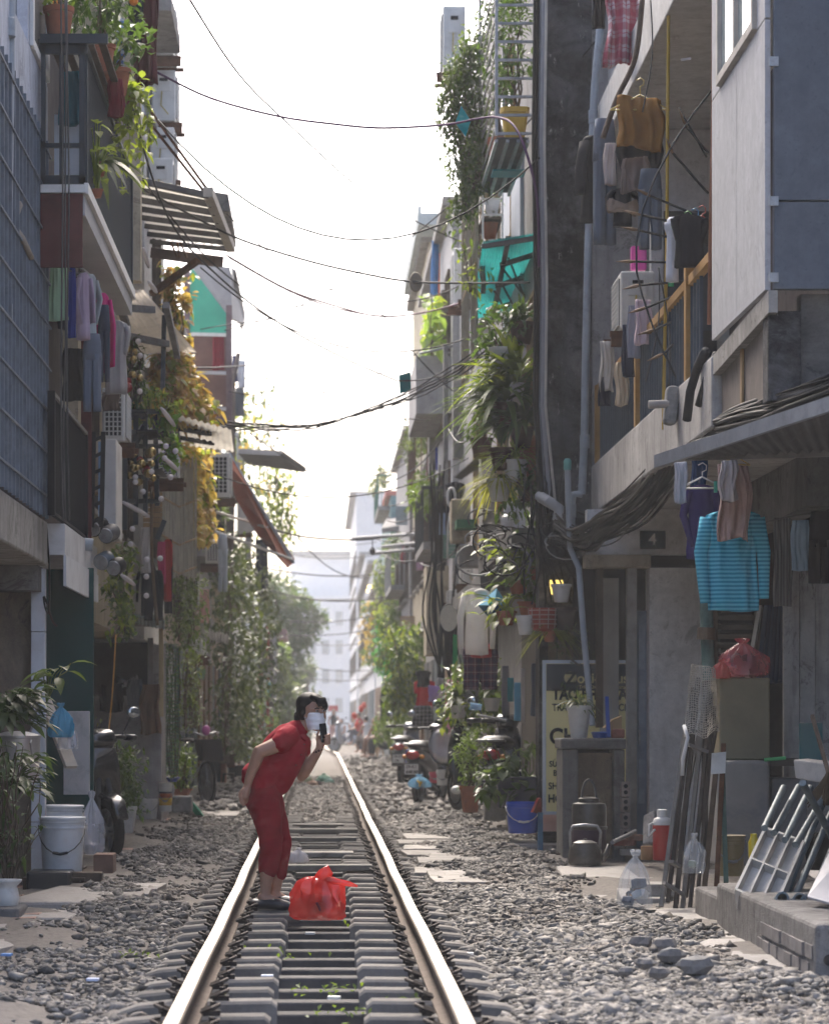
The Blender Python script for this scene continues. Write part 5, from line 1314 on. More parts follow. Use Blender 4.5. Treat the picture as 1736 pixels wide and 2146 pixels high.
m = MB(); m.bx(-1.78,-1.86,23.3,23.36,2.47,4.5); m.build('column', MAROON, K)
railing('balcony_railing','dark barred railing of the upper plant balcony',(-1.61,20.45,4.735),(-1.61,25.4,4.735),.95,62,IRONB,.008)
ER = thing('balcony_end_frame', 'dark blue iron frame closing the end of the plant balcony', 'frame', (-1.75,20.4,4.73))
for (x0,x1,z0,z1) in ((-1.90,-1.87,4.73,5.68),(-1.775,-1.745,4.73,5.68),(-1.64,-1.60,4.73,5.68),(-1.90,-1.60,4.73,4.79),(-1.90,-1.60,4.98,5.01),(-1.92,-1.58,5.62,5.72)):
    m = MB(); m.bx(x0,x1,20.38,20.42,z0,z1); m.build('bar', IRONB, ER)
m = MB(); x0,x1,z0,z1 = BB(114,168,240,366,20.9); m.bx(*[BB(114,240,168,366,20.9)[0],BB(114,240,168,366,20.9)[1]],20.9,20.92,BB(114,240,168,366,20.9)[2],BB(114,240,168,366,20.9)[3]); tag(m.build('white_sheet_box', PM((.55,.60,.66),.5,.08,3)), 'pale blue storage box inside the end frame', 'box')
garment('cloth',125,150,175,262,20.8,(.02,.13,.17),'teal raincoat hanging inside the end frame',thick=.1)
garment('cloth',225,165,262,245,21.8,(.18,.02,.03),'dark red patterned bag tied to the plant balcony',thick=.12)
garment('cloth',240,30,262,175,22.5,(.10,.18,.42),'blue striped cloth behind the kumquat leaves',thick=.05,mat=STRIPES((.12,.22,.5),(.5,.55,.62),.05))
SHF = thing('plant_shelf', 'iron shelf on the balcony railing carrying the kumquat pots', 'shelf', (-1.6,21.5,5.7))
for i in range(5):
    m = MB(); x = -1.86+i*.085; m.bx(x,x+.05,20.35,23.6,5.725,5.745); m.build('slat', WOODD, SHF)
m = MB(); m.bx(-1.90,-1.44,20.33,20.37,5.68,5.745); m.build('frame', IRONB, SHF)
plant('potted_plant','big terracotta pot with green band at the end of the shelf',(-1.80,20.62,5.75),'bush',0,.10,.24,TERRA,n=60,L=.09,W=.04,rad=(.12,.12,.12),lm=L_MID,seed=80,group='plants on the balcony shelf')
KQ = plant('kumquat_tree','kumquat tree with small orange fruit on the balcony shelf',(-1.58,21.6,5.75),'bush',0,.10,.2,TERRA,n=620,L=.085,W=.042,rad=(.27,.45,.36),lm=L_DARK,seed=81,group='plants on the balcony shelf',lift=.42)
rb = random.Random(6)
for i in range(22):
    m = MB(); a = rb.uniform(0,6.28); z = rb.uniform(-.25,.3); m.ball(Vector((-1.58+.31*math.cos(a), 21.5-.44*abs(math.sin(a)), 6.33+z)), .034, 8, 6); m.build('fruit', PM((.62,.20,.02),.45,.15), KQ, smooth=True)
plant('potted_plant','bushy plant in a brown pot beside the kumquat',(-1.52,22.4,5.75),'bush',0,.10,.2,TERRA,n=240,L=.10,W=.06,rad=(.22,.3,.22),lm=L_DARK,seed=82,group='plants on the balcony shelf')
plant('trailing_plant','trailing vine dropping from the shelf end over the railing',(-1.50,22.9,5.72),'vine',0,.08,.12,TERRA,n=12,L=.085,W=.055,rad=(.14,.2,.1),lm=L_LIME,seed=83,hang=.7,group='plants on the balcony shelf')
plant('potted_plant','long leaved plant poking out through the dark bars',(-1.60,21.6,5.0),'strap',0,.06,.1,TERRA,n=16,L=.42,W=.07,rad=(.9,.8,.3),lm=L_GREY,seed=84,lean=(.5,0,-.1),group='plants on the balcony shelf')
plant('potted_plant','round yellow green leaves at the foot of the dark bars',(-1.57,21.1,4.76),'broad',0,.04,.06,TERRA,n=22,L=.09,W=.075,rad=(.10,.3,.4),lm=L_LIME,seed=85,group='plants on the balcony shelf')
railing('balcony_railing','black railing of the lower west balcony',(-1.83,20.4,2.47),(-1.83,23.3,2.47),.83,40,BLACKIRON,.008,handmat=PM((.25,.24,.22),.6))
# washing under the plant balcony
WASH = 'washing under the plant balcony'
garment('cloth',103,545,143,672,21.0,(.32,.50,.34),'mint green towel hung at the end of the line',thick=.04,group=WASH,fold=.12)
garment('cloth',142,560,160,708,21.3,(.02,.04,.24),'royal blue cloth beside the mint green towel',thick=.06,group=WASH)
garment('jacket',156,572,195,712,21.6,(.48,.38,.50),'pale lilac hooded sweatshirt on the line',thick=.07,group=WASH,yaw=30)
garment('jacket',172,575,208,720,21.9,(.42,.46,.48),'pale grey zip jacket with white cuff stripes',thick=.06,group=WASH,yaw=30)
garment('pants',172,700,215,862,21.8,(.16,.19,.25),'grey blue track trousers hanging lowest on the line',thick=.06,group=WASH)
garment('jacket',192,615,234,780,22.6,(.60,.03,.22),'bright pink quilted jacket beside the grey t-shirt',thick=.10,group=WASH,yaw=30,sleeve=.95)
garment('pants',205,640,232,800,22.4,(.05,.06,.10),'dark jeans behind the pink quilted jacket',thick=.06,group=WASH)
garment('shirt',212,672,275,825,23.4,(.40,.39,.38),'pale grey t-shirt on a hanger near the beige awning',thick=.06,sleeve=.35,group=WASH)
garment('cloth',214,820,252,860,23.8,(.15,.115,.10),'brown skirt under the pale grey t-shirt',thick=.08,group=WASH)
garment('cloth',118,620,160,690,21.7,(.015,.016,.025),'black top behind the mint green towel',thick=.07,group=WASH)
garment('cloth',130,730,180,840,22.4,(.02,.02,.022),'dark coat in the shade behind the track trousers',thick=.08,group=WASH)
cable([(112,535,20.8),(150,552,21.4),(190,580,22.2),(240,660,23.6)], .012, 'washing pole sloping away under the plant balcony', name='clothes_pole', mat=STEEL)
for i in range(6): hanger(140+11*i, 552+8*i, 34, 21.2+.25*i, (.05,.05,.055), 'dark wire hanger on the washing pole', yaw=60)
# drawers, ac, ladder frame, panel and lamps
DR = thing('drawer_unit', 'small beige drawer unit behind the black lower railing', 'drawers', PT(200,990,24.6))
x0,x1,z0,z1 = BB(186,920,214,1030,24.6); m = MB(); m.bx(x0,x1,24.6,25.0,z0,z1); m.build('carcass', PM((.48,.38,.26),.6,.1), DR)
for i in range(3):
    m = MB(); h=(z1-z0)/3; m.bx(x0+.01,x1-.01,24.58,24.6,z0+h*i+.01,z0+h*(i+1)-.01); m.build('drawer', PM((.52,.42,.29),.6,.1), DR)
ac_unit(*[*BB(214,812,262,925,25.4)[:2], 25.4, 26.1, *BB(214,812,262,925,25.4)[2:]], 1, 'air conditioner hidden below the grey t-shirt', front=True)
LD = thing('ladder_frame', 'black iron ladder frame next to the pale blue panel', 'ladder', PT(200,1050,23.4))
for x in (193,213):
    m = MB(); m.beam(PT(x,1105,23.4), PT(x+4,905,23.4), .035); m.build('upright', BLACKIRON, LD)
for i in range(6):
    m = MB(); m.beam(PT(193,1095-i*34,23.4), PT(214,1085-i*34,23.4), .025); m.build('rung', BLACKIRON, LD)
x0,x1,z0,z1 = BB(214,920,244,1125,23.9); m = MB(); m.bx(x0,x1,23.9,24.6,z0,z1); tag(m.build('panel', PM((.55,.54,.51),.7,.15,3,dirt=.4,dcol=(.25,.2,.16)), bevel=.01), 'pale upright panel with blue edge beside the ladder frame', 'panel')
x0,x1,z0,z1 = BB(206,925,214,1120,23.8); m = MB(); m.bx(x0,x1,23.8,24.3,z0,z1); tag(m.build('edge_board', PM((.22,.33,.48),.6,.15,3,dirt=.3)), 'pale blue edge board of the upright panel', 'board')
for i, (vx, vy, l) in enumerate([(196,1108,.17),(222,1122,.15),(212,1178,.13),(238,1190,.12)]):
    t = thing('round_lamp', ['large dark drum lamp under the pale panel','drum lamp resting against the dark one','blue ended drum lamp lower on the wall','smallest drum lamp by the trailing vine'][i], 'lamp', PT(vx,vy,23.6), 'drum lamps on the west wall')
    q = PT(vx,vy,23.6); Mx = Matrix.Rotation(-math.radians(75),3,'X') @ Matrix.Rotation(.3,3,'Y')
    m = MB(); m.lathe([(.06,0),(.068,.01),(.068,l),(.055,l+.01)], q, 18, Mx); m.build('drum', [BLACKIRON,PM((.10,.10,.10),.6),PM((.10,.13,.16),.5),BLACKIRON][i], t, smooth=40)
    m = MB(); m.lathe([(.015,-.012),(.055,-.01),(.06,0)], q, 18, Mx); m.build('cap', STEEL, t, smooth=40)
pipe([(155,1138,23),(195,1142,23)], .05, 'grey plastic pipe stub under the white fascia')
# green sheet door and the motorbike yard
m = MB(); x0,x1,z0,z1 = BB(97,1190,196,1720,23.2); m.bx(x0,x1,23.2,23.26,z0,z1); tag(m.build('green_sheet_gate', PM((.004,.055,.052),.62,.2,1.2,0,.12,8,dirt=.15,dcol=(.015,.045,.045))), 'dark green metal sheet gate behind the white pails', 'gate')
# --- cream house with striped awning and lattice
N = house('cream terrace house under the striped awning', -1, -2.12, 26.25, 34, 7.5, W_CREAM, 2, seed=11, z0=1.98, door=False)
m = MB(); m.bx(-2.72,-4,26.25,37,-.2,1.975); m.build('wall', W_BROWN, N)
m = MB(); m.bx(-1.56,-2.2,26.05,26.24,4.9,9.5); m.build('corner_pilaster', W_CREAM, N)
m = MB(); m.bx(-1.9,-2.119,27.6,28.0,6.2,8.0); m.build('window_shutter', PM((.10,.12,.12),.5,.3), N)
N2 = house('tall white house with stacked air conditioners', -1, -2.0, 34.1, 38.4, 10.6, W_PALE, 4, seed=12, z0=1.98, door=False)
N3 = house('low house behind the ribbed awning', -1, -2.1, 38.5, 46, 6.6, W_BUFF, 2, seed=17)
for i, (vx, vy) in enumerate([(340,60),(343,200),(340,320),(337,385)]):
    Y = YX(vx, -1.84); z = PT(vx,vy,Y).z
    ac_unit(-1.98,-1.70,Y,Y+.8,z-.3,z+.3,1,['topmost air conditioner on the tall white house','second air conditioner down the tall white house','third air conditioner down the tall white house','lowest air conditioner above the striped awning'][i])
garment('cloth',266,-60,300,105,24.6,(.03,.03,.04),'black blanket hanging beside the maroon one',thick=.12,fold=.25)
garment('cloth',280,-60,332,178,24.8,(.085,.022,.025),'long maroon and brown blanket hung high over the street',thick=.18,fold=.3)
m = MB(); p = PT(335,10,31); m.bx(p.x-.35,p.x+.12,31,33,p.z-.06,p.z+.1); tag(m.build('canopy_slab', CONC_D), 'small dark canopy above the stacked air conditioners', 'canopy')
# awnings
TRANSW = PM((.60,.57,.50), .5, .12, 4, 0, .05, trans=.5, dirt=.3, dcol=(.3,.26,.2))
AW1 = awning('striped_awning','long pale awning with dark steel battens and tie rods', PT(270,366,27.5), PT(436,402,27.8), PT(482,516,33), PT(318,500,34), TRANSW, n=10, amp=.006)
for i in range(8):
    q = i/7; a = PT(270,366,27.5).lerp(PT(318,500,34), q); b = PT(436,402,27.8).lerp(PT(482,516,33), q); d = Vector((0,0,-.035)); m = MB(); m.beam(a+d,b+d,.055); m.build('batten', PM((.10,.10,.105),.6), AW1)
m = MB(); m.beam(PT(436,402,27.75), PT(484,520,33), .09); m.build('gutter', PM((.5,.48,.44),.6,.15,4,dirt=.4), AW1)
for (x0,y0,x1,y1) in ((292,200,438,402),(292,230,425,398)):
    m = MB(); m.tube([PT(x0,y0,27.2), PT(x1,y1,27.8)], .014, 6); m.build('tie_rod', RUST, AW1)
m = MB(); p = PT(455,420,34); m.slab(PT(448,420,34),PT(480,425,34),PT(494,500,38),PT(462,510,38),.2); tag(m.build('roof_end', CONC_D), 'grey concrete roof end peeping out behind the striped awning', 'roof')
m = MB(); m.beam(PT(325,530,34.2), PT(458,548,33), .12); tag(m.build('roof_beam', PM((.12,.085,.075),.8,.3,5)), 'dark beam under the striped awning', 'beam')
m = MB(); m.beam(PT(318,615,33), PT(416,545,32), .06); tag(m.build('strut', RUST), 'rusty strut propping the dark beam', 'strut')
for (x0, x1) in ((358,372),(372,376),(378,392)):
    m = MB(); m.tube([PT(x0,508,33), PT(x1,540,33)], .012, 5); tag(m.build('brace', RUST), 'thin rusty brace between awning and dark beam', 'brace', 'braces of the striped awning')
AW2 = awning('beige_awning','beige awning propped by a rusty steel arm', PT(222,612,25.5), PT(300,606,26), PT(412,738,33.5), PT(296,742,32), PM((.70,.64,.55),.6,.12,4,0,.05,trans=.6,dirt=.3,dcol=(.25,.22,.18)), n=8, amp=.005)
m = MB(); m.beam(PT(355,705,28), PT(392,742,31), .05); 
for (a, b) in (((244,634,26),(320,640,26.5)),((242,690,27.6),(350,712,28.5)),((348,630,27.5),(372,738,31)),((250,625,26),(268,680,27))):
    m = MB(); m.beam(PT(*a)-Vector((0,0,.04)), PT(*b)-Vector((0,0,.04)), .06); m.build('rafter', PM((.20,.20,.21),.6,.3,6,.2,dirt=.4,dcol=(.12,.07,.05)), AW2)
AW3 = awning('ribbed_awning','cream ribbed awning below the yellow creeper', PT(366,868,32), PT(484,900,33), PT(490,946,36), PT(378,932,36), TRANSW, n=9, amp=.012)
for (a, b) in (((366,870,32),(378,934,36)),((372,888,33),(440,900,33.6)),((376,908,34.5),(446,920,35))):
    m = MB(); m.beam(PT(*a)-Vector((0,0,.05)), PT(*b)-Vector((0,0,.05)), .05); m.build('rafter', BLACKIRON, AW3)
AW4 = awning('rust_awning','rust red canvas awning hanging steeply with pale blue edge', PT(478,958,47), PT(484,952,48), PT(616,1180,55), PT(600,1188,50), PM((.28,.085,.045),.8,.15,3,0,.2,12,trans=.25), n=1, amp=.01)
m = MB(); m.tube([PT(480,952,46.9), PT(614,1178,52)], .03, 6); m.build('edge_tube', PM((.35,.48,.66),.5), AW4)
m = MB(); Lf = [(474,966,46),(494,1045,47.5),(540,1122,50),(603,1190,52)]; Rt = [(483,953,47),(537,1044,49),(584,1120,51),(617,1172,53)]
m.add([PT(*p) for p in Lf]+[PT(*p) for p in Rt], [(0,1,5,4),(1,2,6,5),(2,3,7,6)]); m.build('canvas', PM((.30,.085,.045),.8,.15,3,trans=.3), AW4, solid=.01)
for (x0,y0,x1,y1) in ((410,1060,560,1105),(440,1110,612,1172)):
    m = MB(); m.tube([PT(x0,y0,47), PT(x1,y1,50)], .022, 6); m.build('arm', PM((.55,.55,.53),.5), AW4)
m = MB(); m.slab(PT(500,945,58),PT(590,950,56),PT(640,985,58),PT(520,968,64),.1); tag(m.build('dark_sheet', PM((.12,.12,.12),.7,.2,3)), 'dark broken sheet roof jutting out over the street', 'roof sheet')
# shed with dark window
SHD = thing('grey_shed', 'grey rendered shed with dark window and teal tin ledge', 'shed', (-2.3,34,-.2))
m = MB(); m.bx(-1.77,-3.6,33.5,36.5,-.2,1.9); m.build('wall', W_SHED, SHD, bevel=.01)
x0,x1,z0,z1 = BB(196,1346,310,1458,33.44)
m = MB(); m.bx(x0,x1,33.44,33.495,z0,z1); wo_ = m.build('window', SHADEIN, SHD)
m = MB(); m.bx(x1,x1+.06,33.40,33.495,z0-.1,z1+.05); m.build('frame', PM((.26,.24,.23),.8,.2,4,dirt=.4), wo_)
m = MB(); corrugated(m, PT(188,1270,31.0), PT(345,1300,31.2), PT(345,1318,33.4), PT(196,1288,33.4), 20, .01); m.build('tin_ledge', PM((.28,.36,.37),.5,.2,4,.2,.1,dirt=.3), SHD, smooth=True, solid=.01)
m = MB(); x0,x1,z0,z1 = BB(196,1288,340,1312,33.3); m.bx(x0,x1,33.3,33.49,z0,z1); m.build('lintel', CONC, SHD)
x0,x1,z0,z1 = BB(333,1315,342,1502,33.3); m = MB(); m.bx(x0,x1,33.3,33.4,z0,z1); m.build('post', PM((.45,.36,.22),.8,.25,4,0,.2,30), SHD)
garment('cloth',293,1434,336,1538,33.1,(.21,.125,.08),'brown cotton shirt drying on the grey shed',thick=.08,fold=.25,group='cloths on the grey shed')
garment('cloth',264,1424,300,1480,33.2,(.16,.17,.19),'grey rag drying next to the brown shirt',thick=.06,group='cloths on the grey shed')
garment('cloth',205,1432,262,1492,33.2,(.03,.028,.028),'black cloth with pointed corner drying on the shed',thick=.05,group='cloths on the grey shed')
garment('cloth',246,1424,292,1436,33.25,(.42,.42,.44),'pale crumpled cloth end over the grey rag',thick=.07,group='cloths on the grey shed')
# vines and garden frames on the west fronts
creeper('trailing_vine','leafy vine trailing from the tin ledge beside the drum lamps',lambda u,v: PT(232+42*u+10*math.sin(v*9),1325-180*v,28+1*u),420,.075,.055,[L_MID,L_LIME,L_DARK],41,spread=.07,seg=3,per=5,stems=5)
creeper('yellow_creeper','autumn yellow creeper covering the upper lattice',lambda u,v: PT(342+26*u+70*u*(1-v),872-160*v+40*u*v,32.5+1.5*u),3600,.125,.10,[L_DRY,LEAF((.42,.33,.14),.5),L_YEL,L_LIME,L_ORNG],42,spread=.13,seg=3,per=5)
creeper('yellow_creeper','yellow creeper hanging below the ribbed awning',lambda u,v: PT(382+52*u-10*v,1120-180*v,35+2*u),2000,.12,.09,[LEAF((.42,.33,.14),.5),L_DRY,L_YEL,L_LIME],43,spread=.13,seg=3,per=5)
creeper('yellow_creeper','sparse yellow vine behind the rusty strut',lambda u,v: PT(345+45*u,725-165*v,36),330,.12,.09,[L_YEL,L_DRY,L_LIME],44,spread=.1,seg=3,per=5)
creeper('ivy','mint leaved plant at the end of the bamboo screen',lambda u,v: PT(355+68*u,1330-150*v+30*u,33.5+2*u),900,.07,.045,[L_GREY,LEAF((.16,.22,.13),.4),L_MID],45,spread=.12)
creeper('ivy','great ivy curtain covering the fronts behind the bicycle',lambda u,v: PT(470+110*u*(.35+.65*math.sin(2.9*v+.2)),1570-430*v,46+14*u),3000,.13,.09,[LEAF((.05,.075,.035),.25),L_GREY,LEAF((.08,.11,.045),.3)],46,spread=.28)  # leaf colours greyed, distance haze painted into them
creeper('ivy','dense ivy low along the far west fronts',lambda u,v: PT(500+75*u,1590-190*v*(1-.4*u),62+20*u),1200,.17,.11,[L_GREY,L_MID,L_DARK],47,spread=.3)
creeper('ivy','ragged vine reaching up past the dark sheet roof',lambda u,v: PT(490+100*u*(1-.3*v),1040-230*v,60+8*u),520,.15,.09,[L_GREY,LEAF((.20,.26,.09),.5),L_YEL],48,spread=.3)  # greyer leaves carry some of the haze in their colour
creeper('ivy','ivy strand beside the rust awning',lambda u,v: PT(560+50*u,1130-160*v,72),600,.16,.1,[L_MID,L_LIME],49,spread=.3)
creeper('wall_creeper','flowering creeper hanging by the green wire fence',lambda u,v: PT(386+30*u,1525-160*v,37+1*u),900,.05,.04,[LEAF((.11,.15,.05)),L_GREY],50,spread=.07,stems=14)
creeper('shrub','leafy bush growing behind the parked motorbike',lambda u,v: PT(205+85*u,1690-150*v*(1-.3*u),26+1.6*u),900,.07,.035,[L_DARK,L_MID],51,spread=.1,cat='shrub')
creeper('shrub','yellow flowered weeds along the shed wall',lambda u,v: PT(196+22*u,1640-120*v,31),160,.06,.03,[L_LIME,L_YEL],52,spread=.08,cat='shrub')
WF = thing('wire_fence', 'tall green wire fence panel overgrown at the shed corner', 'fence', PT(356,1625,34.3)); m = MB()
x0,x1,z0,z1 = BB(341,1350,374,1622,34.3)
for i in range(9): m.bx(x0+(x1-x0)*i/8-.003,x0+(x1-x0)*i/8+.003,34.3,34.306,z0,z1)
for i in range(38): m.bx(x0,x1,34.296,34.30,z0+(z1-z0)*i/37-.003,z0+(z1-z0)*i/37+.003)
m.build('wire', PM((.10,.20,.13),.6), WF)['kind'] = 'stuff'
creeper('wall_creeper','fine leaved creeper woven through the green wire fence',lambda u,v: PT(341+34*u,1625-270*v,34.5),800,.05,.025,[L_MID,L_DARK],53,spread=.05)
BS = thing('bamboo_screen', 'pale bamboo stick screen standing behind the hanging clothes', 'screen', PT(375,1120,33)); m = MB(); rb = random.Random(12)
for i in range(60):
    vx = 338+72*i/59; Y = 31.5+.05*i; m.tube([PT(vx+rb.uniform(-2,2),1215-12*math.sin(i*.05)+rb.uniform(-8,8),Y), PT(vx+rb.uniform(-3,3),1005-40*(i/59)+rb.uniform(-12,12),Y)], .011, 5)
m.build('stick', PM((.40,.37,.30),.85,.25,6,objvar=0), BS)['kind'] = 'stuff'
for q in (1040,1120,1180):
    m = MB(); m.tube([PT(338,q,31.4), PT(375,q+22,33), PT(410,q+8,34.4)], .012, 5); m.build('batten', WOODL, BS)
x0,x1,z0,z1 = BB(300,1010,340,1105,31); m = MB(); 
BW = thing('board_screen', 'honey coloured board screen behind the black trellis', 'screen', PT(322,1100,31))
for i in range(9):
    m = MB(); h=(z1-z0)/9; m.bx(x0,x1,31,31.03,z0+h*i+.004,z0+h*(i+1)-.004); m.build('slat', WOODL, BW)
# black trellis with baubles and bulbs
TR = thing('black_trellis', 'black iron trellis and planter frame hung with gold baubles', 'trellis', PT(300,900,28))
for (a, b) in (((262,862,27.5),(332,862,28.2)),((262,905,27.5),(330,905,28.2)),((265,960,27.5),(312,880,28)),((300,985,28),(352,950,28.5)),((262,862,27.5),(262,1110,27.5)),((285,862,27.7),(285,1100,27.7)),((305,862,27.9),(305,1080,27.9)),((325,862,28.2),(330,1060,28.2)),((262,1000,27.5),(330,1000,28.2)),((262,1050,27.5),(332,1050,28.2)),((262,935,27.5),(335,935,28.2)),((345,640,28.6),(340,862,28.4)),((330,1130,28.2),(345,1090,28.2))):
    m = MB(); m.beam(PT(*a), PT(*b), .045); m.build('bar', IRONB, TR)
for i,(vx,vy,w_) in enumerate([(275,868,60),(300,905,55),(310,985,60)]):
    m = MB(); a = PT(vx-w_/2+15,vy,27.6); b = PT(vx+w_/2+10,vy+12,28.3); m.bx(a.x,b.x,27.5,28.4,b.z,a.z); m.build('planter', BLACKIRON, TR)
rb = random.Random(21); GOLD = PM((.42,.30,.10),.25,.15,4,.8); BULB = PM((.78,.74,.74),.25,.05,3,0,0,trans=.3)
for i in range(26):
    if i < 10: vx, vy = rb.uniform(262,298), rb.uniform(730,830)
    else: vx, vy = rb.uniform(268,325), rb.uniform(935,1010)
    m = MB(); m.ball(PT(vx,vy,27.4+rb.uniform(-.2,.2)), rb.uniform(.025,.05), 10, 7); m.build('bauble', GOLD if i%7 else PM((.25,.02,.02),.25,.1), TR, smooth=True)
creeper('garland','pine garland wound with baubles down the trellis',lambda u,v: PT(272+22*u+5*math.sin(v*12),840-130*v,27.6),320,.07,.02,[L_DARK],54,spread=.06,cat='garland')
creeper('balcony_plant','yellowish pot plants along the black planter',lambda u,v: PT(268+75*u,870-55*v*(1-.3*u),27.8+.6*u),420,.11,.045,[L_LIME,L_MID,L_YEL],55,spread=.1,cat='plant')
creeper('trailing_vine','bright green vine trailing down the right edge of the trellis'.replace('right ','outer '),lambda u,v: PT(340+24*u+8*math.sin(v*8),975-140*v,28.2),200,.085,.08,[LEAF((.12,.24,.04),.5),L_LIME],56,spread=.07,seg=3,per=4,stems=4)
for i in range(20):
    vx, vy = [(330,715),(334,745),(333,790),(333,820),(360,935),(357,960),(380,945),(330,988),(312,1030),(296,1000),(370,1000),(296,1010),(350,1045),(290,1108),(348,1170),(320,1172),(319,1208),(319,1248),(286,1140),(266,790)][i]
    Y = 27.3; m = MB(); m.ball(PT(vx-40*(i in (0,1,2,3))-(12 if i > 3 else 0),vy,Y), .027, 10, 7); tag(m.build('light_bulb', BULB, smooth=True), 'white globe bulb on the string round the black trellis', 'light bulb', 'white globe bulbs')
for i,(x0,y0,x1,y1) in enumerate([(338,855,366,892),(345,960,372,985),(258,1052,312,1082),(255,1205,282,1225),(300,520,312,560),(312,590,328,612)]):
    m = MB(); a, b = PT(x0,y0,27.3), PT(x1,y1,27.6); m.tube([a, a.lerp(b,.2), a.lerp(b,.5), a.lerp(b,.8), b], [.013,.021,.023,.021,.013], 10); tag(m.build('light_tube', BULB, smooth=True), ['white light tube in the outer vine','white light tube low on the trellis','long curved white light tube above the clothes','short white light tube beside the trailing vine','white light tube under the striped awning','white light tube at the end of the plant balcony'][i], 'light tube', 'white light tubes')
ac_unit(*[*BB(318,945,368,1000,30)[:2], 30, 30.7, *BB(318,945,368,1000,30)[2:]], 1, 'air conditioner on a dark ledge behind the bulbs', front=True)
ac_unit(*[*BB(436,948,482,1042,44)[:2], 44, 44.7, *BB(436,948,482,1042,44)[2:]], 1, 'white louvred air conditioner beside the rust awning', front=True)
ac_unit(*[*BB(430,1130,460,1180,46)[:2], 46, 46.7, *BB(430,1130,460,1180,46)[2:]], 1, 'small air conditioner above the pink cloth', front=True)
# clothes above the tin ledge
W2 = 'washing above the tin ledge'
garment('cloth',292,1105,322,1200,29.5,(.52,.50,.50),'white shirt hung by one shoulder in front of the trellis',group=W2,thick=.07)
garment('jacket',286,1170,330,1290,30,(.02,.022,.026),'black jacket hanging over the tin ledge',group=W2,thick=.07)
garment('pants',300,1195,345,1300,30.3,(.018,.02,.022),'black tracksuit trousers with white side stripe',group=W2,thick=.06)
garment('cloth',330,1135,348,1225,30.6,(.55,.05,.15),'deep pink shirt between the black clothes',group=W2,thick=.05)
garment('shirt',338,1130,365,1260,31,(.40,.03,.03),'red sleeved black top beside the bamboo screen',group=W2,thick=.06,sleeve=.9)
garment('cloth',345,1130,362,1285,31.4,(.02,.022,.024),'long black dress against the bamboo screen',group=W2,thick=.06)
cable([(318,1020,29),(318,1150,29),(322,1220,29),(330,1310,29)], .016, 'brown cable hanging in front of the black clothes', mat=PM((.16,.11,.07),.7), group='loose wires on the west side')
cable([(243,1330,27),(236,1450,26.5),(222,1590,26)], .007, 'orange wire running down the shed wall', mat=PM((.45,.22,.05),.6), group='loose wires on the west side')
# louvred sign, baskets, teal shack further on
x0,x1,z0,z1 = BB(390,1212,415,1275,38); m = MB(); m.bx(x0,x1,38,38.4,z0,z1); LS = thing('shutter_box', 'dark shuttered box on the wall by the pink cloth', 'shutter', PT(402,1275,38)); m.build('casing', PM((.35,.35,.34),.6), LS)
for i in range(6):
    m = MB(); m.bx(x0+.02+i*.022,x0+.032+i*.022,37.97,38,z0+.03,z1-.03); m.build('slat', BLACKIRON, LS)
garment('cloth',418,1235,440,1305,41,(.55,.33,.28),'pale pink cloth hanging under the small air conditioner',thick=.1)
m = MB(); m.slab(PT(498,1055,54),PT(502,1055,54),PT(534,1112,55),PT(498,1118,54.5),.03); tag(m.build('white_sheet', PM((.66,.67,.68),.7,.1)), 'white plastic sheet hung under the rust red awning', 'sheet')
garment('pants',456,1120,478,1240,46,(.42,.46,.50),'white and grey trousers hanging by the ivy curtain')
garment('cloth',535,1130,552,1250,58,(.03,.035,.05),'dark blue trousers hung high in the ivy')
garment('cloth',548,1120,562,1260,60,(.04,.045,.06),'black jacket hung at the edge of the ivy')
garment('cloth',426,775,470,830,48,(.42,.09,.03),'orange red curtain on the teal shack',thick=.1)
garment('cloth',445,700,470,775,47,(.22,.03,.05),'dark red blanket on the teal shack line',thick=.1)
garment('cloth',498,755,514,812,52,(.60,.62,.66),'white shirt on the pole of the teal shack',thick=.06)
garment('cloth',486,745,498,800,52,(.05,.06,.14),'navy shirt on the pole of the teal shack',thick=.06)
garment('cloth',492,812,512,872,56,(.10,.11,.12),'dark net bag hanging below the white shirt',thick=.1)
TK = thing('teal_shack', 'rooftop shack of teal corrugated plastic with grey tin roof', 'shack', PT(455,800,46))
x0,x1,z0,z1 = BB(400,600,480,700,46)
TEAL = PM((.10,.40,.33),.5,.12,3,0,.05,trans=.5)
m = MB(); m.poly([PT(398,575,46),PT(402,560,46),PT(478,662,46),PT(478,700,46),PT(398,700,46)], (0,.004,0)); m.build('end_sheet', TEAL, TK)
m = MB(); m.slab(PT(400,552,46),PT(478,560,46),PT(510,680,50),PT(484,668,46),.05); m.build('roof_sheet', PM((.36,.36,.37),.6,.2,3), TK)
m = MB(); m.slab(PT(486,560,46.2),PT(492,565,46),PT(512,660,50),PT(506,690,50),.05); m.build('gutter', PM((.4,.4,.41),.6), TK)
for (vx,y0,y1) in ((480,640,900),(392,560,720)):
    m = MB(); m.beam(PT(vx,y1,46), PT(vx,y0,46), .09); m.build('post', PM((.20,.15,.16),.7), TK)
x0,x1,z0,z1 = BB(398,702,478,900,47.5); m = MB(); m.bx(x0,x1,47.5,47.6,z0,z1); m.build('back_wall', PM((.16,.10,.09),.8,.3,3), TK)
for y in (700,780,855,893):
    m = MB(); m.beam(PT(400,y,46), PT(482,y+2,46), .05); m.build('rail', WHITEP, TK)
O_ = house('house with lattice balconies beneath the teal shack', -1, -2.1, 46.2, 58, 5.6, W_GREY, 2, seed=13)
O2 = house('dim house wrapped in the ivy curtain', -1, -2.15, 58.1, 72, 6.4, W_BUFF, 2, seed=14)
O3 = house('white fronted house with red door posts beyond the ivy', -1, -2.1, 72.1, 86, 4.2, W_PALE, 1, seed=15)
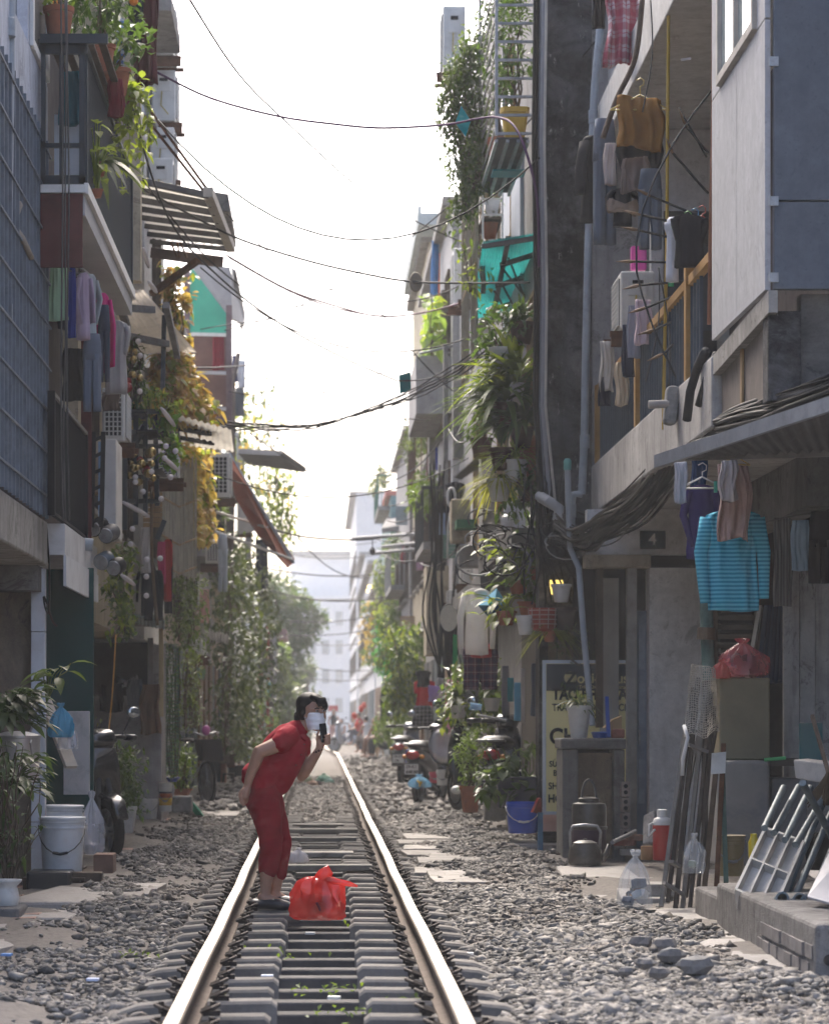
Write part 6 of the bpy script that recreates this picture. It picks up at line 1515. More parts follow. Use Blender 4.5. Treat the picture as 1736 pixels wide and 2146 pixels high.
for i,(vx,y0,y1,c) in enumerate([(551,1330,1560,(.55,.55,.53)),(565,1310,1560,(.35,.07,.06)),(545,1410,1560,(.35,.10,.07)),(572,1320,1500,(.5,.5,.5))]):
    Y = 76; a = PT(vx,y1,Y); b = PT(vx,y0,Y); m = MB(); m.bx(a.x-.09,a.x+.09,Y,Y+.18,a.z,b.z); tag(m.build('door_post', PM(c,.7,.15)), ['white square post in front of the far white house','dark red post of the far white house','brown red post nearer the ivy','thin pale post beside the dark red one'][i], 'post')
m = MB(); x0,x1,z0,z1 = BB(552,1385,568,1420,75); m.bx(x0,x1,75,75.1,z0,z1); tag(m.build('hanging_sign', PM((.45,.42,.4),.6)), 'small pale sign board hanging off the far red post', 'sign')
m = MB(); x0,x1,z0,z1 = BB(555,1318,600,1338,80); m.bx(x0,x1,80,84,z0,z1); tag(m.build('tin_roof', PM((.40,.28,.27),.7)), 'low reddish tin roof over the far white house', 'roof')
m = MB(); x0,x1,z0,z1 = BB(540,1345,558,1410,74); m.bx(x0,x1,74,74.1,z0,z1); tag(m.build('hanging_sign', PM((.12,.13,.15),.6)), 'small dark sign board hanging before the ivy', 'sign')
m = MB(); x0,x1,z0,z1 = BB(558,1425,568,1460,74.5); m.bx(x0,x1,74.5,74.6,z0,z1); tag(m.build('hanging_sign', PM((.15,.42,.55),.6)), 'narrow light blue banner under the pale sign', 'banner')
# trunk rising through the ivy
m = MB(); m.tube([PT(470,1600,52),PT(476,1400,52),PT(481,1200,52),PT(484,1000,52),PT(486,800,52),PT(500,740,52)], [.09,.08,.075,.07,.06,.04], 8); tag(m.build('utility_post', PM((.16,.13,.11),.9,.3,6), smooth=True), 'slim dark post rising through the ivy curtain', 'post')
# --- the end of the street
def tree(name, label, vx, vy0, vy1, wv, Y, n, mats, seed, group='trees at the end of the street'):
    r = random.Random(seed); base = PT(vx, vy0, Y); base.z = -.95; top = PT(vx, vy1, Y); hh = top.z - base.z; wr = S(wv, Y)/2
    t = thing(name, label, 'tree', base, group); tr = MB(); c = base + Vector((0,0,hh*.66))
    stem(tr, base, base + Vector((r.uniform(-.4,.4),0,hh*.55)), .28, .16, r, .02)
    fs = [MB() for _ in mats]
    for i in range(11):
        a = r.uniform(0,6.28); e = c + Vector((math.cos(a)*wr*.75*r.uniform(.4,1), math.sin(a)*wr*.6, r.uniform(-.28,.34)*hh))
        stem(tr, base + Vector((0,0,hh*r.uniform(.35,.55))), e, .10, .03, r, .05)
        bush(fs[i % len(mats)], e, (wr*.48, wr*.45, hh*.15), n//11, .30, .2, r, per=9, fill=.3)
    tr.build('trunk', BARK, t); 
    for f, mt in zip(fs, mats): f.build('crown', mt, t)
    return t
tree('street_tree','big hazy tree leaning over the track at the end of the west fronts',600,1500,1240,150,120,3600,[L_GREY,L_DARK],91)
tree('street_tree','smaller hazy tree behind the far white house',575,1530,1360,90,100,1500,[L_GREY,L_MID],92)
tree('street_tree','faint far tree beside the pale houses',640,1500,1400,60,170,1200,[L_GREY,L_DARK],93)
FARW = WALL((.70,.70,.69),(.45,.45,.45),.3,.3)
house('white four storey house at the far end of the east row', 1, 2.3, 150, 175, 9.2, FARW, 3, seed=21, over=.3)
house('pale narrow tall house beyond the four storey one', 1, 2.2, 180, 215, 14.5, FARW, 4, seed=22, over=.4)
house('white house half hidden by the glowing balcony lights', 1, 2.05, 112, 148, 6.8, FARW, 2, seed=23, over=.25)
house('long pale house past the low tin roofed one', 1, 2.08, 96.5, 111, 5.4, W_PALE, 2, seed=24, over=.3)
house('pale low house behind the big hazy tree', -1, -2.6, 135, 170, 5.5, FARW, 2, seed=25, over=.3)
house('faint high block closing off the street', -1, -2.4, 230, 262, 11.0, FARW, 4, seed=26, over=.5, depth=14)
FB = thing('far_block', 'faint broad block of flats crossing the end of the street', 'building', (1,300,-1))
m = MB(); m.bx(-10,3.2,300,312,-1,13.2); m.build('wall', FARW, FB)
m = MB(); m.bx(-3.0,4.2,306,320,-1,17.5); m.build('tower', FARW, FB)
for i in range(9):
    for j in range(4):
        m = MB(); m.bx(-9.2+i*1.35,-8.5+i*1.35,299.9,300.02,1.5+j*2.9,2.9+j*2.9); m.build('window', GLASS((.25,.27,.28)), FB)
m = MB(); m.bx(-3.4,4.6,305.5,320.5,17.5,18.0); m.build('roof', CONC, FB)
# ================================================================ MORE CLUTTER ON THE FRONTS
def front_ac(vx0, vy0, vx1, vy1, Y, face, lab):
    x0,x1,z0,z1 = BB(vx0,vy0,vx1,vy1,Y); ac_unit(x0,x1,Y,Y+.8,z0,z1,face,lab,front=(face > 0))
for a in ((905,905,930,945,60,-1,'air conditioner between the bare bamboo poles'),(968,1190,992,1222,42,-1,'old air conditioner beside the mossy cornice'),(868,1225,888,1250,72,-1,'small air conditioner over the pale vine'),(838,1300,856,1322,80,-1,'air conditioner above the round bush'),(500,1085,520,1112,60,1,'air conditioner half sunk in the ivy curtain'),(520,1330,536,1352,70,1,'air conditioner low in the ivy'),(404,1340,424,1372,41,1,'air conditioner by the flowering creeper'),(940,1235,958,1262,44,-1,'air conditioner between cream column and white jacket')): front_ac(*a)
def small_awning(p, col, lab, n=8):
    awning('sheet_awning', lab, *[PT(*q) for q in p], PM(col,.7,.2,4,0,.1,trans=.25,dirt=.35), n=n, amp=.02)
small_awning(((884,1120,66),(945,1108,60),(948,1130,62),(890,1140,70)),(.20,.20,.20),'grey sheet awning under the black coat')
small_awning(((850,1360,78),(890,1350,70),(893,1372,71),(855,1380,79)),(.30,.10,.07),'rusty sheet awning beside the round bush')
small_awning(((925,1385,44),(968,1370,40),(972,1392,41),(930,1402,46)),(.16,.22,.20),'dull green sheet awning over the red football shirt')
small_awning(((765,1330,112),(800,1322,105),(802,1336,106),(768,1344,114)),(.4,.4,.4),'pale sheet awning far down below the glowing lights')
small_awning(((424,1318,42),(480,1330,44),(478,1352,47),(430,1340,46)),(.30,.29,.27),'pale sheet awning at the foot of the ivy curtain')
small_awning(((504,1262,66),(560,1272,68),(556,1296,72),(510,1285,70)),(.22,.24,.25),'grey sheet awning showing through the ivy')
small_awning(((392,1395,40),(432,1402,41),(428,1424,43),(396,1415,42)),(.12,.2,.16),'faded green sheet over the flowering creeper')
def balcony(vx, vy, Y, dy, side, lab, c, n=9, out=.42, X=2.05):
    z = PT(0,vy,Y).z; x0 = side*X; xo = side*(X-out); t = thing('balcony', lab, 'balcony', (xo,Y,z), 'small balconies on the fronts')
    m = MB(); m.bx(xo,x0,Y,Y+dy,z-.12,z); m.build('slab', CONC, t)
    m = MB()
    for i in range(n+1): m.bx(xo-.01,xo+.01,Y+dy*i/n-.012,Y+dy*i/n+.012,z,z+.85)
    for i in range(4): m.bx(xo+(x0-xo)*i/4-.01,xo+(x0-xo)*i/4+.01,Y-.01,Y+.012,z,z+.85)
    m.build('baluster', PM(c,.6), t)['kind'] = 'stuff'
    m = MB(); m.beam((xo,Y,z+.87),(xo,Y+dy,z+.87),.05); m.beam((xo,Y,z+.87),(x0,Y,z+.87),.05); m.build('handrail', PM(c,.6), t)
    r = random.Random(int(vy))
    for k in range(3):
        f = MB(); bush(f, (xo+side*.1, Y+dy*(k+.5)/3, z+.95), (.22,dy*.16,.28), 130, .13, .08, r, per=6); f.build('foliage', [L_MID,L_GREY,L_DARK][n%3], t)
for a in ((0,1135,48,4,1,'dark railed balcony with pot plants over the mossy cornice',(.04,.045,.05),9),(0,1010,52,4.5,1,'rusty railed balcony with plants above the black t-shirt',(.12,.07,.05),10),(0,1225,70,6,1,'pale railed balcony with plants down the east row',(.4,.4,.4),11),(0,1060,85,6,1,'green railed balcony below the red tin roof',(.08,.18,.13),10),(0,1150,47,5,-1,'dark railed balcony behind the rust awning arms',(.04,.04,.045),9),(0,1000,60,6,-1,'white railed balcony behind the dark broken sheet',(.5,.5,.5),11),(0,1250,60,6,-1,'brown railed balcony deep in the ivy',(.13,.08,.06),10)): balcony(*a, X=2.08)
for i,(vx,y0,y1,Y,c,lab) in enumerate([(975,1110,1170,43,(.10,.20,.16),'green painted shutter beside the rough brick pier'),(985,1390,1440,36,(.16,.12,.09),'brown shutter behind the tartan trousers'),(952,1250,1320,45,(.35,.33,.28),'pale shutter behind the oval mirror'),(900,1060,1100,70,(.14,.22,.24),'teal shutter beyond the black coat'),(880,1290,1340,66,(.3,.2,.12),'ochre shutter beyond the cream column')]):
    a = PT(vx,y1,Y); b = PT(vx,y0,Y); m = MB(); xf = min(a.x,1.98); sh_ = thing('shutter', lab, 'shutter', (xf,Y,a.z), 'shutters on the east fronts')
    for k in range(8):
        m = MB(); h = (b.z-a.z)/8; m.bx(xf-.2,xf+.12,Y+.01*k,Y+.05+.01*k,a.z+h*k+.005,a.z+h*(k+1)-.005); m.build('slat', PM(c,.7,.2,5,dirt=.3), sh_)
for i,(vx0,vy0,vx1,vy1,Y,c,k,lab) in enumerate([(958,1120,975,1165,42,(.32,.36,.42),'cloth','grey blue towel under the hose coil'),(882,1260,896,1310,62,(.5,.48,.45),'cloth','cream sheet hung past the cream column'),(848,1395,868,1440,62,(.12,.16,.3),'shirt','navy shirt hung before the round bush'),(826,1240,842,1275,85,(.5,.5,.5),'cloth','white towel hung on the far pale balcony'),(915,1420,930,1436,43,(.4,.4,.42),'cloth','grey cloth over the lilac bag'),(1050,1395,1066,1500,32,(.2,.2,.22),'cloth','grey trousers hung behind the pothos'),(1062,1420,1076,1470,31.5,(.03,.25,.3),'cloth','teal cloth hung beside the grey trousers'),(512,1120,528,1180,64,(.45,.45,.47),'cloth','pale shirt hung in the ivy curtain'),(404,1275,420,1330,40,(.4,.28,.22),'cloth','tan cloth hung under the shuttered box'),(362,1232,380,1290,35,(.06,.06,.07),'cloth','black cloth beside the mint leaved plant')]):
    garment(k,vx0,vy0,vx1,vy1,Y,c,lab,thick=.07)
# ================================================================ WIRES OVER THE STREET
PURP = PM((.06,.02,.07),.7,.2)
cable([(330,152,27),(440,205,28),(580,243,28.5),(700,260,28.5),(795,268,28.5),(900,264,28.5),(955,258,28),(1000,249,27.6),(1040,246,27.2),(1075,262,26.6),(1102,320,26.3),(1125,420,26.2),(1128,560,26.2)], .012, 'thick purple cable sagging over the street between the roofs', mat=PURP)
cable([(395,-5,24),(500,155,27),(610,265,30),(760,400,34),(880,468,37),(985,515,38)], .009, 'long thin wire dropping from the sky to the teal awning')
cable([(268,378,27),(380,440,29),(500,500,31),(640,545,32),(760,573,32),(862,590,32),(985,593,31),(1108,592,29)], .012, 'black cable threaded through the round disc')
cable([(265,180,25),(352,455,28),(470,590,31),(590,680,33),(720,750,35),(832,798,36)], .010, 'black cable slanting steeply past the striped awning')
cable([(475,535,33),(600,605,36),(700,640,38),(800,663,40),(900,652,41),(1000,625,40)], .012, 'slack reddish cable under the black ones', mat=PM((.10,.04,.06),.6))
cable([(480,540,34),(610,612,36),(720,650,38),(820,662,40),(920,648,41),(1000,618,40)], .010, 'second slack reddish cable twisted beside its twin', mat=PM((.09,.03,.06),.6))
cable([(1260,70,26),(1140,215,28),(1010,365,31),(870,490,35),(760,565,38),(660,625,40),(560,668,42),(470,692,42)], .008, 'thin straight wire running from the drainpipe down across the sky')
cable([(800,658,39),(850,720,40),(910,785,41),(975,842,41)], .009, 'short slanting wire in front of the creeper house')
cable([(832,798,36),(880,796,36),(940,785,37)], .008, 'short wire holding the teal square')
for i, a in enumerate([(250,300,26,640,640,36,.4),(420,560,33,1000,700,33,.5),(330,250,27,1130,330,26.3,.9),(500,700,42,900,880,44,.3),(440,410,34,960,600,38,.6),(380,960,36,980,960,40,.5),(480,820,45,930,700,46,.4)]):
    cable([a[:3],a[3:6]], .008, 'thin sagging wire between the west awnings and the east balconies', sag=a[6], group='thin wires across the sky')
for i in range(5):
    cable([(372,862+5*i,33),(480,882+4*i,35),(560,889+3*i,36),(660,888+2*i,36),(760,866-1*i,35),(860,838-5*i,33),(960,788-7*i,31),(1020,748-8*i,30)], .007+.002*(i%3), ['top strand of the heavy cable bunch over the street','second strand of the heavy cable bunch','middle strand of the heavy cable bunch','fourth strand of the heavy cable bunch','lowest strand of the heavy cable bunch'][i], wig=.01, seed=i)
cable([(420,690,46),(480,680,44),(600,665,43)], .008, 'wire curling away from the teal shack post')
cable([(370,770,33),(450,770,38),(520,765,46)], .010, 'wire passing behind the yellow creeper', )
cable([(560,900,52),(690,925,55),(785,960,58)], .012, 'faint wire past the dark broken sheet roof')
cable([(520,905,50),(600,960,55),(680,1000,60),(790,995,64),(890,950,66)], .014, 'faint loop of wire hanging in the far sky')
cable([(560,1105,50),(640,1125,58),(760,1131,62),(860,1115,60),(960,1085,50)], .018, 'dark cable carrying a dangling bulb across the street')
cable([(596,1080,75),(640,1145,80),(700,1195,84),(760,1210,84),(815,1185,80)], .018, 'loose hanging wire looping low over the far street')
for i, (x0,y0,x1,y1,Y,s) in enumerate([(560,1190,890,1185,82,.25),(600,1250,880,1228,100,.25),(600,1300,870,1262,110,.3),(590,1330,860,1300,105,.2),(640,1395,860,1385,120,.3),(560,1150,800,1160,130,.3),(590,1120,790,1135,140,.3),(660,1350,830,1330,130,.2),(560,1235,900,1225,76,.35),(640,1420,830,1412,130,.2)]):
    cable([(x0,y0,Y),(x1,y1,Y*.97)], .018, 'hazy wire strung across the far end of the street', sag=s, group='hazy wires at the far end')
for i, (x0,y0,x1,y1,Y) in enumerate([(800,1010,960,870,52),(810,1090,930,1010,55),(815,1060,960,930,56),(790,1130,905,1060,60),(800,1160,930,1130,56),(880,1180,990,1090,45),(940,900,1010,860,38)]):
    cable([(x0,y0,Y),(x1,y1,Y-6)], .011, 'thin wire slung between the poles of the plaster house', sag=.25, group='wires slung between the poles')
m = MB(); m.tube([PT(780,1131,61), PT(780,1148,61)], .012, 5); m.lathe([(.02,0),(.07,-.06),(.05,-.14),(0,-.17)], PT(780,1146,61), 10); tag(m.build('dangling_bulb', PM((.05,.05,.05),.5)), 'dark bulb dangling from the cable across the street', 'bulb')
TEALK = PM((.01,.30,.32),.5,.15,4,0,.05,trans=.4)
m = MB(); m.poly([PT(966,222,28),PT(986,253,28),PT(975,286,28),PT(953,257,28)], (0,.02,0)); tag(m.build('kite_scrap', TEALK), 'teal diamond of corrugated plastic hung on the purple cable', 'plastic scrap')
m = MB(); corrugated(m, PT(836,786,36),PT(859,779,36),PT(860,818,36),PT(838,825,36),9,.008); tag(m.build('kite_scrap', TEALK, solid=.01), 'teal square of corrugated plastic hung on a thin wire', 'plastic scrap')
m = MB(); m.lathe([(.02,-.02),(.10,-.018),(.112,0),(.10,.018),(.02,.02)], PT(871,591,32), 24, Matrix.Rotation(math.radians(80),3,'X')@Matrix.Scale(.85,3,(1,0,0))); m.v=[(PT(871,591,32).x+(v[0]-PT(871,591,32).x)*.75,v[1],v[2]) for v in m.v]; tag(m.build('hanging_disc', PM((.26,.22,.17),.8,.2,6), smooth=40), 'round brown disc hung on the black cable', 'disc')
# ================================================================ THINGS ON THE GROUND
# --- sign board
SG = thing('sign_board', 'yellow and black dessert shop sign board standing on blue legs', 'sign', PT(1200,1760,26.1))
Yb = 26.1; x0,x1,z0,z1 = BB(1141,1388,1400,1702,Yb)
x1 = 2.95
m = MB(); m.bx(x0,x1,Yb,Yb+.04,z0,z1); m.build('panel', PM((.76,.67,.30),.45,.08,1.5,0,0,dirt=.12,dcol=(.3,.26,.14)), SG)
zt = PT(0,1447,Yb).z; m = MB(); m.bx(x0+.012,x1,Yb-.006,Yb-.001,zt,z1-.012); m.build('header', PM((.012,.016,.022),.4,.2,2), SG)
fr = PM((.48,.52,.55),.4,.1,4,.3,0)
for q in ((x0-.02,x0+.008,Yb-.012,Yb+.045,z0-.02,z1+.02),(x0+.009,x1,Yb-.012,Yb+.045,z1-.008,z1+.02),(x0+.009,x1,Yb-.012,Yb+.045,z0-.02,z0+.008)):
    m = MB(); m.bx(*q); m.build('frame', fr, SG)
BLK = PM((.012,.012,.012),.6); GOLDT = PM((.52,.45,.22),.5)
m = MB(); m.lathe([(0,-.002),(.055,-.002),(.055,.002),(0,.002)], (PT(1194,1420,Yb).x,Yb-.009,PT(1194,1420,Yb).z), 28, Matrix.Rotation(math.pi/2,3,'X')); m.build('logo', GOLDT, SG)
def sgt(b, vx, vy, hv, mt=BLK, bold=.006, sx=.82): 
    p = PT(vx, vy, Yb); text(b, SG, (p.x, Yb-.009, p.z), S(hv,Yb)*1.38, mt, bold=bold, sx=sx)
sgt('Z', 1184, 1433, 26, BLK, .004, 1.0); sgt('oki-House', 1208, 1431, 22, GOLDT, .002, .95); sgt('Trân Châu - Jelly - Caramen', 1212, 1443, 8, GOLDT, .0005, .9)
sgt('TÀO PHỚ CÁC LOẠI', 1156, 1465+ 0, 23); sgt('TRÀ BÍ ĐAO - THẠCH - CARAMEN', 1156, 1489, 15, BLK, .002, .8); sgt('SẦU DA', 1240, 1512, 15, BLK, .002)
sgt('CHÈ', 1150, 1558, 33, BLK, .006, .9); sgt('SỮA CHUA', 1150, 1606, 12, BLK, .002); sgt('BÁNH', 1158, 1625, 12, BLK, .002); sgt('SHIP', 1148, 1653, 14, BLK, .002, .85); sgt('HOTLINE', 1147, 1681, 17, BLK, .003, .85)
LEGB = PM((.03,.12,.22),.5,.2,5,.2)
m = MB(); p = PT(1131,1702,25.9); q = PT(1131,1790,25.9); m.beam(q, p, .045); m.build('leg', LEGB, SG)
m = MB(); m.bx(q.x-.06,q.x+.06,25.85,26.0,q.z-.06,q.z+.02); m.build('foot', RUST, SG)
m = MB(); p = PT(1135,1703,25.95); m.slab(PT(1113,1702,25.8),PT(1126,1672,25.8),PT(1131,1672,26.3),PT(1131,1705,26.3),.02); tag(m.build('red_clamp', PM((.5,.06,.03),.5)), 'small red plastic clip beside the sign leg', 'clip')
m = MB(); x0,x1,z0,z1 = BB(1133,1704,1178,1742,26.5); m.bx(x0,x1,26.5,26.6,z0,z1); tag(m.build('pink_board', PM((.62,.42,.38),.6,.15,3)), 'pale pink board standing behind the sign leg', 'board')
# --- little concrete shrine cabinet with things on it
CB = thing('brick_cabinet', 'squat cement cabinet with wooden door beside the door of number 4', 'cabinet', PT(1240,1775,24.3))
Yc = 24.3; x0,x1,z0,z1 = BB(1177,1547,1308,1772,Yc)
WCB = WALL((.19,.185,.175),(.05,.048,.045),.6,.4)
m = MB(); m.bx(x0,x0+.13,Yc,Yc+.6,-.14,z1-.09); m.build('side', WCB, CB, bevel=.012)
m = MB(); m.bx(x1-.09,x1,Yc,Yc+.6,-.14,z1-.09); m.build('side', WCB, CB, bevel=.01)
m = MB(); m.bx(x0-.015,x1+.01,Yc-.03,Yc+.6,z1-.088,z1); m.build('top', WCB, CB, bevel=.015)
m = MB(); m.bx(x0+.135,x1-.095,Yc+.10,Yc+.13,-.1,z1-.12); m.build('door', WALL((.21,.165,.115),(.06,.05,.045),.6,.6,sc=1.6), CB)
m = MB(); m.bx(x0+.131,x1-.091,Yc+.4,Yc+.58,-.14,z1-.09); m.build('back', SHADEIN, CB)
HB = thing('hollow_bricks', 'column of hollow clay bricks between cabinet and door', 'bricks', PT(1310,1770,24.2))
for i in range(4):
    z = PT(0,1768-33*i,24.2).z; xx = PT(1310,0,24.2).x; m = MB(); m.bx(xx-.035,xx+.035,24.2,24.4,z,z+.12); br = m.build('brick', PM((.30,.25,.22),.9,.25,6,0,.4,dirt=.4), HB, bevel=.004)
    for k in (0,1):
        m = MB(); m.lathe([(.017,-.003),(.017,.003)], (xx,24.197,z+.035+.05*k), 12, Matrix.Rotation(math.pi/2,3,'X')); m.build('hole_shade', SHADEIN, br)  # dark disc on the brick face, shade of the bore painted
plant('potted_plant','white ornate pot with pale striped leaves on the cement cabinet',PT(1212,1547,24.5),'strap',0,.095,.27,WPOT,n=46,L=.20,W=.03,rad=(1,.8,.5),lm=L_GREY,seed=101)
m = MB(); x0,x1,z0,z1 = BB(1238,1523,1278,1546,24.5); m.lathe([(.06,0),(.075,.04),(.08,.045),(.06,.05),(.05,.02),(0,.02)], ((x0+x1)/2,24.55,z0), 16); tag(m.build('blue_basin', PM((.01,.09,.42),.35,.1,4,0,0), smooth=40), 'small blue plastic basin on the cement cabinet', 'basin')
m = MB(); m.beam(PT(1274,1545,24.5), PT(1270,1460,24.6), .03); tag(m.build('blue_bar', PM((.01,.07,.35),.4)), 'upright blue handle behind the blue basin', 'handle bar')
m = MB(); m.poly([PT(1265,1525,24.7),PT(1282,1508,24.7),PT(1302,1500,24.7),PT(1302,1530,24.7)], (0,.2,0)); tag(m.build('cardboard_box', PM((.42,.30,.16),.85,.2)), 'torn cardboard piece on the cement cabinet', 'cardboard')
m = MB(); x0,x1,z0,z1 = BB(1284,1527,1308,1547,24.6); m.bx(x0,x1,24.6,24.8,z0,z1); tag(m.build('red_crate', PM((.28,.10,.07),.8,.3,20), bevel=.01), 'small ribbed red box at the corner of the cabinet', 'box')
m = MB(); m.tube([PT(1240,1530,25.0),PT(1250,1546,24.3),PT(1285,1540,24.2)], .02, 8); 
# kettles, thermos, bricks, block
def metal(c, r=.4): return PM(c, r, .35, 7, .35, .15, 30, dirt=.6, dcol=(.03,.028,.025))
KD = metal((.10,.092,.08), .42)
def kettle(c, r, h, label, body, neck=False):
    t = thing('kettle', label, 'kettle', c, 'kettles by the cabinet'); c = Vector(c); m = MB()
    if neck:
        m.lathe([(r*.96,0),(r,.01),(r,h*.45)], c, 26); m.build('lower_body', PM((.045,.025,.05),.5,.3,6,.2,.1), t, smooth=40)
        m = MB(); m.lathe([(r*1.0,h*.451),(r*1.06,h*.47),(r*1.06,h*.50),(r,h*.51),(r,h*.80),(r*.93,h*.85),(r*.62,h*.87),(r*.6,h*.93),(r*.4,h*.95),(0,h*.95)], c, 26); m.build('upper_body', KD, t, smooth=40)
        m = MB(); pts = [c + Vector((r*.42*math.cos(a), 0, h*.93 + .14*math.sin(a)*1.05)) for a in [math.pi*i/10 for i in range(11)]]
        for a_, b_ in zip(pts, pts[1:]): m.beam(a_, b_, .014, .05, up=(0,1,0))
        m.build('handle', KD, t)
    else:
        m.lathe([(r*.86,0),(r*.95,.01),(r,h*.2),(r,h*.45),(r*.93,h*.72),(r*.72,h*.95),(r*.66,h)], c, 26); m.build('pot_body', body, t, smooth=40)
        m = MB(); m.lathe([(r*.70,h*.98),(r*.72,h*1.02),(r*.4,h*1.12),(r*.1,h*1.14),(r*.12,h*1.2),(0,h*1.22)], c, 22); m.build('lid', body, t, smooth=40)
        m = MB(); m.tube([c+Vector((r*.9,0,h*.25)), c+Vector((r*1.25,0,h*.5)), c+Vector((r*1.42,0,h*.95))], [.035,.022,.014], 8); m.build('spout', body, t, smooth=True)
        m = MB(); m.tube([c+Vector((-r*.86,0,h*.8)), c+Vector((-r*.92,0,h*1.5)), c+Vector((-r*.7,0,h*1.78)), c+Vector((0,0,h*1.84)), c+Vector((r*.7,0,h*1.78)), c+Vector((r*.92,0,h*1.5)), c+Vector((r*.86,0,h*.8))], .011, 8); m.build('handle', STEEL, t, smooth=True)
    return t
kettle(PT(1233,1800,23.3), .135, .51, 'tall blackened water can with loop handle before the cabinet', KD, True)
kettle(PT(1225,1812,22.6), .128, .165, 'squat sooty kettle with wire handle in front of the tall can', KD)
TH = thing('thermos', 'red thermos flask with white cap and handle by the pillar', 'thermos', PT(1386,1800,22.6)); c = PT(1386,1802,22.6)
m = MB(); m.lathe([(.066,0),(.07,.01),(.07,.265)], c, 24); m.build('body', PM((.42,.015,.02),.3,.1,4,0,0,coat=.2), TH, smooth=40)
m = MB(); m.lathe([(.071,.266),(.072,.29),(.06,.315),(.038,.325),(.038,.38),(.03,.385),(0,.385)], c, 24); m.build('cap', WHITEP, TH, smooth=40)
m = MB(); m.tube([c+Vector((-.072,-.02,.28)), c+Vector((-.10,-.03,.27)), c+Vector((-.105,-.03,.18)), c+Vector((-.06,-.06,.235))], .009, 6); m.build('handle', WHITEP, TH, smooth=True)
m = MB(); x0,x1,z0,z1 = BB(1343,1772,1373,1802,22.8); m.lathe([(.05,0),(.055,.005),(.055,.105),(0,.105)], ((x0+x1)/2,22.85,z0), 20); tag(m.build('wood_block', PM((.34,.22,.12),.8,.25,6), smooth=40), 'short round wooden block beside the red thermos', 'block')
m = MB(); m.slab(PT(1346,1772,23.2),PT(1374,1768,23.2),PT(1372,1700,23.4),PT(1348,1712,23.4),.05); tag(m.build('bark_slab', WALL((.33,.32,.30),(.06,.05,.05),.6,.7,sc=3), bevel=.01), 'weathered grey timber offcut behind the round block', 'offcut')
for i, (vx,vy,w_,lab) in enumerate([(1308,1765,44,'upper red brick of the small pile by the door'),(1318,1785,40,'lower grey brick of the small pile by the door'),(1325,1755,36,'thin brick leaning on the pile by the door')]):
    p = PT(vx,vy,23.6); s = S(w_,23.6)/2; m = MB(); m.box(p, (s*2,.1,.05), Matrix.Rotation(.25*(i-1),3,'Z')); tag(m.build('brick', [PM((.22,.10,.08),.9,.3,8),CONC,PM((.26,.15,.12),.9,.3,8)][i], bevel=.006), lab, 'brick', 'bricks piled by the door')
m = MB(); m.tube([PT(1282,1765,23.2),PT(1330,1742,23.6)], .018, 8); tag(m.build('stick', PM((.3,.29,.28),.7)), 'grey stick lying over the small brick pile', 'stick')
# paving humps by the cabinet
for i, (vx0,vx1,y0,y1,z,lab) in enumerate([(1065,1180,26.3,27.2,-.03,'low kerb slab under the sign leg'),(1185,1345,20.9,22.6,-.045,'cement ledge under the kettles'),(1300,1400,18.9,19.8,-.05,'loose paving block beside the clear rubbish bag')]):
    a = (vx0-VX)*y0/FV; b = (vx1-VX)*y0/FV; m = MB(); m.poly([(a,y0,z),(b,y0-.05,z),(b+.05,y1,z+.01),(a+.06,y1,z+.01)], (0,0,-.16)); tag(m.build('cement_ledge', M_PAVE, bevel=.012), lab, 'ledge')
m = MB(); x0 = PT(1350,0,19.0).x; m.bx(x0,x0+.20,19.0,19.3,-.05,.03); tag(m.build('paving_block', CONC, bevel=.008), 'upper grey block beside the clear rubbish bag', 'block')
# clear bag with rubbish
def bag(name, label, c, r, h, mat, seed, knot=True, fill=None, sq=1.0, cat='bag', n=44, boxy=False):
    rr = random.Random(seed); t = thing(name, label, cat, c); c = Vector(c); m = MB(); ph = [rr.uniform(0,6) for _ in range(6)]
    prof = [(0,.0),(.75,.0),(.97,.06),(1.0,.2),(.97,.36),(.86,.52),(.62,.68),(.34,.80),(.13,.875)] + ([(.12,.9),(.26,.95),(.30,1.0),(.05,.99)] if knot else [(.3,.98),(.0,1.0)])
    if boxy: prof = [(0,0),(.85,0),(1.0,.07),(1.03,.22),(1.0,.42),(.94,.62),(.86,.8),(.76,.92),(.55,1.0),(.2,.97),(0,.93)]
    vs = []; fs = []
    for (q, z) in prof:
        for j in range(n):
            a = 6.2832*j/n; k = 1 + .09*math.sin(3*a+ph[0]+4*z) + .07*math.sin(7*a+ph[1]-5*z) + .05*math.sin(13*a+ph[2]+9*z) + .03*math.sin(21*a+ph[5]-14*z) + (.14*math.sin(11*a+ph[3]) if z > .5 else 0) + rr.uniform(-.03,.03)
            vs.append(c + Vector((r*q*k*math.cos(a)*sq, r*q*k*math.sin(a)*.8, h*(z + (.02*math.sin(5*a+ph[4]) if z > 0 else 0)))))
    k = len(prof)
    for i in range(k-1):
        for j in range(n): fs.append((i*n+j, i*n+(j+1)%n, (i+1)*n+(j+1)%n, (i+1)*n+j))
    m.add(vs, fs); m.build('skin', mat, t, smooth=45)
    if fill:
        for i, cc in enumerate(fill):
            m = MB(); p = c + Vector((rr.uniform(-.5,.5)*r*sq, rr.uniform(-.4,.4)*r, h*rr.uniform(.1,.46))); s = r*rr.uniform(.4,.66)
            m.box(p, (s*1.3,s,s*.9), Matrix.Rotation(rr.uniform(0,3),3,'Z')@Matrix.Rotation(rr.uniform(-.6,.6),3,'X')); m.build('content', PM(cc,.6,.3,9), t, bevel=.008)
    return t
CLEARB = PM((.75,.78,.80), .10, .1, 5, 0, .9, 22, alpha=.24, spec=1.0)
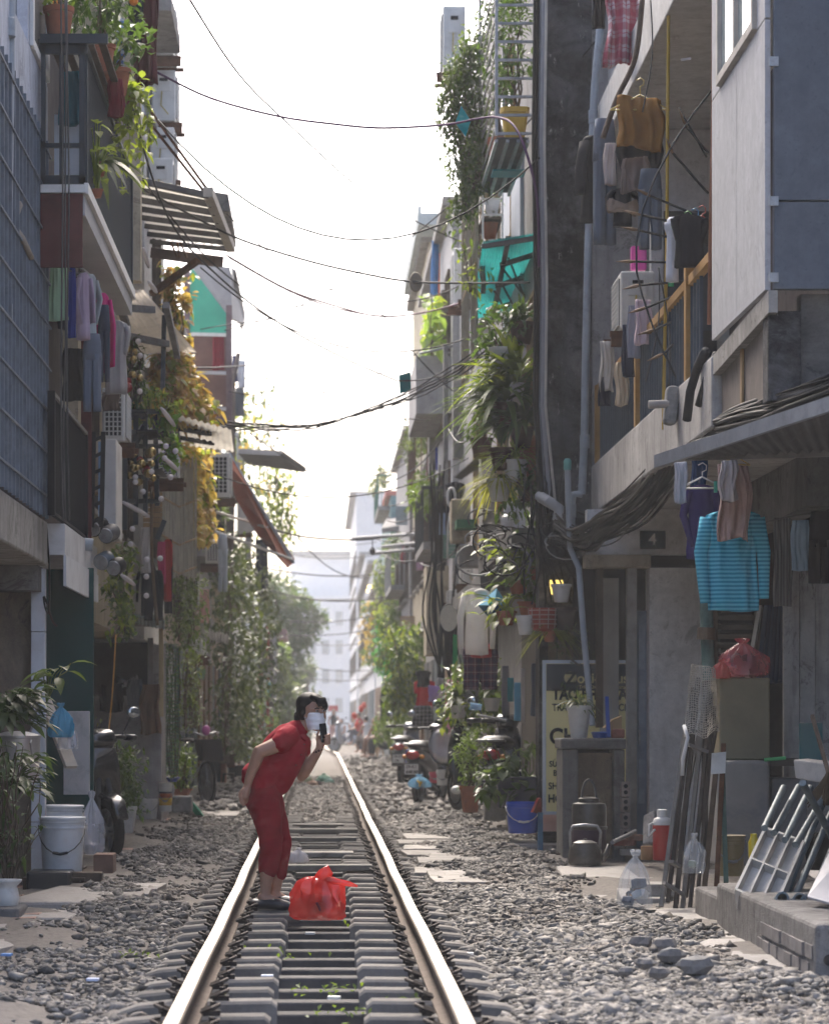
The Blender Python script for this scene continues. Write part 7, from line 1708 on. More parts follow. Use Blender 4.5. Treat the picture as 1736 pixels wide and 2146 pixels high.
bag('clear_bag','knotted clear plastic bag of rubbish on the paving edge',PT(1330,1904,18.45),.102,.36,CLEARB,5,fill=[(.05,.06,.07),(.26,.14,.06),(.08,.09,.12),(.35,.40,.45),(.15,.08,.05),(.05,.05,.06),(.55,.56,.58),(.10,.10,.09)])
bag('clear_bag','small clear bag hung on the bundle of folded frames',PT(1453,1830,18.7),.07,.25,CLEARB,6,fill=[(.2,.24,.18),(.4,.42,.40)])
# bundle of folded wooden frames with net
FBN = thing('folded_frames', 'bundle of dark folded wooden trestles leaning under a torn net', 'frames', PT(1440,1925,18.6))
rb = random.Random(31)
for i, (xb,yb,xt,yt,w_) in enumerate([(1384,1900,1440,1490,15),(1398,1890,1452,1440,14),(1412,1925,1462,1420,16),(1426,1930,1478,1440,15),(1444,1905,1490,1450,13),(1460,1880,1496,1480,12),(1400,1860,1470,1500,12),(1436,1880,1500,1520,11)]):
    m = MB(); m.beam(PT(xb,yb,18.5+.05*i), PT(xt,yt,18.9+.05*i), S(w_*.62,18.7), .022); m.build('plank', PM((.065,.055,.048) if i%3 else (.17,.16,.145),.85,.35,5,0,.3,40), FBN, bevel=.003)
for (x0,y0,x1,y1) in ((1390,1850,1432,1875),(1405,1805,1420,1815),(1440,1560,1480,1575),(1446,1530,1475,1535)):
    m = MB(); m.beam(PT(x0,y0,18.45), PT(x1,y1,18.5), .04, .02); m.build('cross_slat', PM((.16,.15,.14),.85,.3,5), FBN)
def net(name, label, corners, nu, nv, r, mat, cat='net', sagf=None):
    a,b,c,d = [Vector(q) for q in corners]; rr = random.Random(nu); t = thing(name, label, cat, a); m = MB()
    def pt(u,v):
        p = a.lerp(b,u).lerp(d.lerp(c,u),v); return p + Vector((0,.05*math.sin(6*u+2*v),.02*math.sin(9*u)*v)) + rv(rr)*.003
    G_ = [[pt(i/nu,j/nv) for i in range(nu+1)] for j in range(nv+1)]
    for j in range(nv+1): m.tube(G_[j], r, 3, cap=False)
    for i in range(nu+1): m.tube([G_[j][i] for j in range(nv+1)], r, 3, cap=False)
    m.build('mesh', mat, t)['kind'] = 'stuff'; return t
net('torn_net','torn beige net draped over the folded trestles',(PT(1448,1392,18.5),PT(1496,1400,18.6),PT(1508,1535,18.6),PT(1434,1545,18.4)),15,30,.0028,PM((.40,.37,.32),.9))
m = MB(); m.tube([PT(1432,1520,18.4),PT(1440,1545,18.35),PT(1430,1590,18.4),PT(1428,1625,18.4)], .012, 6); tag(m.build('white_rag', CL((.6,.6,.6)), smooth=True), 'twisted white rag tied round the trestles', 'rag')
# cabinet sheet, red bag and panels in the yard
m = MB(); x0,x1,z0,z1 = BB(1506,1420,1612,1592,20.2); m.bx(x0,x1,20.2,20.6,z0,z1); tag(m.build('tan_cabinet', PM((.20,.175,.115),.55,.15,2,0,.05,dirt=.3,dcol=(.1,.085,.06)), bevel=.012), 'tan metal cabinet carrying the pink plastic bundle', 'cabinet')
m = MB(); x0,x1,z0,z1 = BB(1502,1594,1612,1815,20.0); m.bx(x0,x1,20.0,20.5,z0,z1); tag(m.build('grey_cabinet', PM((.22,.215,.21),.6,.2,2,0,.05,dirt=.45,dcol=(.06,.07,.13)), bevel=.02), 'grey cabinet with blue paint smear under the tan one', 'cabinet')
m = MB(); x0,x1,z0,z1 = BB(1615,1630,1690,1770,20.1); m.bx(x0,x1,20.1,20.5,z0,z1); tag(m.build('dark_cabinet', PM((.13,.13,.135),.5,.15,2), bevel=.01), 'dark grey box to one side of the grey cabinet', 'cabinet')
m = MB(); x0,x1,z0,z1 = BB(1612,1590,1700,1605,19.9); m.bx(x0,x1,19.9,20.3,z0,z1); tag(m.build('shelf_board', PM((.06,.06,.055),.7)), 'dark shelf board over the dark grey box', 'shelf')
m = MB(); m.tube([PT(1600,1592,19.8),PT(1645,1588,19.8)], .012, 6); tag(m.build('green_tray', PM((.05,.35,.12),.5)), 'thin bright green tray on the dark shelf board', 'tray')
PINKB = PM((.60,.16,.19),.16,.2,7,0,.9,16,alpha=.55,trans=.5,spec=1.0)
bag('plastic_bundle','pink plastic wrapped bundle on the tan cabinet',PT(1555,1418,20.3),.165,.26,PINKB,8,knot=False,fill=[(.10,.03,.04),(.2,.05,.06),(.12,.03,.04)])
bag('plastic_bundle','loose red bag end hanging from the pink bundle',PT(1510,1422,20.15),.06,.13,PM((.55,.10,.08),.3,.2,7,0,.6,22,alpha=.8,trans=.3),9,knot=False)
BR = thing('umbrella_bundle','folded dark blue parasol leaning against the wooden boards','parasol',PT(1600,1430,21.5)); 
for i in range(6):
    m = MB(); m.beam(PT(1588+i*9,1430,21.4+.02*i), PT(1606+i*6,1270,21.6+.02*i), .035, .06); m.build('fold', PM((.02,.035,.07) if i%2 else (.03,.05,.09),.7,.2), BR, bevel=.01)
m = MB(); m.beam(PT(1565,1420,21.3), PT(1592,1270,21.5), .03); m.build('pole', PM((.4,.36,.3),.6), BR)
garment('cloth',1618,1085,1660,1270,20.4,(.09,.085,.085),'grey striped trousers hanging before the wooden boards',mat=STRIPES((.10,.095,.095),(.16,.155,.15),.02,0),thick=.05,group='washing in the yard')
garment('cloth',1654,1090,1696,1196,20.0,(.32,.43,.52),'light blue face towel on the yard line',thick=.04,fold=.1,group='washing in the yard')
garment('shorts',1692,1072,1745,1222,19.6,(.018,.014,.016),'black shorts on the yard line',thick=.06,group='washing in the yard')
cable([(1570,1105,20.5),(1640,1085,20.2),(1760,1068,19.4)], .005, 'thin yard line with the light blue towel', name='washing_line', mat=CABLEG)
m = MB(); x0,x1,z0,z1 = BB(1674,1515,1722,1592,18.8); m.bx(x0,x1,18.8,18.83,z0,z1); tag(m.build('teal_board', PM((.01,.09,.10),.5,.15)), 'small dark teal board against the wooden boards', 'board')
pipe([(1484,1425,20.4),(1480,1330,20.4),(1478,1250,20.4)], .045, 'stained green standpipe rising beside the tan cabinet', mat=PM((.10,.17,.155),.7,.4,6,0,.2,dirt=.5,dcol=(.08,.05,.03)))
m = MB(); m.tube([PT(1478,1340,20.35),PT(1479,1315,20.35)], .062, 12); tag(m.build('pipe_collar', PM((.13,.10,.07),.8,.3,8)), 'rusty collar round the green standpipe', 'collar')
pipe([(1482,1390,20.38),(1476,1200,20.5)], .022, 'thin grey upright pole next to the green standpipe', mat=PM((.3,.3,.3),.7))
# hanging clothes above the yard
YL = 'washing under the yard awning'
garment('shirt',1445,1068,1622,1280,18.6,(.01,.2,.3),'turquoise long sleeved top with pale stripes',mat=STRIPES((.004,.22,.35),(.08,.45,.60),.0258,2,.5),thick=.045,sleeve=.97,group=YL,fold=.17,seed=7)
garment('shirt',1418,1016,1520,1172,19.4,(.045,.03,.13),'dark purple long sleeved top behind the striped one',thick=.06,sleeve=.95,group=YL)
garment('cloth',1500,975,1575,1130,18.35,(.50,.36,.33),'pink and cream shirt crumpled on the yellow hanger',thick=.13,fold=.35,group=YL,seed=3)
garment('cloth',1504,965,1545,1050,18.25,(.55,.53,.56),'white collar cloth over the pink and cream shirt',thick=.11,fold=.35,group=YL,seed=12)
garment('cloth',1410,968,1440,1055,19.0,(.46,.47,.52),'pale crumpled sleeve at the corner of the awning',thick=.09,fold=.3,group=YL)
garment('cloth',1444,900,1482,1020,19.6,(.02,.06,.15),'dark blue jacket bunched behind the awning corner',thick=.1,fold=.25,group=YL)
hanger(1540,945,70,18.5,(.60,.45,.15),'yellow plastic hanger under the yard awning',yaw=25)
hanger(1470,985,95,19.2,(.55,.55,.56),'white wire hanger above the purple top',yaw=-10)
m = MB(); m.box(PT(1498,1020,18.6),(.02,.02,.07)); tag(m.build('clothes_peg', PM((.02,.30,.22),.5)), 'teal clothes peg above the striped top', 'peg')
m = MB(); m.box(PT(1436,124,21.0),(.07,.01,.015),Matrix.Rotation(-.15,3,'Y')); tag(m.build('white_peg', PM((.6,.6,.6),.5)), 'small white clip hanging under the balcony ceiling', 'clip')
# step goods: grid box, pipes, frames
GB = thing('grid_box', 'grey wooden tray with six compartments tilted on the step', 'tray', PT(1600,1880,16.4))
o = PT(1541,1862,16.2); ux = (PT(1620,1908,16.4)-o).normalized(); A0 = PT(1541,1862,16.2); B0 = PT(1622,1900,16.0); C0 = PT(1682,1762,16.5); D0 = PT(1602,1733,16.7)
GBM = PM((.40,.385,.36),.8,.2,4,0,.2,30,dirt=.35,dcol=(.18,.17,.16)); nrm = (B0-A0).cross(D0-A0).normalized(); dep = -nrm*.13 if nrm.y < 0 else nrm*.13
for (a,b) in ((A0,B0),(B0,C0),(C0,D0),(D0,A0)):
    m = MB(); m.slab(a,b,b+dep,a+dep,.016); m.build('side', GBM, GB)
m = MB(); m.slab(A0+dep*.45,B0+dep*.45,C0+dep*.45,D0+dep*.45,.01); m.build('back', PM((.50,.48,.45),.7,.2,3,dirt=.3), GB)
for q in (.5,):
    m = MB(); a = A0.lerp(D0,q); b = B0.lerp(C0,q); m.slab(a,b,b+dep*.7,a+dep*.7,.012); m.build('divider', GBM, GB)
for q in (.33,.66):
    m = MB(); a = A0.lerp(B0,q); b = D0.lerp(C0,q); m.slab(a,b,b+dep*.7,a+dep*.7,.010); m.build('divider', GBM, GB)
PB = PM((.12,.15,.16),.5,.3,7,.2,.1,dirt=.55,dcol=(.07,.06,.05))
for i,(x0,y0,x1,y1,r_) in enumerate([(1640,1885,1740,1640,.019),(1660,1890,1760,1655,.019),(1620,1745,1672,1648,.019),(1643,1760,1697,1650,.019),(1665,1770,1730,1660,.019),(1690,1905,1760,1740,.022),(1600,1735,1640,1650,.018),(1700,1880,1775,1700,.02),(1680,1640,1745,1760,.02)]):
    pipe([(x0,y0,16.2-.05*i),(x1,y1,16.9-.05*i)], r_, ['lowest','steep','short','stub','middle','thin','slim','outer','crossing'][i]+' grey blue scaffold tube of the pile on the step', mat=PB, group='scaffold tubes on the step', n=10)
for i,(vx,vy) in enumerate([(1632,1888),(1668,1890),(1684,1893),(1655,1902)]):
    m = MB(); m.lathe([(.034,-.1),(.036,.1),(.026,.1),(.026,-.1),(.034,-.1)], PT(vx,vy,15.6), 14, Matrix.Rotation(math.pi/2-.2,3,'X')); tag(m.build('tube_end', PB, smooth=40), ['open end of the big tube below the tray','open end of the second tube below the tray','open end of the third tube by the white board','crushed pale tube end on the board'][i], 'tube', 'tube ends on the step')
m = MB(); m.slab(PT(1515,1870,16.9),PT(1600,1905,15.3),PT(1760,1905,14.9),PT(1700,1880,16.9),.02); tag(m.build('step_board', PM((.30,.29,.27),.85,.25,4,0,.3), bevel=.004), 'thin grey board lying across the step edge', 'board')
m = MB(); m.slab(PT(1690,1880,14.9),PT(1760,1900,14.7),PT(1770,1790,15.6),PT(1735,1790,15.8),.015); tag(m.build('white_board', PM((.36,.36,.38),.5,.1), bevel=.004), 'white board leaning on the scaffold tubes', 'board')
m = MB(); m.slab(PT(1675,1590,17.2),PT(1745,1598,17.0),PT(1745,1640,17.0),PT(1680,1630,17.2),.12); tag(m.build('white_trough', PM((.42,.40,.37),.6,.2,4,dirt=.3), bevel=.01), 'cream trough on top of the scaffold tubes', 'trough')
BRM = thing('straw_broom','brown straw broom head down among the scaffold tubes','broom',PT(1720,1690,16.8)); m = MB(); rb = random.Random(5)
for i in range(90): m.tube([PT(1735+rb.uniform(-4,4),1618,16.7), PT(1712+rb.uniform(-24,34),1682+rb.uniform(-10,10),16.6+rb.uniform(-.1,.1))], .004, 3)
m.build('bristle', PM((.12,.085,.05),.9), BRM)['kind']='stuff'
m = MB(); m.beam(PT(1735,1622,16.7),PT(1700,1500,17.2),.02); m.build('handle', WOODD, BRM)
for i,(x0,y0,x1,y1) in enumerate([(1500,1860,1515,1560),(1520,1850,1512,1590),(1475,1860,1500,1600)]):
    m = MB(); m.beam(PT(x0,y0,18.9), PT(x1,y1,19.4), .03); tag(m.build('timber_batten', [RUST,PM((.07,.12,.10),.8,.4,5),WOODD][i]), ['rusty timber batten leaning by the grey cabinet','green flaked batten leaning by the grey cabinet','dark batten leaning behind the trestles'][i], 'batten')
bucket(PT(1530,1835,19.3), .09, .26, 'yellowish jar with white lid in the yard shadow', col=(.22,.17,.08))
m = MB(); m.lathe([(.03,0),(.033,.1),(.02,.13),(.02,.15),(0,.15)], PT(1578,1800,17.6), 14); tag(m.build('yellow_bottle', PM((.55,.42,.02),.4), smooth=40), 'small yellow bottle behind the compartment tray', 'bottle')
m = MB(); m.slab(PT(1490,1578,18.7),PT(1520,1575,18.7),PT(1518,1620,18.7),PT(1488,1622,18.7),.01); tag(m.build('paper_scrap', PM((.5,.52,.52),.7)), 'pale paper cup shape stuck on the battens', 'paper')
# --- blue bucket, planter box, pots and the two scooters
bucket(PT(1094,1745,26.6), .145, .28, 'bright blue bucket with white handle beside the sign leg', col=(.004,.07,.48), lid=False, handle=(.6,.6,.6), seed=2)
PBX = thing('planter_trough','dark plastic trough full of heart shaped leaves by the sign board','planter',PT(1075,1690,27))
x0,x1,z0,z1 = BB(1040,1628,1128,1694,26.9); m = MB(); m.poly([(x0,26.9,z1),(x1,26.9,z1),(x1-.03,26.92,z0),(x0+.03,26.92,z0)], (0,.35,0)); m.build('box', PM((.035,.035,.04),.5,.2), PBX, bevel=.01)
rb = random.Random(44)
for i in range(150):
    u, v = rb.random(), rb.random(); p = PT(1010+118*u, 1665-120*v*(.35+.65*u) , 27.1+rb.uniform(-.25,.15)); m = MB()
    leaf(m, p, Vector((rb.uniform(-1,.7),rb.uniform(-1,.1),rb.uniform(-.9,.5))), rb.uniform(.09,.14), rb.uniform(.07,.10), .3, 4); m.build('leaf', L_MID if rb.random()<.6 else L_DARK, PBX, smooth=True)
m = MB(); 
for i in range(24):
    u = rb.random(); m.tube([PT(1060+50*u,1640,27.0), PT(1020+105*u,1600-50*u,27.1), PT(1010+118*u,1660-100*rb.random(),27.0)], .004, 4)
m.build('stem', L_MID, PBX)
m = MB(); x0,x1,z0,z1 = BB(1015,1640,1060,1720,27.3); m.bx(x0,x1,27.3,27.6,z0,z1); tag(m.build('stone_block', CONC, bevel=.03), 'rough grey block carrying the leafy trough', 'block')
m = MB(); m.poly([PT(1002,1690,27.6),PT(1030,1680,27.6),PT(1042,1655,27.6),PT(1010,1668,27.6)], (0,.3,0)); tag(m.build('cement_lump', CONC, bevel=.03), 'lump of cement wedged by the rough block', 'lump')
plant('potted_shrub','slender potted shrub in a terracotta pot on the gravel edge',PT(985,1702,30.5),'bush',0,.105,.27,TERRA,n=520,L=.06,W=.028,rad=(.15,.18,.33),lm=L_MID,seed=111,sq=6)
m = MB(); m.ball(PT(957,1655,33),(.07,.06,.05),10,6); tag(m.build('white_pot', WHITEP, smooth=True), 'small white bowl behind the slender shrub', 'bowl')
def wheel(t, c, r, wd, n=22, spokes=True):
    """wheel in the local xz plane"""
    c = Vector(c); m = MB(); k = 10; vs = []; fs = []
    for i in range(n):
        a = 6.2832*i/n
        for j in range(k):
            b = 6.2832*j/k; q = r - wd*.5 + wd*.5*math.cos(b)
            vs.append(c + Vector((q*math.cos(a), wd*.5*math.sin(b), q*math.sin(a))))
    for i in range(n):
        for j in range(k): fs.append((i*k+j, i*k+(j+1)%k, ((i+1)%n)*k+(j+1)%k, ((i+1)%n)*k+j))
    m.add(vs, fs); w_ = m.build('wheel', PM((.018,.018,.019),.75,.3,9), t, smooth=True)
    rm = MB(); Mx = Matrix.Rotation(math.pi/2,3,'X'); rm.lathe([(r-wd*1.02,-wd*.35),(r-wd*.95,-wd*.35),(r-wd*.95,wd*.35),(r-wd*1.02,wd*.35),(r-wd*1.02,-wd*.35)], c, n, Mx); rm.build('rim', STEEL, w_, smooth=40)
    sp = MB()
    for i in range(5 if not spokes else 9):
        a = 6.2832*i/(5 if not spokes else 9); sp.beam(c, c+Vector(((r-wd)*math.cos(a),0,(r-wd)*math.sin(a))), .03 if not spokes else .006, .02 if not spokes else .006)
    sp.lathe([(.04,-.04),(.045,.04)], c, 12, Mx); sp.build('spoke', STEEL, w_); return w_
def scooter(label, loc, yaw, col, plate=('29-K1','648'), seatc=(.02,.02,.022), dark=False, group='parked scooters'):
    t = thing('scooter', label, 'scooter', (0,0,0), group); PN = PM(col,.22,.12,3,0,.03,coat=.5); BK_ = PM((.02,.02,.022),.4,.2)
    wheel(t,(-.62,0,.27),.27,.10,spokes=False); wheel(t,(.62,0,.27),.27,.09,spokes=False)
    m = MB(); m.flat([(-.98,0,.66),(-.85,0,.66),(-.6,0,.60),(-.3,0,.52),(-.1,0,.40),(.1,0,.30)], [.06,.13,.16,.17,.16,.14], [.08,.12,.15,.15,.12,.06], (0,1,0), 18); m.build('body', PN, t, smooth=True)
    m = MB(); m.flat([(-.88,0,.80),(-.7,0,.83),(-.4,0,.82),(-.1,0,.80),(.08,0,.74)], [.09,.14,.16,.15,.10], [.04,.05,.055,.05,.03], (0,1,0), 16); m.build('seat', PM(seatc,.5,.2), t, smooth=True)
    m = MB(); m.flat([(.30,0,.30),(.42,0,.5),(.48,0,.75),(.50,0,.95)], [.17,.20,.17,.12], [.05,.06,.07,.06], (0,1,0), 16); m.build('front_shield', PN, t, smooth=True)
    m = MB(); m.bx(-.1,.4,-.16,.16,.26,.32); m.build('footboard', BK_, t, bevel=.02)
    m = MB(); m.tube([(.62,.07,.27),(.55,.06,.55),(.46,0,.95)], .025, 8); m.tube([(.62,-.07,.27),(.55,-.06,.55),(.46,0,.95)], .025, 8); m.build('fork', BK_, t, smooth=True)
    m = MB(); m.flat([(.92,0,.38),(.8,0,.52),(.62,0,.57),(.45,0,.52)], [.05,.07,.075,.06], [.02]*4, (0,1,0), 12); m.build('front_mudguard', PN, t, smooth=True)
    m = MB(); m.flat([(.44,0,.95),(.47,0,1.03),(.50,0,1.08)], [.10,.14,.10], [.09,.09,.05], (0,1,0), 16); m.build('head_cowl', PN, t, smooth=True)
    m = MB(); m.tube([(.30,.36,1.03),(.40,.2,1.04),(.46,0,1.03),(.40,-.2,1.04),(.30,-.36,1.03)], .018, 8)
    m.build('handlebar', BK_, t, smooth=True)
    for s in (-1,1):
        m = MB(); m.tube([(.26,s*.40,1.03),(.36,s*.27,1.035)], .026, 8); m.build('grip', BK_, t, smooth=True)
        m = MB(); m.tube([(.40,s*.22,1.04),(.36,s*.32,1.2)], .008, 6); ms_ = m.build('mirror', BK_, t)
        m = MB(); m.ball((.35,s*.35,1.24),(.02,.065,.045),12,8); m.build('mirror_glass', PM((.35,.38,.4),.1,.1,2,.8,0), ms_, smooth=True)
    m = MB(); m.ball((-.97,0,.68),(.05,.10,.06),14,8); m.build('tail_lamp', PM((.35,.012,.012),.15,.2,6,0,0,coat=.6), t, smooth=True)
    for s in (-1,1):
        m = MB(); m.ball((-.94,s*.12,.66),(.05,.035,.03),10,6); m.build('indicator', PM((.55,.22,.03),.2), t, smooth=True)
    m = MB(); m.bx(-1.03,-.97,-.12,.12,.36,.58); m.build('mudflap', BK_, t, bevel=.02)
    m = MB(); m.bx(-1.045,-1.034,-.095,.095,.42,.56); pl_ = m.build('number_plate', PM((.66,.66,.64),.5,.05), t)
    for k, s_ in enumerate(plate):
        o = text(s_, pl_, (-1.05, .075, .505-.07*k), .062, BLK, yaw=-math.pi/2, ext=.001, bold=.001)
    m = MB(); m.tube([(-.2,-.14,.2),(-.5,-.17,.22),(-.95,-.18,.30)], [.02,.045,.05], 10); m.build('exhaust', BK_, t, smooth=True)
    m = MB(); m.tube([(-.75,.12,.82),(-.98,.13,.83),(-1.0,0,.83),(-.98,-.13,.83),(-.75,-.12,.82)], .014, 6); m.build('grab_rail', STEEL, t, smooth=True)
    t.location = loc; t.rotation_euler = (0,0,yaw); return t
BIKEY = 33.0
scooter('black scooter with red tail lamp parked by the checked shorts', (PT(905,1640,40.5).x, 41.3, -.11), math.radians(74), (.018,.018,.02), ('29-K1','648.88'))
scooter('dark motor scooter behind the leafy trough showing a white plate', (PT(1058,1610,31).x, 31.6, .02), math.radians(80), (.02,.022,.026), ('30-N7','51.66'))
scooter('silver grey scooter parked beyond the black one', (PT(858,1605,50).x, 51.5, -.11), math.radians(80), (.20,.21,.23), ('29-X3','150'))
scooter('black scooter whose handlebar shows over the slender shrub', (PT(1010,1610,33).x, 34.2, .0), math.radians(108), (.015,.016,.018), ('29-B1','700'))
m = MB(); m.beam(PT(1090,1600,29.5), PT(1045,1525,29.8), .02); 
pipe([(1000,1498,30),(1060,1510,30)], .012, 'thin metal scooter rail glinting beside the pink towel', mat=STEEL)
bag('shopping_bag','blue green shopping bag on the ground by the black scooter',PT(878,1650,39),.14,.17,PLASTICBAG((.20,.42,.60),.8),13,fill=[(.6,.4,.05),(.1,.3,.5)])
bucket(PT(926,1645,38.5), .075, .2, 'small white bucket next to the black scooter', lid=False)
bucket(PT(911,1640,39.5), .08, .14, 'small red basin beside the small white bucket', col=(.5,.05,.08), lid=False)
m = MB(); m.ball(PT(930,1560,40),(.22,.2,.28),14,10); m.v=[tuple(c*(1+.004*math.sin(40*c)) for c in v) for v in m.v]; tag(m.build('white_sack', PM((.55,.56,.58),.5,.15,5,0,.5,20), smooth=True), 'bulging white plastic sack behind the black scooter', 'sack')
m = MB(); x0,x1,z0,z1 = BB(850,1570,858,1615,42); m.bx(x0,x1,42,42.1,z0,z1); tag(m.build('blue_can', PM((.01,.06,.35),.5)), 'upright blue can by the scooter wheel', 'can')
bag('plastic_bottle_bag','clear bottle shape over the black handlebar',PT(993,1488,31),.05,.07,PM((.35,.55,.75),.1,.1,4,alpha=.6),15,knot=False)
m = MB(); x0,x1,z0,z1 = BB(982,1472,1010,1488,31); m.tube([PT(984,1478,31),PT(1008,1482,31)], .033, 12); tag(m.build('water_bottle', PM((.35,.55,.75),.1,.1,4,alpha=.6), smooth=40), 'clear blue water bottle lying over the handlebars', 'bottle')
# --- west side of the ground: pails, motorbike, pots
PAIL = (.60,.64,.67)
PLT = thing('pallet','low dark timber pallet under the white pails','pallet',PT(140,1850,21))
for i in range(4):
    x = -2.02+i*.11; m = MB(); m.bx(x,x+.095,20.3,21.9,-.02,.0); m.build('slat', WOODD, PLT)
for y in (20.4,21.1,21.8):
    m = MB(); m.bx(-2.02,-1.60,y-.05,y+.05,-.12,-.022); m.build('bearer', WOODD, PLT)
bucket(PT(131,1829,20.65), .155, .385, 'nearer white paint pail with lid and black wire handle', col=PAIL, handle=(.03,.03,.03), seed=1, group='white paint pails')
bucket(PT(126,1795,21.6), .165, .37, 'further white paint pail half hidden behind its twin', col=PAIL, handle=(.03,.03,.03), seed=4, group='white paint pails')
m = MB(); m.bx(-2.05,-1.62,21.2,22.3,.352,.36); 
m = MB(); x0,x1,z0,z1 = BB(55,1826,148,1868,20.2); m.bx(x0,x1,20.2,20.6,z0,z1); tag(m.build('black_tray', PM((.018,.018,.02),.4,.2), bevel=.02), 'black plastic crate on the ground by the nearer pail', 'crate')
m = MB(); x0,x1,z0,z1 = BB(120,1828,214,1852,20.35); m.bx(x0,x1,20.35,20.5,z0,z1); tag(m.build('timber_block', WOODD, bevel=.01), 'stack of dark timber offcuts beneath the pails', 'timber')
m = MB(); x0,x1,z0,z1 = BB(196,1790,238,1830,21.0); m.bx(x0,x1,21,21.3,z0,z1); tag(m.build('timber_block', PM((.16,.10,.08),.85,.3,6), bevel=.008), 'short reddish timber piece behind the clear sack', 'timber')
CLEAR2 = PM((.62,.64,.70),.12,.15,5,0,.7,20,alpha=.38,spec=.8)
bag('clear_sack','tall open clear plastic sack next to the white pails',PT(193,1790,21.8),.085,.46,CLEAR2,21,knot=False,fill=[(.5,.5,.56),(.4,.38,.42),(.10,.09,.10),(.45,.45,.5)])
m = MB(); x0,x1,z0,z1 = BB(150,1490,188,1665,22.6); m.bx(x0-.06,x1,22.6,22.64,z0,z1); tag(m.build('holed_board', PM((.46,.46,.46),.6,.12,4,dirt=.35), bevel=.004), 'white holed board standing before the green gate', 'board')
m = MB(); m.beam(PT(68,1400,21.6), PT(150,1608,21.2), .10, .03); tag(m.build('leaning_plank', PM((.46,.42,.36),.75,.2,4,0,.2,30,dirt=.3), bevel=.004), 'pale plank leaning from a rusty hinge by the white pillar', 'plank')
m = MB(); m.box(PT(70,1385,21.5),(.06,.06,.12)); tag(m.build('wall_bracket', RUST), 'rusty bracket on the tan wall over the pale plank', 'bracket')
bag('blue_bag','light blue plastic bag tied to the pale plank',PT(128,1545,21.0),.085,.24,PM((.10,.38,.60),.25,.2,6,0,.6,22,alpha=.8,trans=.45),22)
bag('clear_bag','pale clear bag hanging below the light blue one',PT(142,1570,21.1),.07,.2,CLEAR2,23)
POTM = PM((.52,.52,.53),.35,.12,5,.6,.05,dirt=.25,dcol=(.2,.2,.2))
AL = thing('cooking_pot','big dented aluminium pot among the bushes','pot',PT(38,1640,20.2)); c = PT(36,1640,20.2)
m = MB(); m.lathe([(.14,0),(.152,.02),(.158,.30),(.166,.305),(.166,.32),(.15,.325),(.08,.345),(0,.35)], c, 28); m.build('pot_body', POTM, AL, smooth=40)
for a in (-.6, .6):
    m = MB(); q = c+Vector((.155*math.sin(a+.35),-.155*math.cos(a),.25)); m.tube([q+Vector((-.02,0,.04)),q+Vector((-.02,-.03,.02)),q+Vector((-.01,-.035,-.05)),q+Vector((.01,-.03,-.06))], .007, 6); m.build('handle', STEEL, AL)
m = MB(); m.tube([c+Vector((.09,0,.345)),c+Vector((.11,0,.385)),c+Vector((.16,0,.385)),c+Vector((.17,0,.32))], .009, 6); m.build('lid_handle', STEEL, AL)
plant('leafy_bush','glossy leaved bush hanging over the aluminium pot',PT(20,1520,19.4),'broad',0,0,.02,TERRA,n=170,L=.15,W=.075,rad=(.30,.35,.24),lm=L_DARK,seed=121,lean=(-.05,0,-.05),cat='bush')
plant('leafy_branch','single leafy branch reaching out over the pale plank',PT(98,1478,19.8),'broad',0,0,.02,TERRA,n=15,L=.17,W=.075,rad=(.13,.1,.16),lm=L_MID,seed=122,lean=(.07,0,.08),cat='branch')
plant('leafy_bush','lower dark bush with narrow leaves before the pails',PT(20,1680,18.8),'broad',0,0,.02,TERRA,n=120,L=.13,W=.06,rad=(.28,.3,.26),lm=L_DARK,seed=123,cat='bush')
BBH = thing('bare_bush','bare twiggy bush rising from the white ornate pot','bush',PT(20,1850,18.3)); rb = random.Random(9); m = MB(); f = MB()
for i in range(30):
    a = PT(18+rb.uniform(-6,6),1860,18.3); b = PT(rb.uniform(-40,90),rb.uniform(1560,1760),18.2+rb.uniform(-.2,.3)); pts = stem(m, a, b, .008, .003, rb, .05)
    for k in range(5): leaf(f, pts[2+k%4], rv(rb)+Vector((0,0,.3)), rb.uniform(.07,.13), .03, .4, 3)
m.build('stem', BARK, BBH); f.build('foliage', L_DARK, BBH, smooth=True)
t = thing('ornate_pot','white ornate pot with wavy rim at the pavement edge','pot',PT(12,1905,18.0)); m = MB(); m.lathe([(.06,0),(.075,.02),(.085,.07),(.075,.12),(.07,.14),(.095,.165),(.10,.18),(.085,.18),(.06,.15),(0,.15)], PT(12,1905,18.0), 22); m.build('pot', WPOT, t, smooth=True)
m = MB(); x0,x1,z0,z1 = BB(-30,1903,42,1945,17.7); m.bx(x0,x1,17.7,18.2,z0-.05,z1); tag(m.build('stone_block', CONC_D, bevel=.02), 'dark block under the white ornate pot', 'block')
m = MB(); m.poly([(-2.0,18.5,-.05),(-1.45,18.8,-.07),(-1.3,19.8,-.06),(-1.75,20.1,-.04)], (0,0,-.15)); tag(m.build('cement_slab', M_PAVE, bevel=.02), 'large broken cement slab on the earth before the black crate', 'slab')
m = MB(); m.poly([(-2.1,17.6,-.09),(-1.5,17.8,-.1),(-1.45,18.4,-.1),(-1.95,18.6,-.08)], (0,0,-.15)); tag(m.build('cement_slab', M_PAVE, bevel=.02), 'tilted cement slab beside the dark block', 'slab')
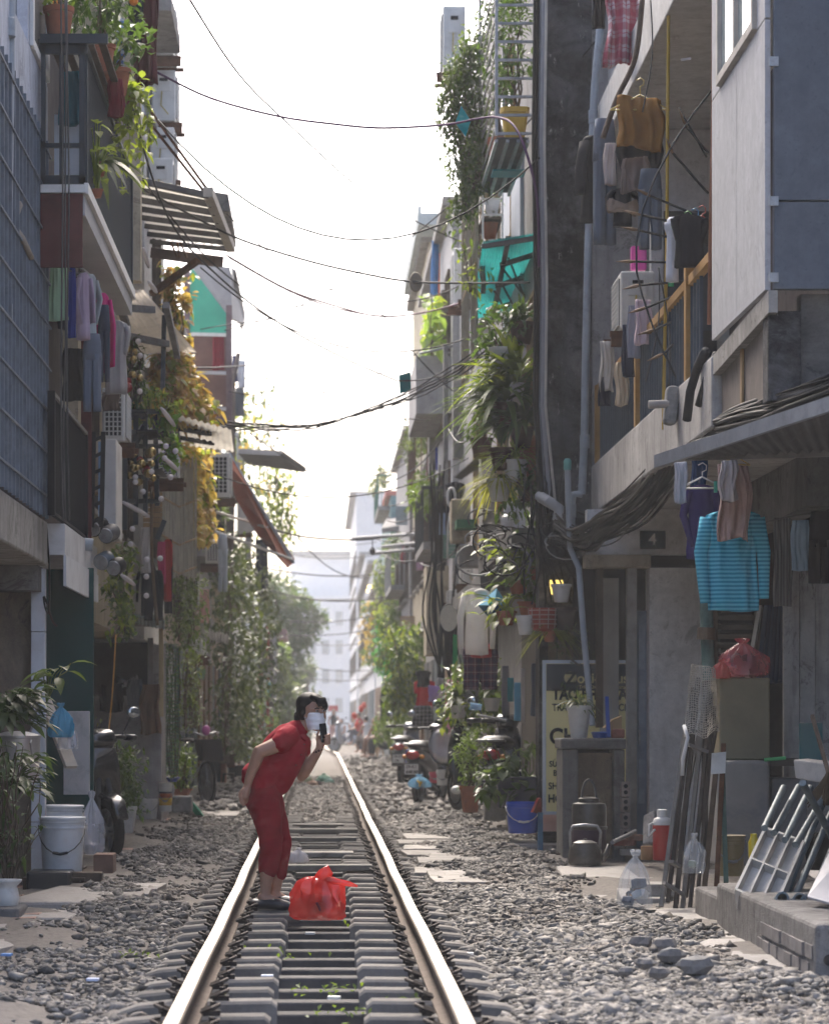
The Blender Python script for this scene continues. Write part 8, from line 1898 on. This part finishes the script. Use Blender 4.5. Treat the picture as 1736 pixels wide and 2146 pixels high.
# motorbike half hidden by the gate
scooter('black motorbike standing half behind the green gate', (PT(228,1800,24.3).x-.30, 24.9, -.11), math.radians(-62), (.012,.014,.016), ('29-S2','511'), group='parked scooters')
for i,(vx,vy,r_,h_,c_,lab) in enumerate([(309,1715,.105,.20,(.5,.49,.47),'dirty white pail by the grey shed corner'),(347,1700,.075,.32,(.66,.64,.58),'white and yellow paint tin at the shed corner'),(351,1690,.08,.25,(.25,.26,.27),'grey pail behind the paint tin')]):
    Y = [30,33.2,34.4][i]; b_ = bucket(PT(vx,vy,Y), r_, h_, lab, col=c_, lid=False, seed=i)
    if i == 1:
        p = PT(vx,vy,Y)
        for (za,zb,cc) in ((.07,.15,(.62,.36,.02)),(.152,.20,(.45,.10,.02)),(.202,.22,(.04,.04,.05))):
            m = MB(); m.lathe([(r_*.86+.02*za+.006,za),(r_*.86+.02*zb+.008,zb)], p, 24); m.build('label_band', PM(cc,.5), b_, smooth=True)
m = MB(); m.lathe([(.05,0),(.09,.05),(.095,.055),(.08,.05),(0,.01)], PT(362,1638,34.6), 18); tag(m.build('blue_bowl', PM((.01,.04,.30),.4), smooth=40), 'blue bowl on top of the grey pail', 'bowl')
t = thing('planter_box','tall tapering white planter by the motorbike wheel','planter',PT(266,1745,27)); pot(t, PT(266,1745,27), .085, .24, WPOT, 8)
plant('potted_shrub','dark leaved shrub in the tall white planter',PT(264,1700,27.2),'bush',0,0,.03,TERRA,n=200,L=.07,W=.035,rad=(.13,.15,.2),lm=L_DARK,seed=131)
m = MB(); x0,x1,z0,z1 = BB(360,1668,402,1702,33.5); m.bx(x0,x1,33.5,33.8,z0,z1); tag(m.build('stone_block', CONC, bevel=.02), 'grey stone block beside the paint tin', 'block')
plant('potted_plant','red flower box with upright leafy plants by the bicycle',PT(378,1670,35.5),'bush',0,.13,.10,TERRA,n=360,L=.085,W=.035,rad=(.17,.2,.28),lm=L_MID,seed=132,sq=8)
plant('potted_plant','green leafy pot plant under the wire fence',PT(360,1665,36.5),'bush',0,.12,.1,TERRA,n=260,L=.08,W=.035,rad=(.16,.2,.25),lm=L_LIME,seed=133)
m = MB(); m.lathe([(.07,0),(.12,.06),(.125,.065),(.1,.055),(0,.01)], PT(405,1700,34), 18, Matrix.Rotation(.9,3,'Y')); tag(m.build('green_basin', PM((.01,.22,.12),.4), smooth=40), 'green plastic basin tipped over on the paving', 'basin')
# bicycle
BC = thing('bicycle','grey city bicycle with black wire basket leaning in front of the ivy','bicycle',(0,0,0)); BF = PM((.30,.32,.34),.35,.15,5,.5,.05)
wheel(BC,(-.52,0,.31),.31,.045); wheel(BC,(.52,0,.31),.31,.045)
for a,b in (((-.52,0,.31),(-.08,0,.30)),((-.08,0,.30),(-.2,0,.80)),((-.2,0,.66),(.38,0,.72)),((-.08,0,.30),(.40,0,.62)),((-.52,0,.31),(-.18,0,.62)),((.52,0,.31),(.36,0,.86))):
    m = MB(); m.tube([a,b], .016, 8); m.build('frame_tube', BF, BC)
m = MB(); m.flat([(-.36,0,.84),(-.22,0,.86),(-.05,0,.85)], [.10,.09,.03], [.035,.03,.02], (0,1,0), 12); m.build('saddle', BLACKIRON, BC, smooth=True)
m = MB(); m.tube([(.18,.29,.98),(.34,.18,1.0),(.37,0,.95),(.34,-.18,1.0),(.18,-.29,.98)], .013, 8); m.build('handlebar', STEEL, BC, smooth=True)
m = MB(); m.poly([(.42,-.16,.90),(.72,-.18,.92),(.66,-.13,.62),(.44,-.12,.62)], (0,.3,0)); m.build('basket', PM((.03,.03,.035),.6,.2,30,0,.4,80), BC)
m = MB(); m.bx(-.75,-.3,-.07,.07,.64,.66); m.build('carrier', STEEL, BC)
BC.location = (PT(402,1640,41).x, 41.4, -.10); BC.rotation_euler = (0,math.radians(3),math.radians(-66))
m = MB(); m.ball(PT(432,1530,41),(.06,.05,.07),12,8); tag(m.build('pink_helmet', PM((.55,.12,.38),.4), smooth=True), 'small pink ball hung at the bicycle bar', 'ball')
# low furniture further along
def stool(label, c, w_, h, mt):
    t = thing('low_stool', label, 'stool', c, 'low stools'); c = Vector(c)
    m = MB(); m.bx(c.x-w_/2,c.x+w_/2,c.y-w_/2,c.y+w_/2,c.z+h-.03,c.z+h); m.build('seat', mt, t, bevel=.006)
    for sx in (-1,1):
        for sy in (-1,1):
            m = MB(); m.beam(c+Vector((sx*w_*.48,sy*w_*.48,0)), c+Vector((sx*w_*.40,sy*w_*.40,h-.03)), .035); m.build('leg', mt, t)
    return t
stool('dark little stool on the paving before the brown crates', PT(479,1645,52)+Vector((0,0,0)), .2, .21, PM((.045,.035,.035),.6))
for i,(b,c_,lab) in enumerate([((441,1592,462,1648,52),(.05,.06,.07),'dark grey crate beneath the light blue box'),((440,1574,462,1592,52),(.15,.42,.58),'light blue box open on the dark crate'),((462,1572,474,1640,52),(.24,.12,.09),'upright reddish brown board by the dark stool'),((478,1604,520,1640,56),(.03,.035,.04),'long dark trough behind the dark stool'),((474,1575,492,1608,55),(.13,.08,.06),'brown box over the long trough'),((430,1590,441,1640,53),(.03,.03,.03),'black bin beside the dark grey crate')]):
    x0,x1,z0,z1 = BB(*b); m = MB(); m.bx(x0,x1,b[4],b[4]+.35,z0,z1); tag(m.build('crate', PM(c_,.7,.2,5), bevel=.01), lab, 'crate')
# rubbish between the rails
for i,(vx,vy,r_,c_,lab) in enumerate([(640,1638,.12,(.45,.48,.30),'pale heap of vegetable scraps between the rails'),(655,1645,.09,(.40,.26,.18),'brown paper scrap in the heap between the rails'),(678,1637,.13,(.25,.50,.36),'mint green plastic scrap between the rails'),(628,1642,.08,(.32,.20,.15),'reddish scrap at the end of the heap'),(690,1640,.08,(.3,.52,.42),'second mint plastic scrap near the east rail'),(668,1642,.06,(.06,.06,.06),'black scrap between the plastic pieces')]):
    Y = 1.2*FV/(vy-VY); bag('litter_scrap', lab, PT(vx,vy,Y), r_, r_*1.1, PM(c_,.5,.3,9,0,.5,20,trans=.2), 60+i, knot=False, cat='litter')
bag('white_bag','crumpled white plastic bag lying on the sleepers behind the woman',PT(626,1808,23.8),.075,.12,PM((.62,.60,.62),.3,.15,6,0,.6,22,trans=.3),71,knot=False)
for i,(vx,vy,c_) in enumerate([(15,2000,(.2,.35,.65)),(195,2052,(.5,.55,.7)),(1128,1937,(.7,.7,.72)),(980,1998,(.6,.6,.6)),(560,2045,(.55,.6,.7)),(700,2090,(.6,.6,.55)),(380,2060,(.6,.6,.62)),(1000,2105,(.55,.57,.6)),(650,1955,(.5,.5,.48))]):
    Y = (1.2+.05)*FV/(vy-VY); p = PT(vx,vy,Y); m = MB(); rb = random.Random(i); m.slab(p+Vector((-.03,-.02,.0)),p+Vector((.025,-.03,.0)),p+Vector((.03,.025,.0)),p+Vector((-.025,.03,.0)),.012)
    tag(m.build('paper_scrap', PM(c_,.6)), 'blue wrapper on the trodden earth;pale wrapper near the west sleeper ends;white scrap of paper on the stones before the yard;white scrap on the gravel by the east rail;pale scrap on the sleepers in front of the red bag;cream scrap between the rails;grey wrapper by the west rail;light wrapper on the gravel by the rubble;small scrap beside the red bag'.split(';')[i], 'litter', 'litter on the ground')
# little weeds on the track
WD = MB(); rb = random.Random(77)
for (vx,vy,n_) in ((690,2080,26),(840,2120,40),(860,2100,30),(590,2010,14),(510,2000,18),(800,1985,16),(760,1940,14),(450,2110,12),(300,2010,14),(735,2130,20)):
    Y = 1.28*FV/(vy-VY); p = PT(vx,vy,Y)
    for _ in range(n_): leaf(WD, p + Vector((rb.gauss(0,.09),rb.gauss(0,.12),rb.uniform(0,.03))), rv(rb)+Vector((0,0,.9)), rb.uniform(.03,.06), .02, .3, 1)
tag(WD.build('ground_weeds', LEAF((.10,.16,.03))), kind='stuff')
# the red bag
RB_ = PM((.80,.065,.05),.15,.15,6,0,.9,15,alpha=.74,trans=.5,spec=1.0)
bag('red_bag','knotted orange red plastic bag on the sleepers at the feet of the woman',PT(668,1926,17.9),.156,.25,RB_,33,knot=False,boxy=True,fill=[(.35,.04,.05),(.25,.05,.05),(.3,.1,.08),(.2,.03,.04)],sq=1.0)
m = MB(); p = PT(700,1852,17.85); m.flat([p+Vector((-.1,0,.035)),p+Vector((0,-.02,.02)),p+Vector((.09,0,.0)),p+Vector((.14,0,-.015))], [.012,.02,.016,.006], [.012]*4, (0,0,1), 12, .3, 5); m.flat([p+Vector((-.10,0,-.02)),p+Vector((-.06,0,.06)),p+Vector((-.02,0,.085))], [.05,.045,.03], [.02]*3, (1,0,0), 12, .3, 8); tag(m.build('bag_handle', RB_, smooth=True), 'twisted handles of the orange red bag', 'bag handle')
# ================================================================ PEOPLE
SKIN = PM((.36,.20,.135),.5,.10,10,0,.1,80,spec=.4); HAIR = PM((.012,.010,.010),.58,.3,30,0,.3,50)
def limb(m, pts, n=12):
    """rounded limb through (point, radius) pairs"""
    P = []; Rr = []
    for i in range(len(pts)-1):
        (a,ra),(b,rb_) = pts[i], pts[i+1]; a, b = Vector(a), Vector(b)
        for k in range(4):
            P.append(a.lerp(b,k/4)); Rr.append(ra+(rb_-ra)*k/4)
    P.append(Vector(pts[-1][0])); Rr.append(pts[-1][1])
    m.tube(P, Rr, n); m.ball(P[0], Rr[0], n, 8); m.ball(P[-1], Rr[-1], n, 8)
def fuse(m, name, mat, par, vox, smooth=6):
    o = m.build(name, mat, par, smooth=True)
    r = o.modifiers.new('fuse','REMESH'); r.mode = 'VOXEL'; r.voxel_size = vox; r.use_smooth_shade = True
    s = o.modifiers.new('relax','SMOOTH'); s.factor = .5; s.iterations = smooth
    return o
# ---- woman in red. local frame from the photo: q(px, py, depth)
WY = 20.3; WB = PT(590, 1905, WY)
K_ = 0.000878
def q(px, py, d=0.0):
    return Vector((PT(429.3+480*.27068, 0, WY).x + (px-480)*K_, WY + d, WB.z + (1918-py)*K_))
W = thing('person', 'woman in dark red suit and white face mask bending over the track with a phone', 'person', (q(520,1918).x, WY, q(520,1918).z))
m = MB()
# legs, pelvis core, torso core, neck, head
limb(m, [(q(470,1150,-.06),.08),(q(520,1440,-.07),.055),(q(484,1640,-.07),.050),(q(470,1760,-.07),.036),(q(470,1815,-.07),.036)])
limb(m, [(q(520,1150,.07),.075),(q(592,1440,.05),.05),(q(560,1660,.05),.048),(q(545,1780,.05),.034),(q(540,1810,.05),.034)])
limb(m, [(q(450,1822,-.07),.038),(q(520,1845,-.08),.036),(q(600,1870,-.09),.030),(q(640,1885,-.10),.022)])
limb(m, [(q(530,1800,.05),.034),(q(590,1835,.05),.034),(q(650,1860,.05),.026)])
limb(m, [(q(470,1040,0),.11),(q(520,880,.01),.085),(q(600,700,.02),.085),(q(685,590,.03),.065),(q(745,520,.03),.052),(q(790,470,.03),.05)])
limb(m, [(q(612,610,-.11),.056),(q(520,660,-.15),.052),(q(425,695,-.17),.045),(q(395,780,-.16),.041),(q(350,890,-.14),.031),(q(335,950,-.13),.027)])
limb(m, [(q(745,650,.12),.052),(q(735,780,.10),.047),(q(752,885,.06),.042),(q(800,810,.01),.040),(q(870,705,-.04),.029),(q(888,670,-.05),.026)])
# right hand hanging, five fingers
limb(m, [(q(332,960,-.13),.027),(q(322,1000,-.13),.032),(q(312,1035,-.13),.030)])
for (x0,y0,x1,y1,x2,y2,d,r_) in ((288,1040,280,1072,290,1098,-.15,.0095),(303,1050,296,1085,300,1112,-.135,.010),(320,1050,314,1082,312,1105,-.12,.010),(335,1042,332,1070,326,1090,-.105,.009),(300,985,278,1010,272,1042,-.155,.011)):
    limb(m, [(q((x0+322)/2,(y0+1005)/2,-.13),.013),(q(x0,y0,d),r_*1.05),(q(x1,y1,d),r_),(q(x2,y2,d),r_*.8)], 8)
# left hand closed round the phone
limb(m, [(q(886,668,-.05),.026),(q(896,632,-.05),.032),(q(905,598,-.045),.030)])
for k,(y,r_) in enumerate(((570,.0098),(592,.0102),(612,.0098),(630,.0088))):
    limb(m, [(q(905,y+16,-.02),.013),(q(945,y-2,-.02),r_),(q(964,y-6+3*k,-.055),r_),(q(948,y+2+2*k,-.088),r_*.9),(q(928,y+4+2*k,-.095),r_*.8)], 8)
limb(m, [(q(884,640,-.07),.014),(q(868,600,-.085),.011),(q(872,560,-.09),.0095),(q(884,536,-.092),.008)], 8)
# head: skull, jaw, nose, ears, brow
hm = Matrix.Rotation(.16,3,'Y')
m.ball(q(840,375,.02), (.088,.092,.108), 20, 14, hm)
m.ball(q(862,440,.0), (.068,.068,.085), 18, 12, hm)
m.ball(q(870,500,-.005), (.045,.045,.036), 14, 10)
limb(m, [(q(893,372,-.066),.008),(q(898,396,-.074),.009)], 8)
m.ball(q(872,372,-.062),(.05,.02,.012),12,8)
m.ball(q(778,418,-.035),(.012,.018,.028),10,8)
fuse(m, 'body', SKIN, W, .0052, 5)
# clothes
REDC = PM((.27,.005,.018),.85,.2,7,0,.8,13); REDT = PM((.23,.004,.015),.88,.2,7,0,.8,11)
def folds(m_, amp, seed, fx=22.):
    r = random.Random(seed); ph = [r.uniform(0,6) for _ in range(6)]
    c0 = Vector(m_.v[0])
    out = []
    for v in m_.v:
        p = Vector(v); k = amp*(math.sin(fx*p.z+9*p.x+ph[0])*.6+math.sin(1.5*fx*p.z-40*p.x+31*p.y+ph[1])*.5+math.sin(37*p.x+45*p.y+20*p.z+ph[2])*.6)
        out.append((p.x+k*.5, p.y+k, p.z+k*.3))
    m_.v = out
m = MB()
limb(m, [(q(440,930,0),.122),(q(460,860,0),.120),(q(520,760,0),.118),(q(585,660,.0),.118),(q(648,585,.01),.104),(q(700,545,.02),.08)], 20)
limb(m, [(q(560,930,.0),.10),(q(610,830,-.01),.105),(q(670,720,-.02),.10),(q(725,630,.0),.08)], 18)
limb(m, [(q(480,900,-.05),.085),(q(560,780,-.05),.085),(q(640,670,-.04),.08)], 18)
limb(m, [(q(380,870,-.0),.085),(q(350,895,0),.06)], 16)
limb(m, [(q(650,575,-.06),.074),(q(612,600,-.11),.072),(q(588,628,-.13),.070)], 16)
limb(m, [(q(720,610,.08),.07),(q(748,650,.12),.066),(q(752,690,.115),.062)], 14)
limb(m, [(q(700,530,.02),.068),(q(735,518,.03),.062)], 16)
folds(m, .008, 3, 62.); fuse(m, 'blouse', REDC, W, .0062, 4)
m = MB()
limb(m, [(q(468,985,0),.118),(q(460,1080,0),.128),(q(480,1150,0),.115)], 20)
limb(m, [(q(470,1130,-.055),.108),(q(498,1300,-.065),.088),(q(518,1440,-.07),.076),(q(500,1530,-.07),.072),(q(490,1605,-.07),.068)], 18)
limb(m, [(q(515,1130,.06),.095),(q(565,1300,.055),.076),(q(600,1430,.05),.064),(q(582,1550,.05),.060),(q(570,1645,.05),.055)], 18)
folds(m, .009, 5, 48.); fuse(m, 'trousers', REDT, W, .0065, 4)
m = MB(); m.ball(q(810,333,.038),(.096,.100,.086),20,14,hm); m.ball(q(775,380,.035),(.062,.09,.085),16,12); m.ball(q(872,290,-.015),(.058,.080,.030),16,10,Matrix.Rotation(.5,3,'Y')); m.ball(q(928,340,-.02),(.022,.06,.038),12,8)
limb(m, [(q(760,400,.03),.045),(q(735,425,.03),.034),(q(715,420,.025),.03),(q(708,445,.02),.018)])
for i in range(7): limb(m, [(q(868+i*9,292,-.075),.016),(q(876+i*10,330,-.094+.004*i),.010),(q(880+i*11,352-4*(i%3),-.09+.006*i),.004)], 6)
folds(m, .003, 8, 60.); fuse(m, 'hair', HAIR, W, .005, 2)
m = MB(); m.lathe([(.030,-.008),(.036,0),(.030,.008),(.024,0),(.030,-.008)], q(748,392,.01), 16, Matrix.Rotation(.9,3,'Y')); m.build('hair_tie', PM((.50,.06,.36),.6), W, smooth=True)
m = MB()
def maskf(u, v):
    a = (u-.5)*2.5; y = 402+130*v; r = 72*(1+.10*math.sin(3.14*v)); cx = 852+(10*v)
    fold = .0035*math.sin(v*19)
    return q(cx+r*math.sin(a)*(1-.10*v*v), y-6*math.cos(a*1.1), .002-(.088+fold-.012*abs(v-.45))*math.cos(a))
m.grid(maskf, 16, 14); m.build('face_mask', PM((.82,.83,.86),.85,.06,8,0,.2,70), W, smooth=True, solid=.004)
for (x,y,x2,y2) in ((775,405,784,425),(782,500,778,440)):
    m = MB(); m.tube([q(x+10,y,-.045), q(x2,y2,-.045)], .0022, 5); m.build('mask_loop', WHITEP, W)
for (x,d) in ((868,-.079),(918,-.070)):
    m = MB(); m.ball(q(x,383,d),(.012,.006,.005),10,6); e_ = m.build('eye', PM((.45,.42,.40),.2), W, smooth=True)
    m = MB(); m.ball(q(x+3,383,d-.005),(.005,.003,.005),8,6); m.build('iris', HAIR, e_, smooth=True)
    m = MB(); m.tube([q(x-18,367,d-.002),q(x,360,d-.006),q(x+17,366,d-.002)], .0035, 6); m.build('eyebrow', HAIR, W)
m = MB(); m.tube([q(742,560,-.03),q(752,590,-.075),q(775,612,-.065),q(790,590,-.01)], .008, 6); m.build('neckline', REDT, W, smooth=True)
for (x,y,d) in ((770,640,-.085),(745,720,-.118),(708,800,-.120)):
    m = MB(); m.ball(q(x,y,d), (.006,.004,.006), 8, 5); m.build('button', PM((.12,.01,.015),.3), W, smooth=True)
m = MB(); m.ball(q(776,436,-.05), .007, 8, 6); m.build('earring', PM((.6,.58,.52),.2,.1,4,.5), W, smooth=True)
for k in range(9):
    a = k*.698; p = q(876,692,-.04)+Vector((.034*math.cos(a)*.8,.034*math.sin(a),.012*math.cos(a))); m = MB(); m.ball(p,.0085,8,6); m.build('bracelet_bead', PM((.05,.012,.01),.25), W, smooth=True)
for k,(x,y,d,a) in enumerate(((505,1862,-.08,0),(585,1850,.05,1))):
    m = MB(); limb(m, [(q(x-112,y+2,d),.046),(q(x-40,y+6,d),.050),(q(x+40,y+8,d-.015),.056),(q(x+115,y+22,d-.03),.052),(q(x+160,y+32,d-.04),.036)]); zc = q(0,y+14).z; m.v = [(v[0],v[1],zc+(v[2]-zc)*.72) for v in m.v]
    fuse(m, 'shoe', PM((.018,.020,.026),.5,.2,8), W, .006, 3)
PH = MB(); PH.box(q(918,552,-.075), (.052,.012,.13), Matrix.Rotation(-.12,3,'Y')@Matrix.Rotation(.5,3,'Z')); PHO = tag(PH.build('phone', PM((.012,.012,.014),.2,.1), bevel=.006), 'black phone held to the mask of the woman in red', 'phone')
s_ = 18.85/WY
for o_ in (W, PHO):
    o_.location = Vector((o_.location.x*s_, 18.85 + (o_.location.y-WY)*s_, H + (o_.location.z-H)*s_)); o_.scale = (s_,)*3
# ---- small far figures
def figure(label, vx, vfoot, Y, hgt, pose, top, bottom, hair, seed=0, yaw=0.0, skin=SKIN, longhair=False, group='people far down the street', helmet=None, hat=None):
    b = PT(vx, vfoot, Y); t = thing('person', label, 'person', b, group); s = hgt/1.65; ca, sa = math.cos(yaw), math.sin(yaw)
    def J(x, y, z): return b + Vector(((x*ca-y*sa)*s, (x*sa+y*ca)*s, z*s))
    bd = MB(); tp = MB(); bt = MB(); hr = MB()
    if pose == 'stand':
        for k in (-1,1):
            limb(bt, [(J(k*.09,0,.88),.10*s),(J(k*.09,-.02,.48),.065*s),(J(k*.08,0,.16),.055*s)], 8); limb(bd, [(J(k*.08,0,.2),.04*s),(J(k*.08,0,.06),.035*s),(J(k*.08,-.12,.03),.03*s)], 8)
            limb(bd, [(J(k*.18,0,1.33),.05*s),(J(k*.22,-.02,1.06),.038*s),(J(k*.12,-.16,.95),.03*s),(J(k*.05,-.2,.93),.03*s)], 8)
        limb(bt, [(J(0,0,.90),.14*s),(J(0,0,1.0),.12*s)], 10); limb(tp, [(J(0,0,1.0),.125*s),(J(0,0,1.18),.125*s),(J(0,0,1.32),.13*s)], 10); limb(bd, [(J(0,0,1.3),.1*s),(J(0,0,1.48),.05*s)], 8); hz_ = 1.55; hx = 0
    else:
        fw = .36
        for k in (-1,1):
            limb(bt, [(J(k*.10,0,.34),.11*s),(J(k*.11,-fw,.50),.075*s),(J(k*.11,-fw-.02,.14),.05*s)], 8); limb(bd, [(J(k*.11,-fw,.2),.045*s),(J(k*.11,-fw-.02,.05),.035*s),(J(k*.11,-fw-.15,.03),.03*s)], 8)
            limb(bd, [(J(k*.17,-.08,.86),.05*s),(J(k*.20,-.2,.62),.04*s),(J(k*.10,-fw-.03,.56),.03*s)], 8)
        limb(tp, [(J(0,.02,.38),.15*s),(J(0,-.02,.62),.14*s),(J(0,-.08,.84),.14*s)], 10); limb(bd, [(J(0,-.08,.86),.07*s),(J(0,-.11,1.0),.05*s)], 8); hz_ = 1.08; hx = -.12
    for k in (-1,1):
        if pose == 'stand': limb(bd, [(J(k*.08,0,.2),.035*s),(J(k*.09,-.02,.48),.045*s),(J(k*.08,0,.9),.07*s),(J(0,0,1.05),.08*s),(J(0,0,1.35),.08*s),(J(k*.18,0,1.33),.045*s)], 8)
        else: limb(bd, [(J(k*.11,-.36,.2),.04*s),(J(k*.11,-.36,.48),.05*s),(J(k*.1,0,.36),.08*s),(J(0,0,.6),.09*s),(J(0,-.08,.86),.08*s),(J(k*.17,-.08,.86),.045*s)], 8)
    limb(bd, [(J(0,hx*.7,hz_-.25),.06*s),(J(0,hx,hz_),.05*s)], 8)
    bd.ball(J(0,hx,hz_), (.075*s,.085*s,.105*s), 12, 8); bd.ball(J(0,hx-.085,hz_-.02),.016*s,6,5)
    hr.ball(J(0,hx+.025,hz_+.03), (.085*s,.085*s,.10*s), 12, 8)
    if longhair: limb(hr, [(J(0,hx+.05,hz_),.085*s),(J(0,hx+.08,hz_-.2),.09*s),(J(0,hx+.10,hz_-.42),.06*s)], 8)
    fuse(bd, 'body', skin, t, .02*s, 2); fuse(tp, 'top', CL(top), t, .022*s, 2); fuse(bt, 'trousers', CL(bottom), t, .022*s, 2); fuse(hr, 'hair', PM(hair,.5), t, .02*s, 1)
    return t
figure('standing young woman in black top and long pink skirt far down the track',699,1569,118,1.55,'stand',(.02,.02,.025),(.42,.22,.20),(.10,.06,.04),longhair=True)
figure('person with long brown hair in black sitting on the low bench',805,1588,78,1.55,'sit',(.018,.018,.02),(.05,.055,.07),(.06,.035,.02),yaw=-1.2,longhair=True)
figure('person with bare arms sitting next to the long haired one',790,1586,82,1.5,'sit',(.25,.14,.10),(.28,.18,.14),(.05,.03,.025),yaw=-1.0)
figure('person in a white shirt with a strap sitting behind the bare armed one',771,1577,88,1.5,'sit',(.62,.62,.62),(.12,.10,.09),(.02,.018,.018),yaw=-2.4)
figure('person in a red shirt beyond the white shirted one',757,1560,100,1.5,'sit',(.45,.05,.06),(.1,.1,.12),(.03,.02,.02),yaw=-1.5)
figure('person in a pale shirt crouching near the standing young woman',718,1566,112,1.5,'sit',(.55,.58,.62),(.2,.22,.3),(.03,.03,.035),yaw=-.6)
figure('person in a white top beside the crouching one',735,1564,110,1.5,'sit',(.60,.60,.60),(.15,.15,.17),(.03,.025,.02),yaw=.7)
figure('dark haired person in light blue sitting by the far ivy',524,1608,66,1.4,'sit',(.28,.42,.52),(.1,.1,.12),(.015,.013,.013),yaw=-.5)
for i,(vx,vy,Y) in enumerate([(805,1590,78.5),(788,1588,82.5),(773,1580,88.5)]):
    stool(['brown bench seat below the long haired person','small seat below the bare armed person','small seat below the white shirted person'][i], PT(vx,vy,Y), .42, .30, WOODL)
scooter('hazy motorbike stopped across the far end of the track', (PT(733,1568,106).x, 106.5, -.2), math.radians(150), (.25,.27,.3), ('29','1'))
m = MB(); x0,x1,z0,z1 = BB(688,1478,708,1490,125); m.bx(x0,x1,125,125.1,z0,z1); tag(m.build('red_banner', PM((.45,.10,.10),.7)), 'small hazy red banner above the standing young woman', 'banner')
for i,(vx,vy) in enumerate([(742,1500),(748,1520),(756,1485),(762,1478),(752,1530)]):
    m = MB(); m.ball(PT(vx,vy,96+2*i), (.09,.09,.12), 10, 7); tag(m.build('red_lantern', PM((.45,.05,.03),.6)), 'small red lantern hanging far down the east fronts', 'lantern', 'red lanterns far down the street')
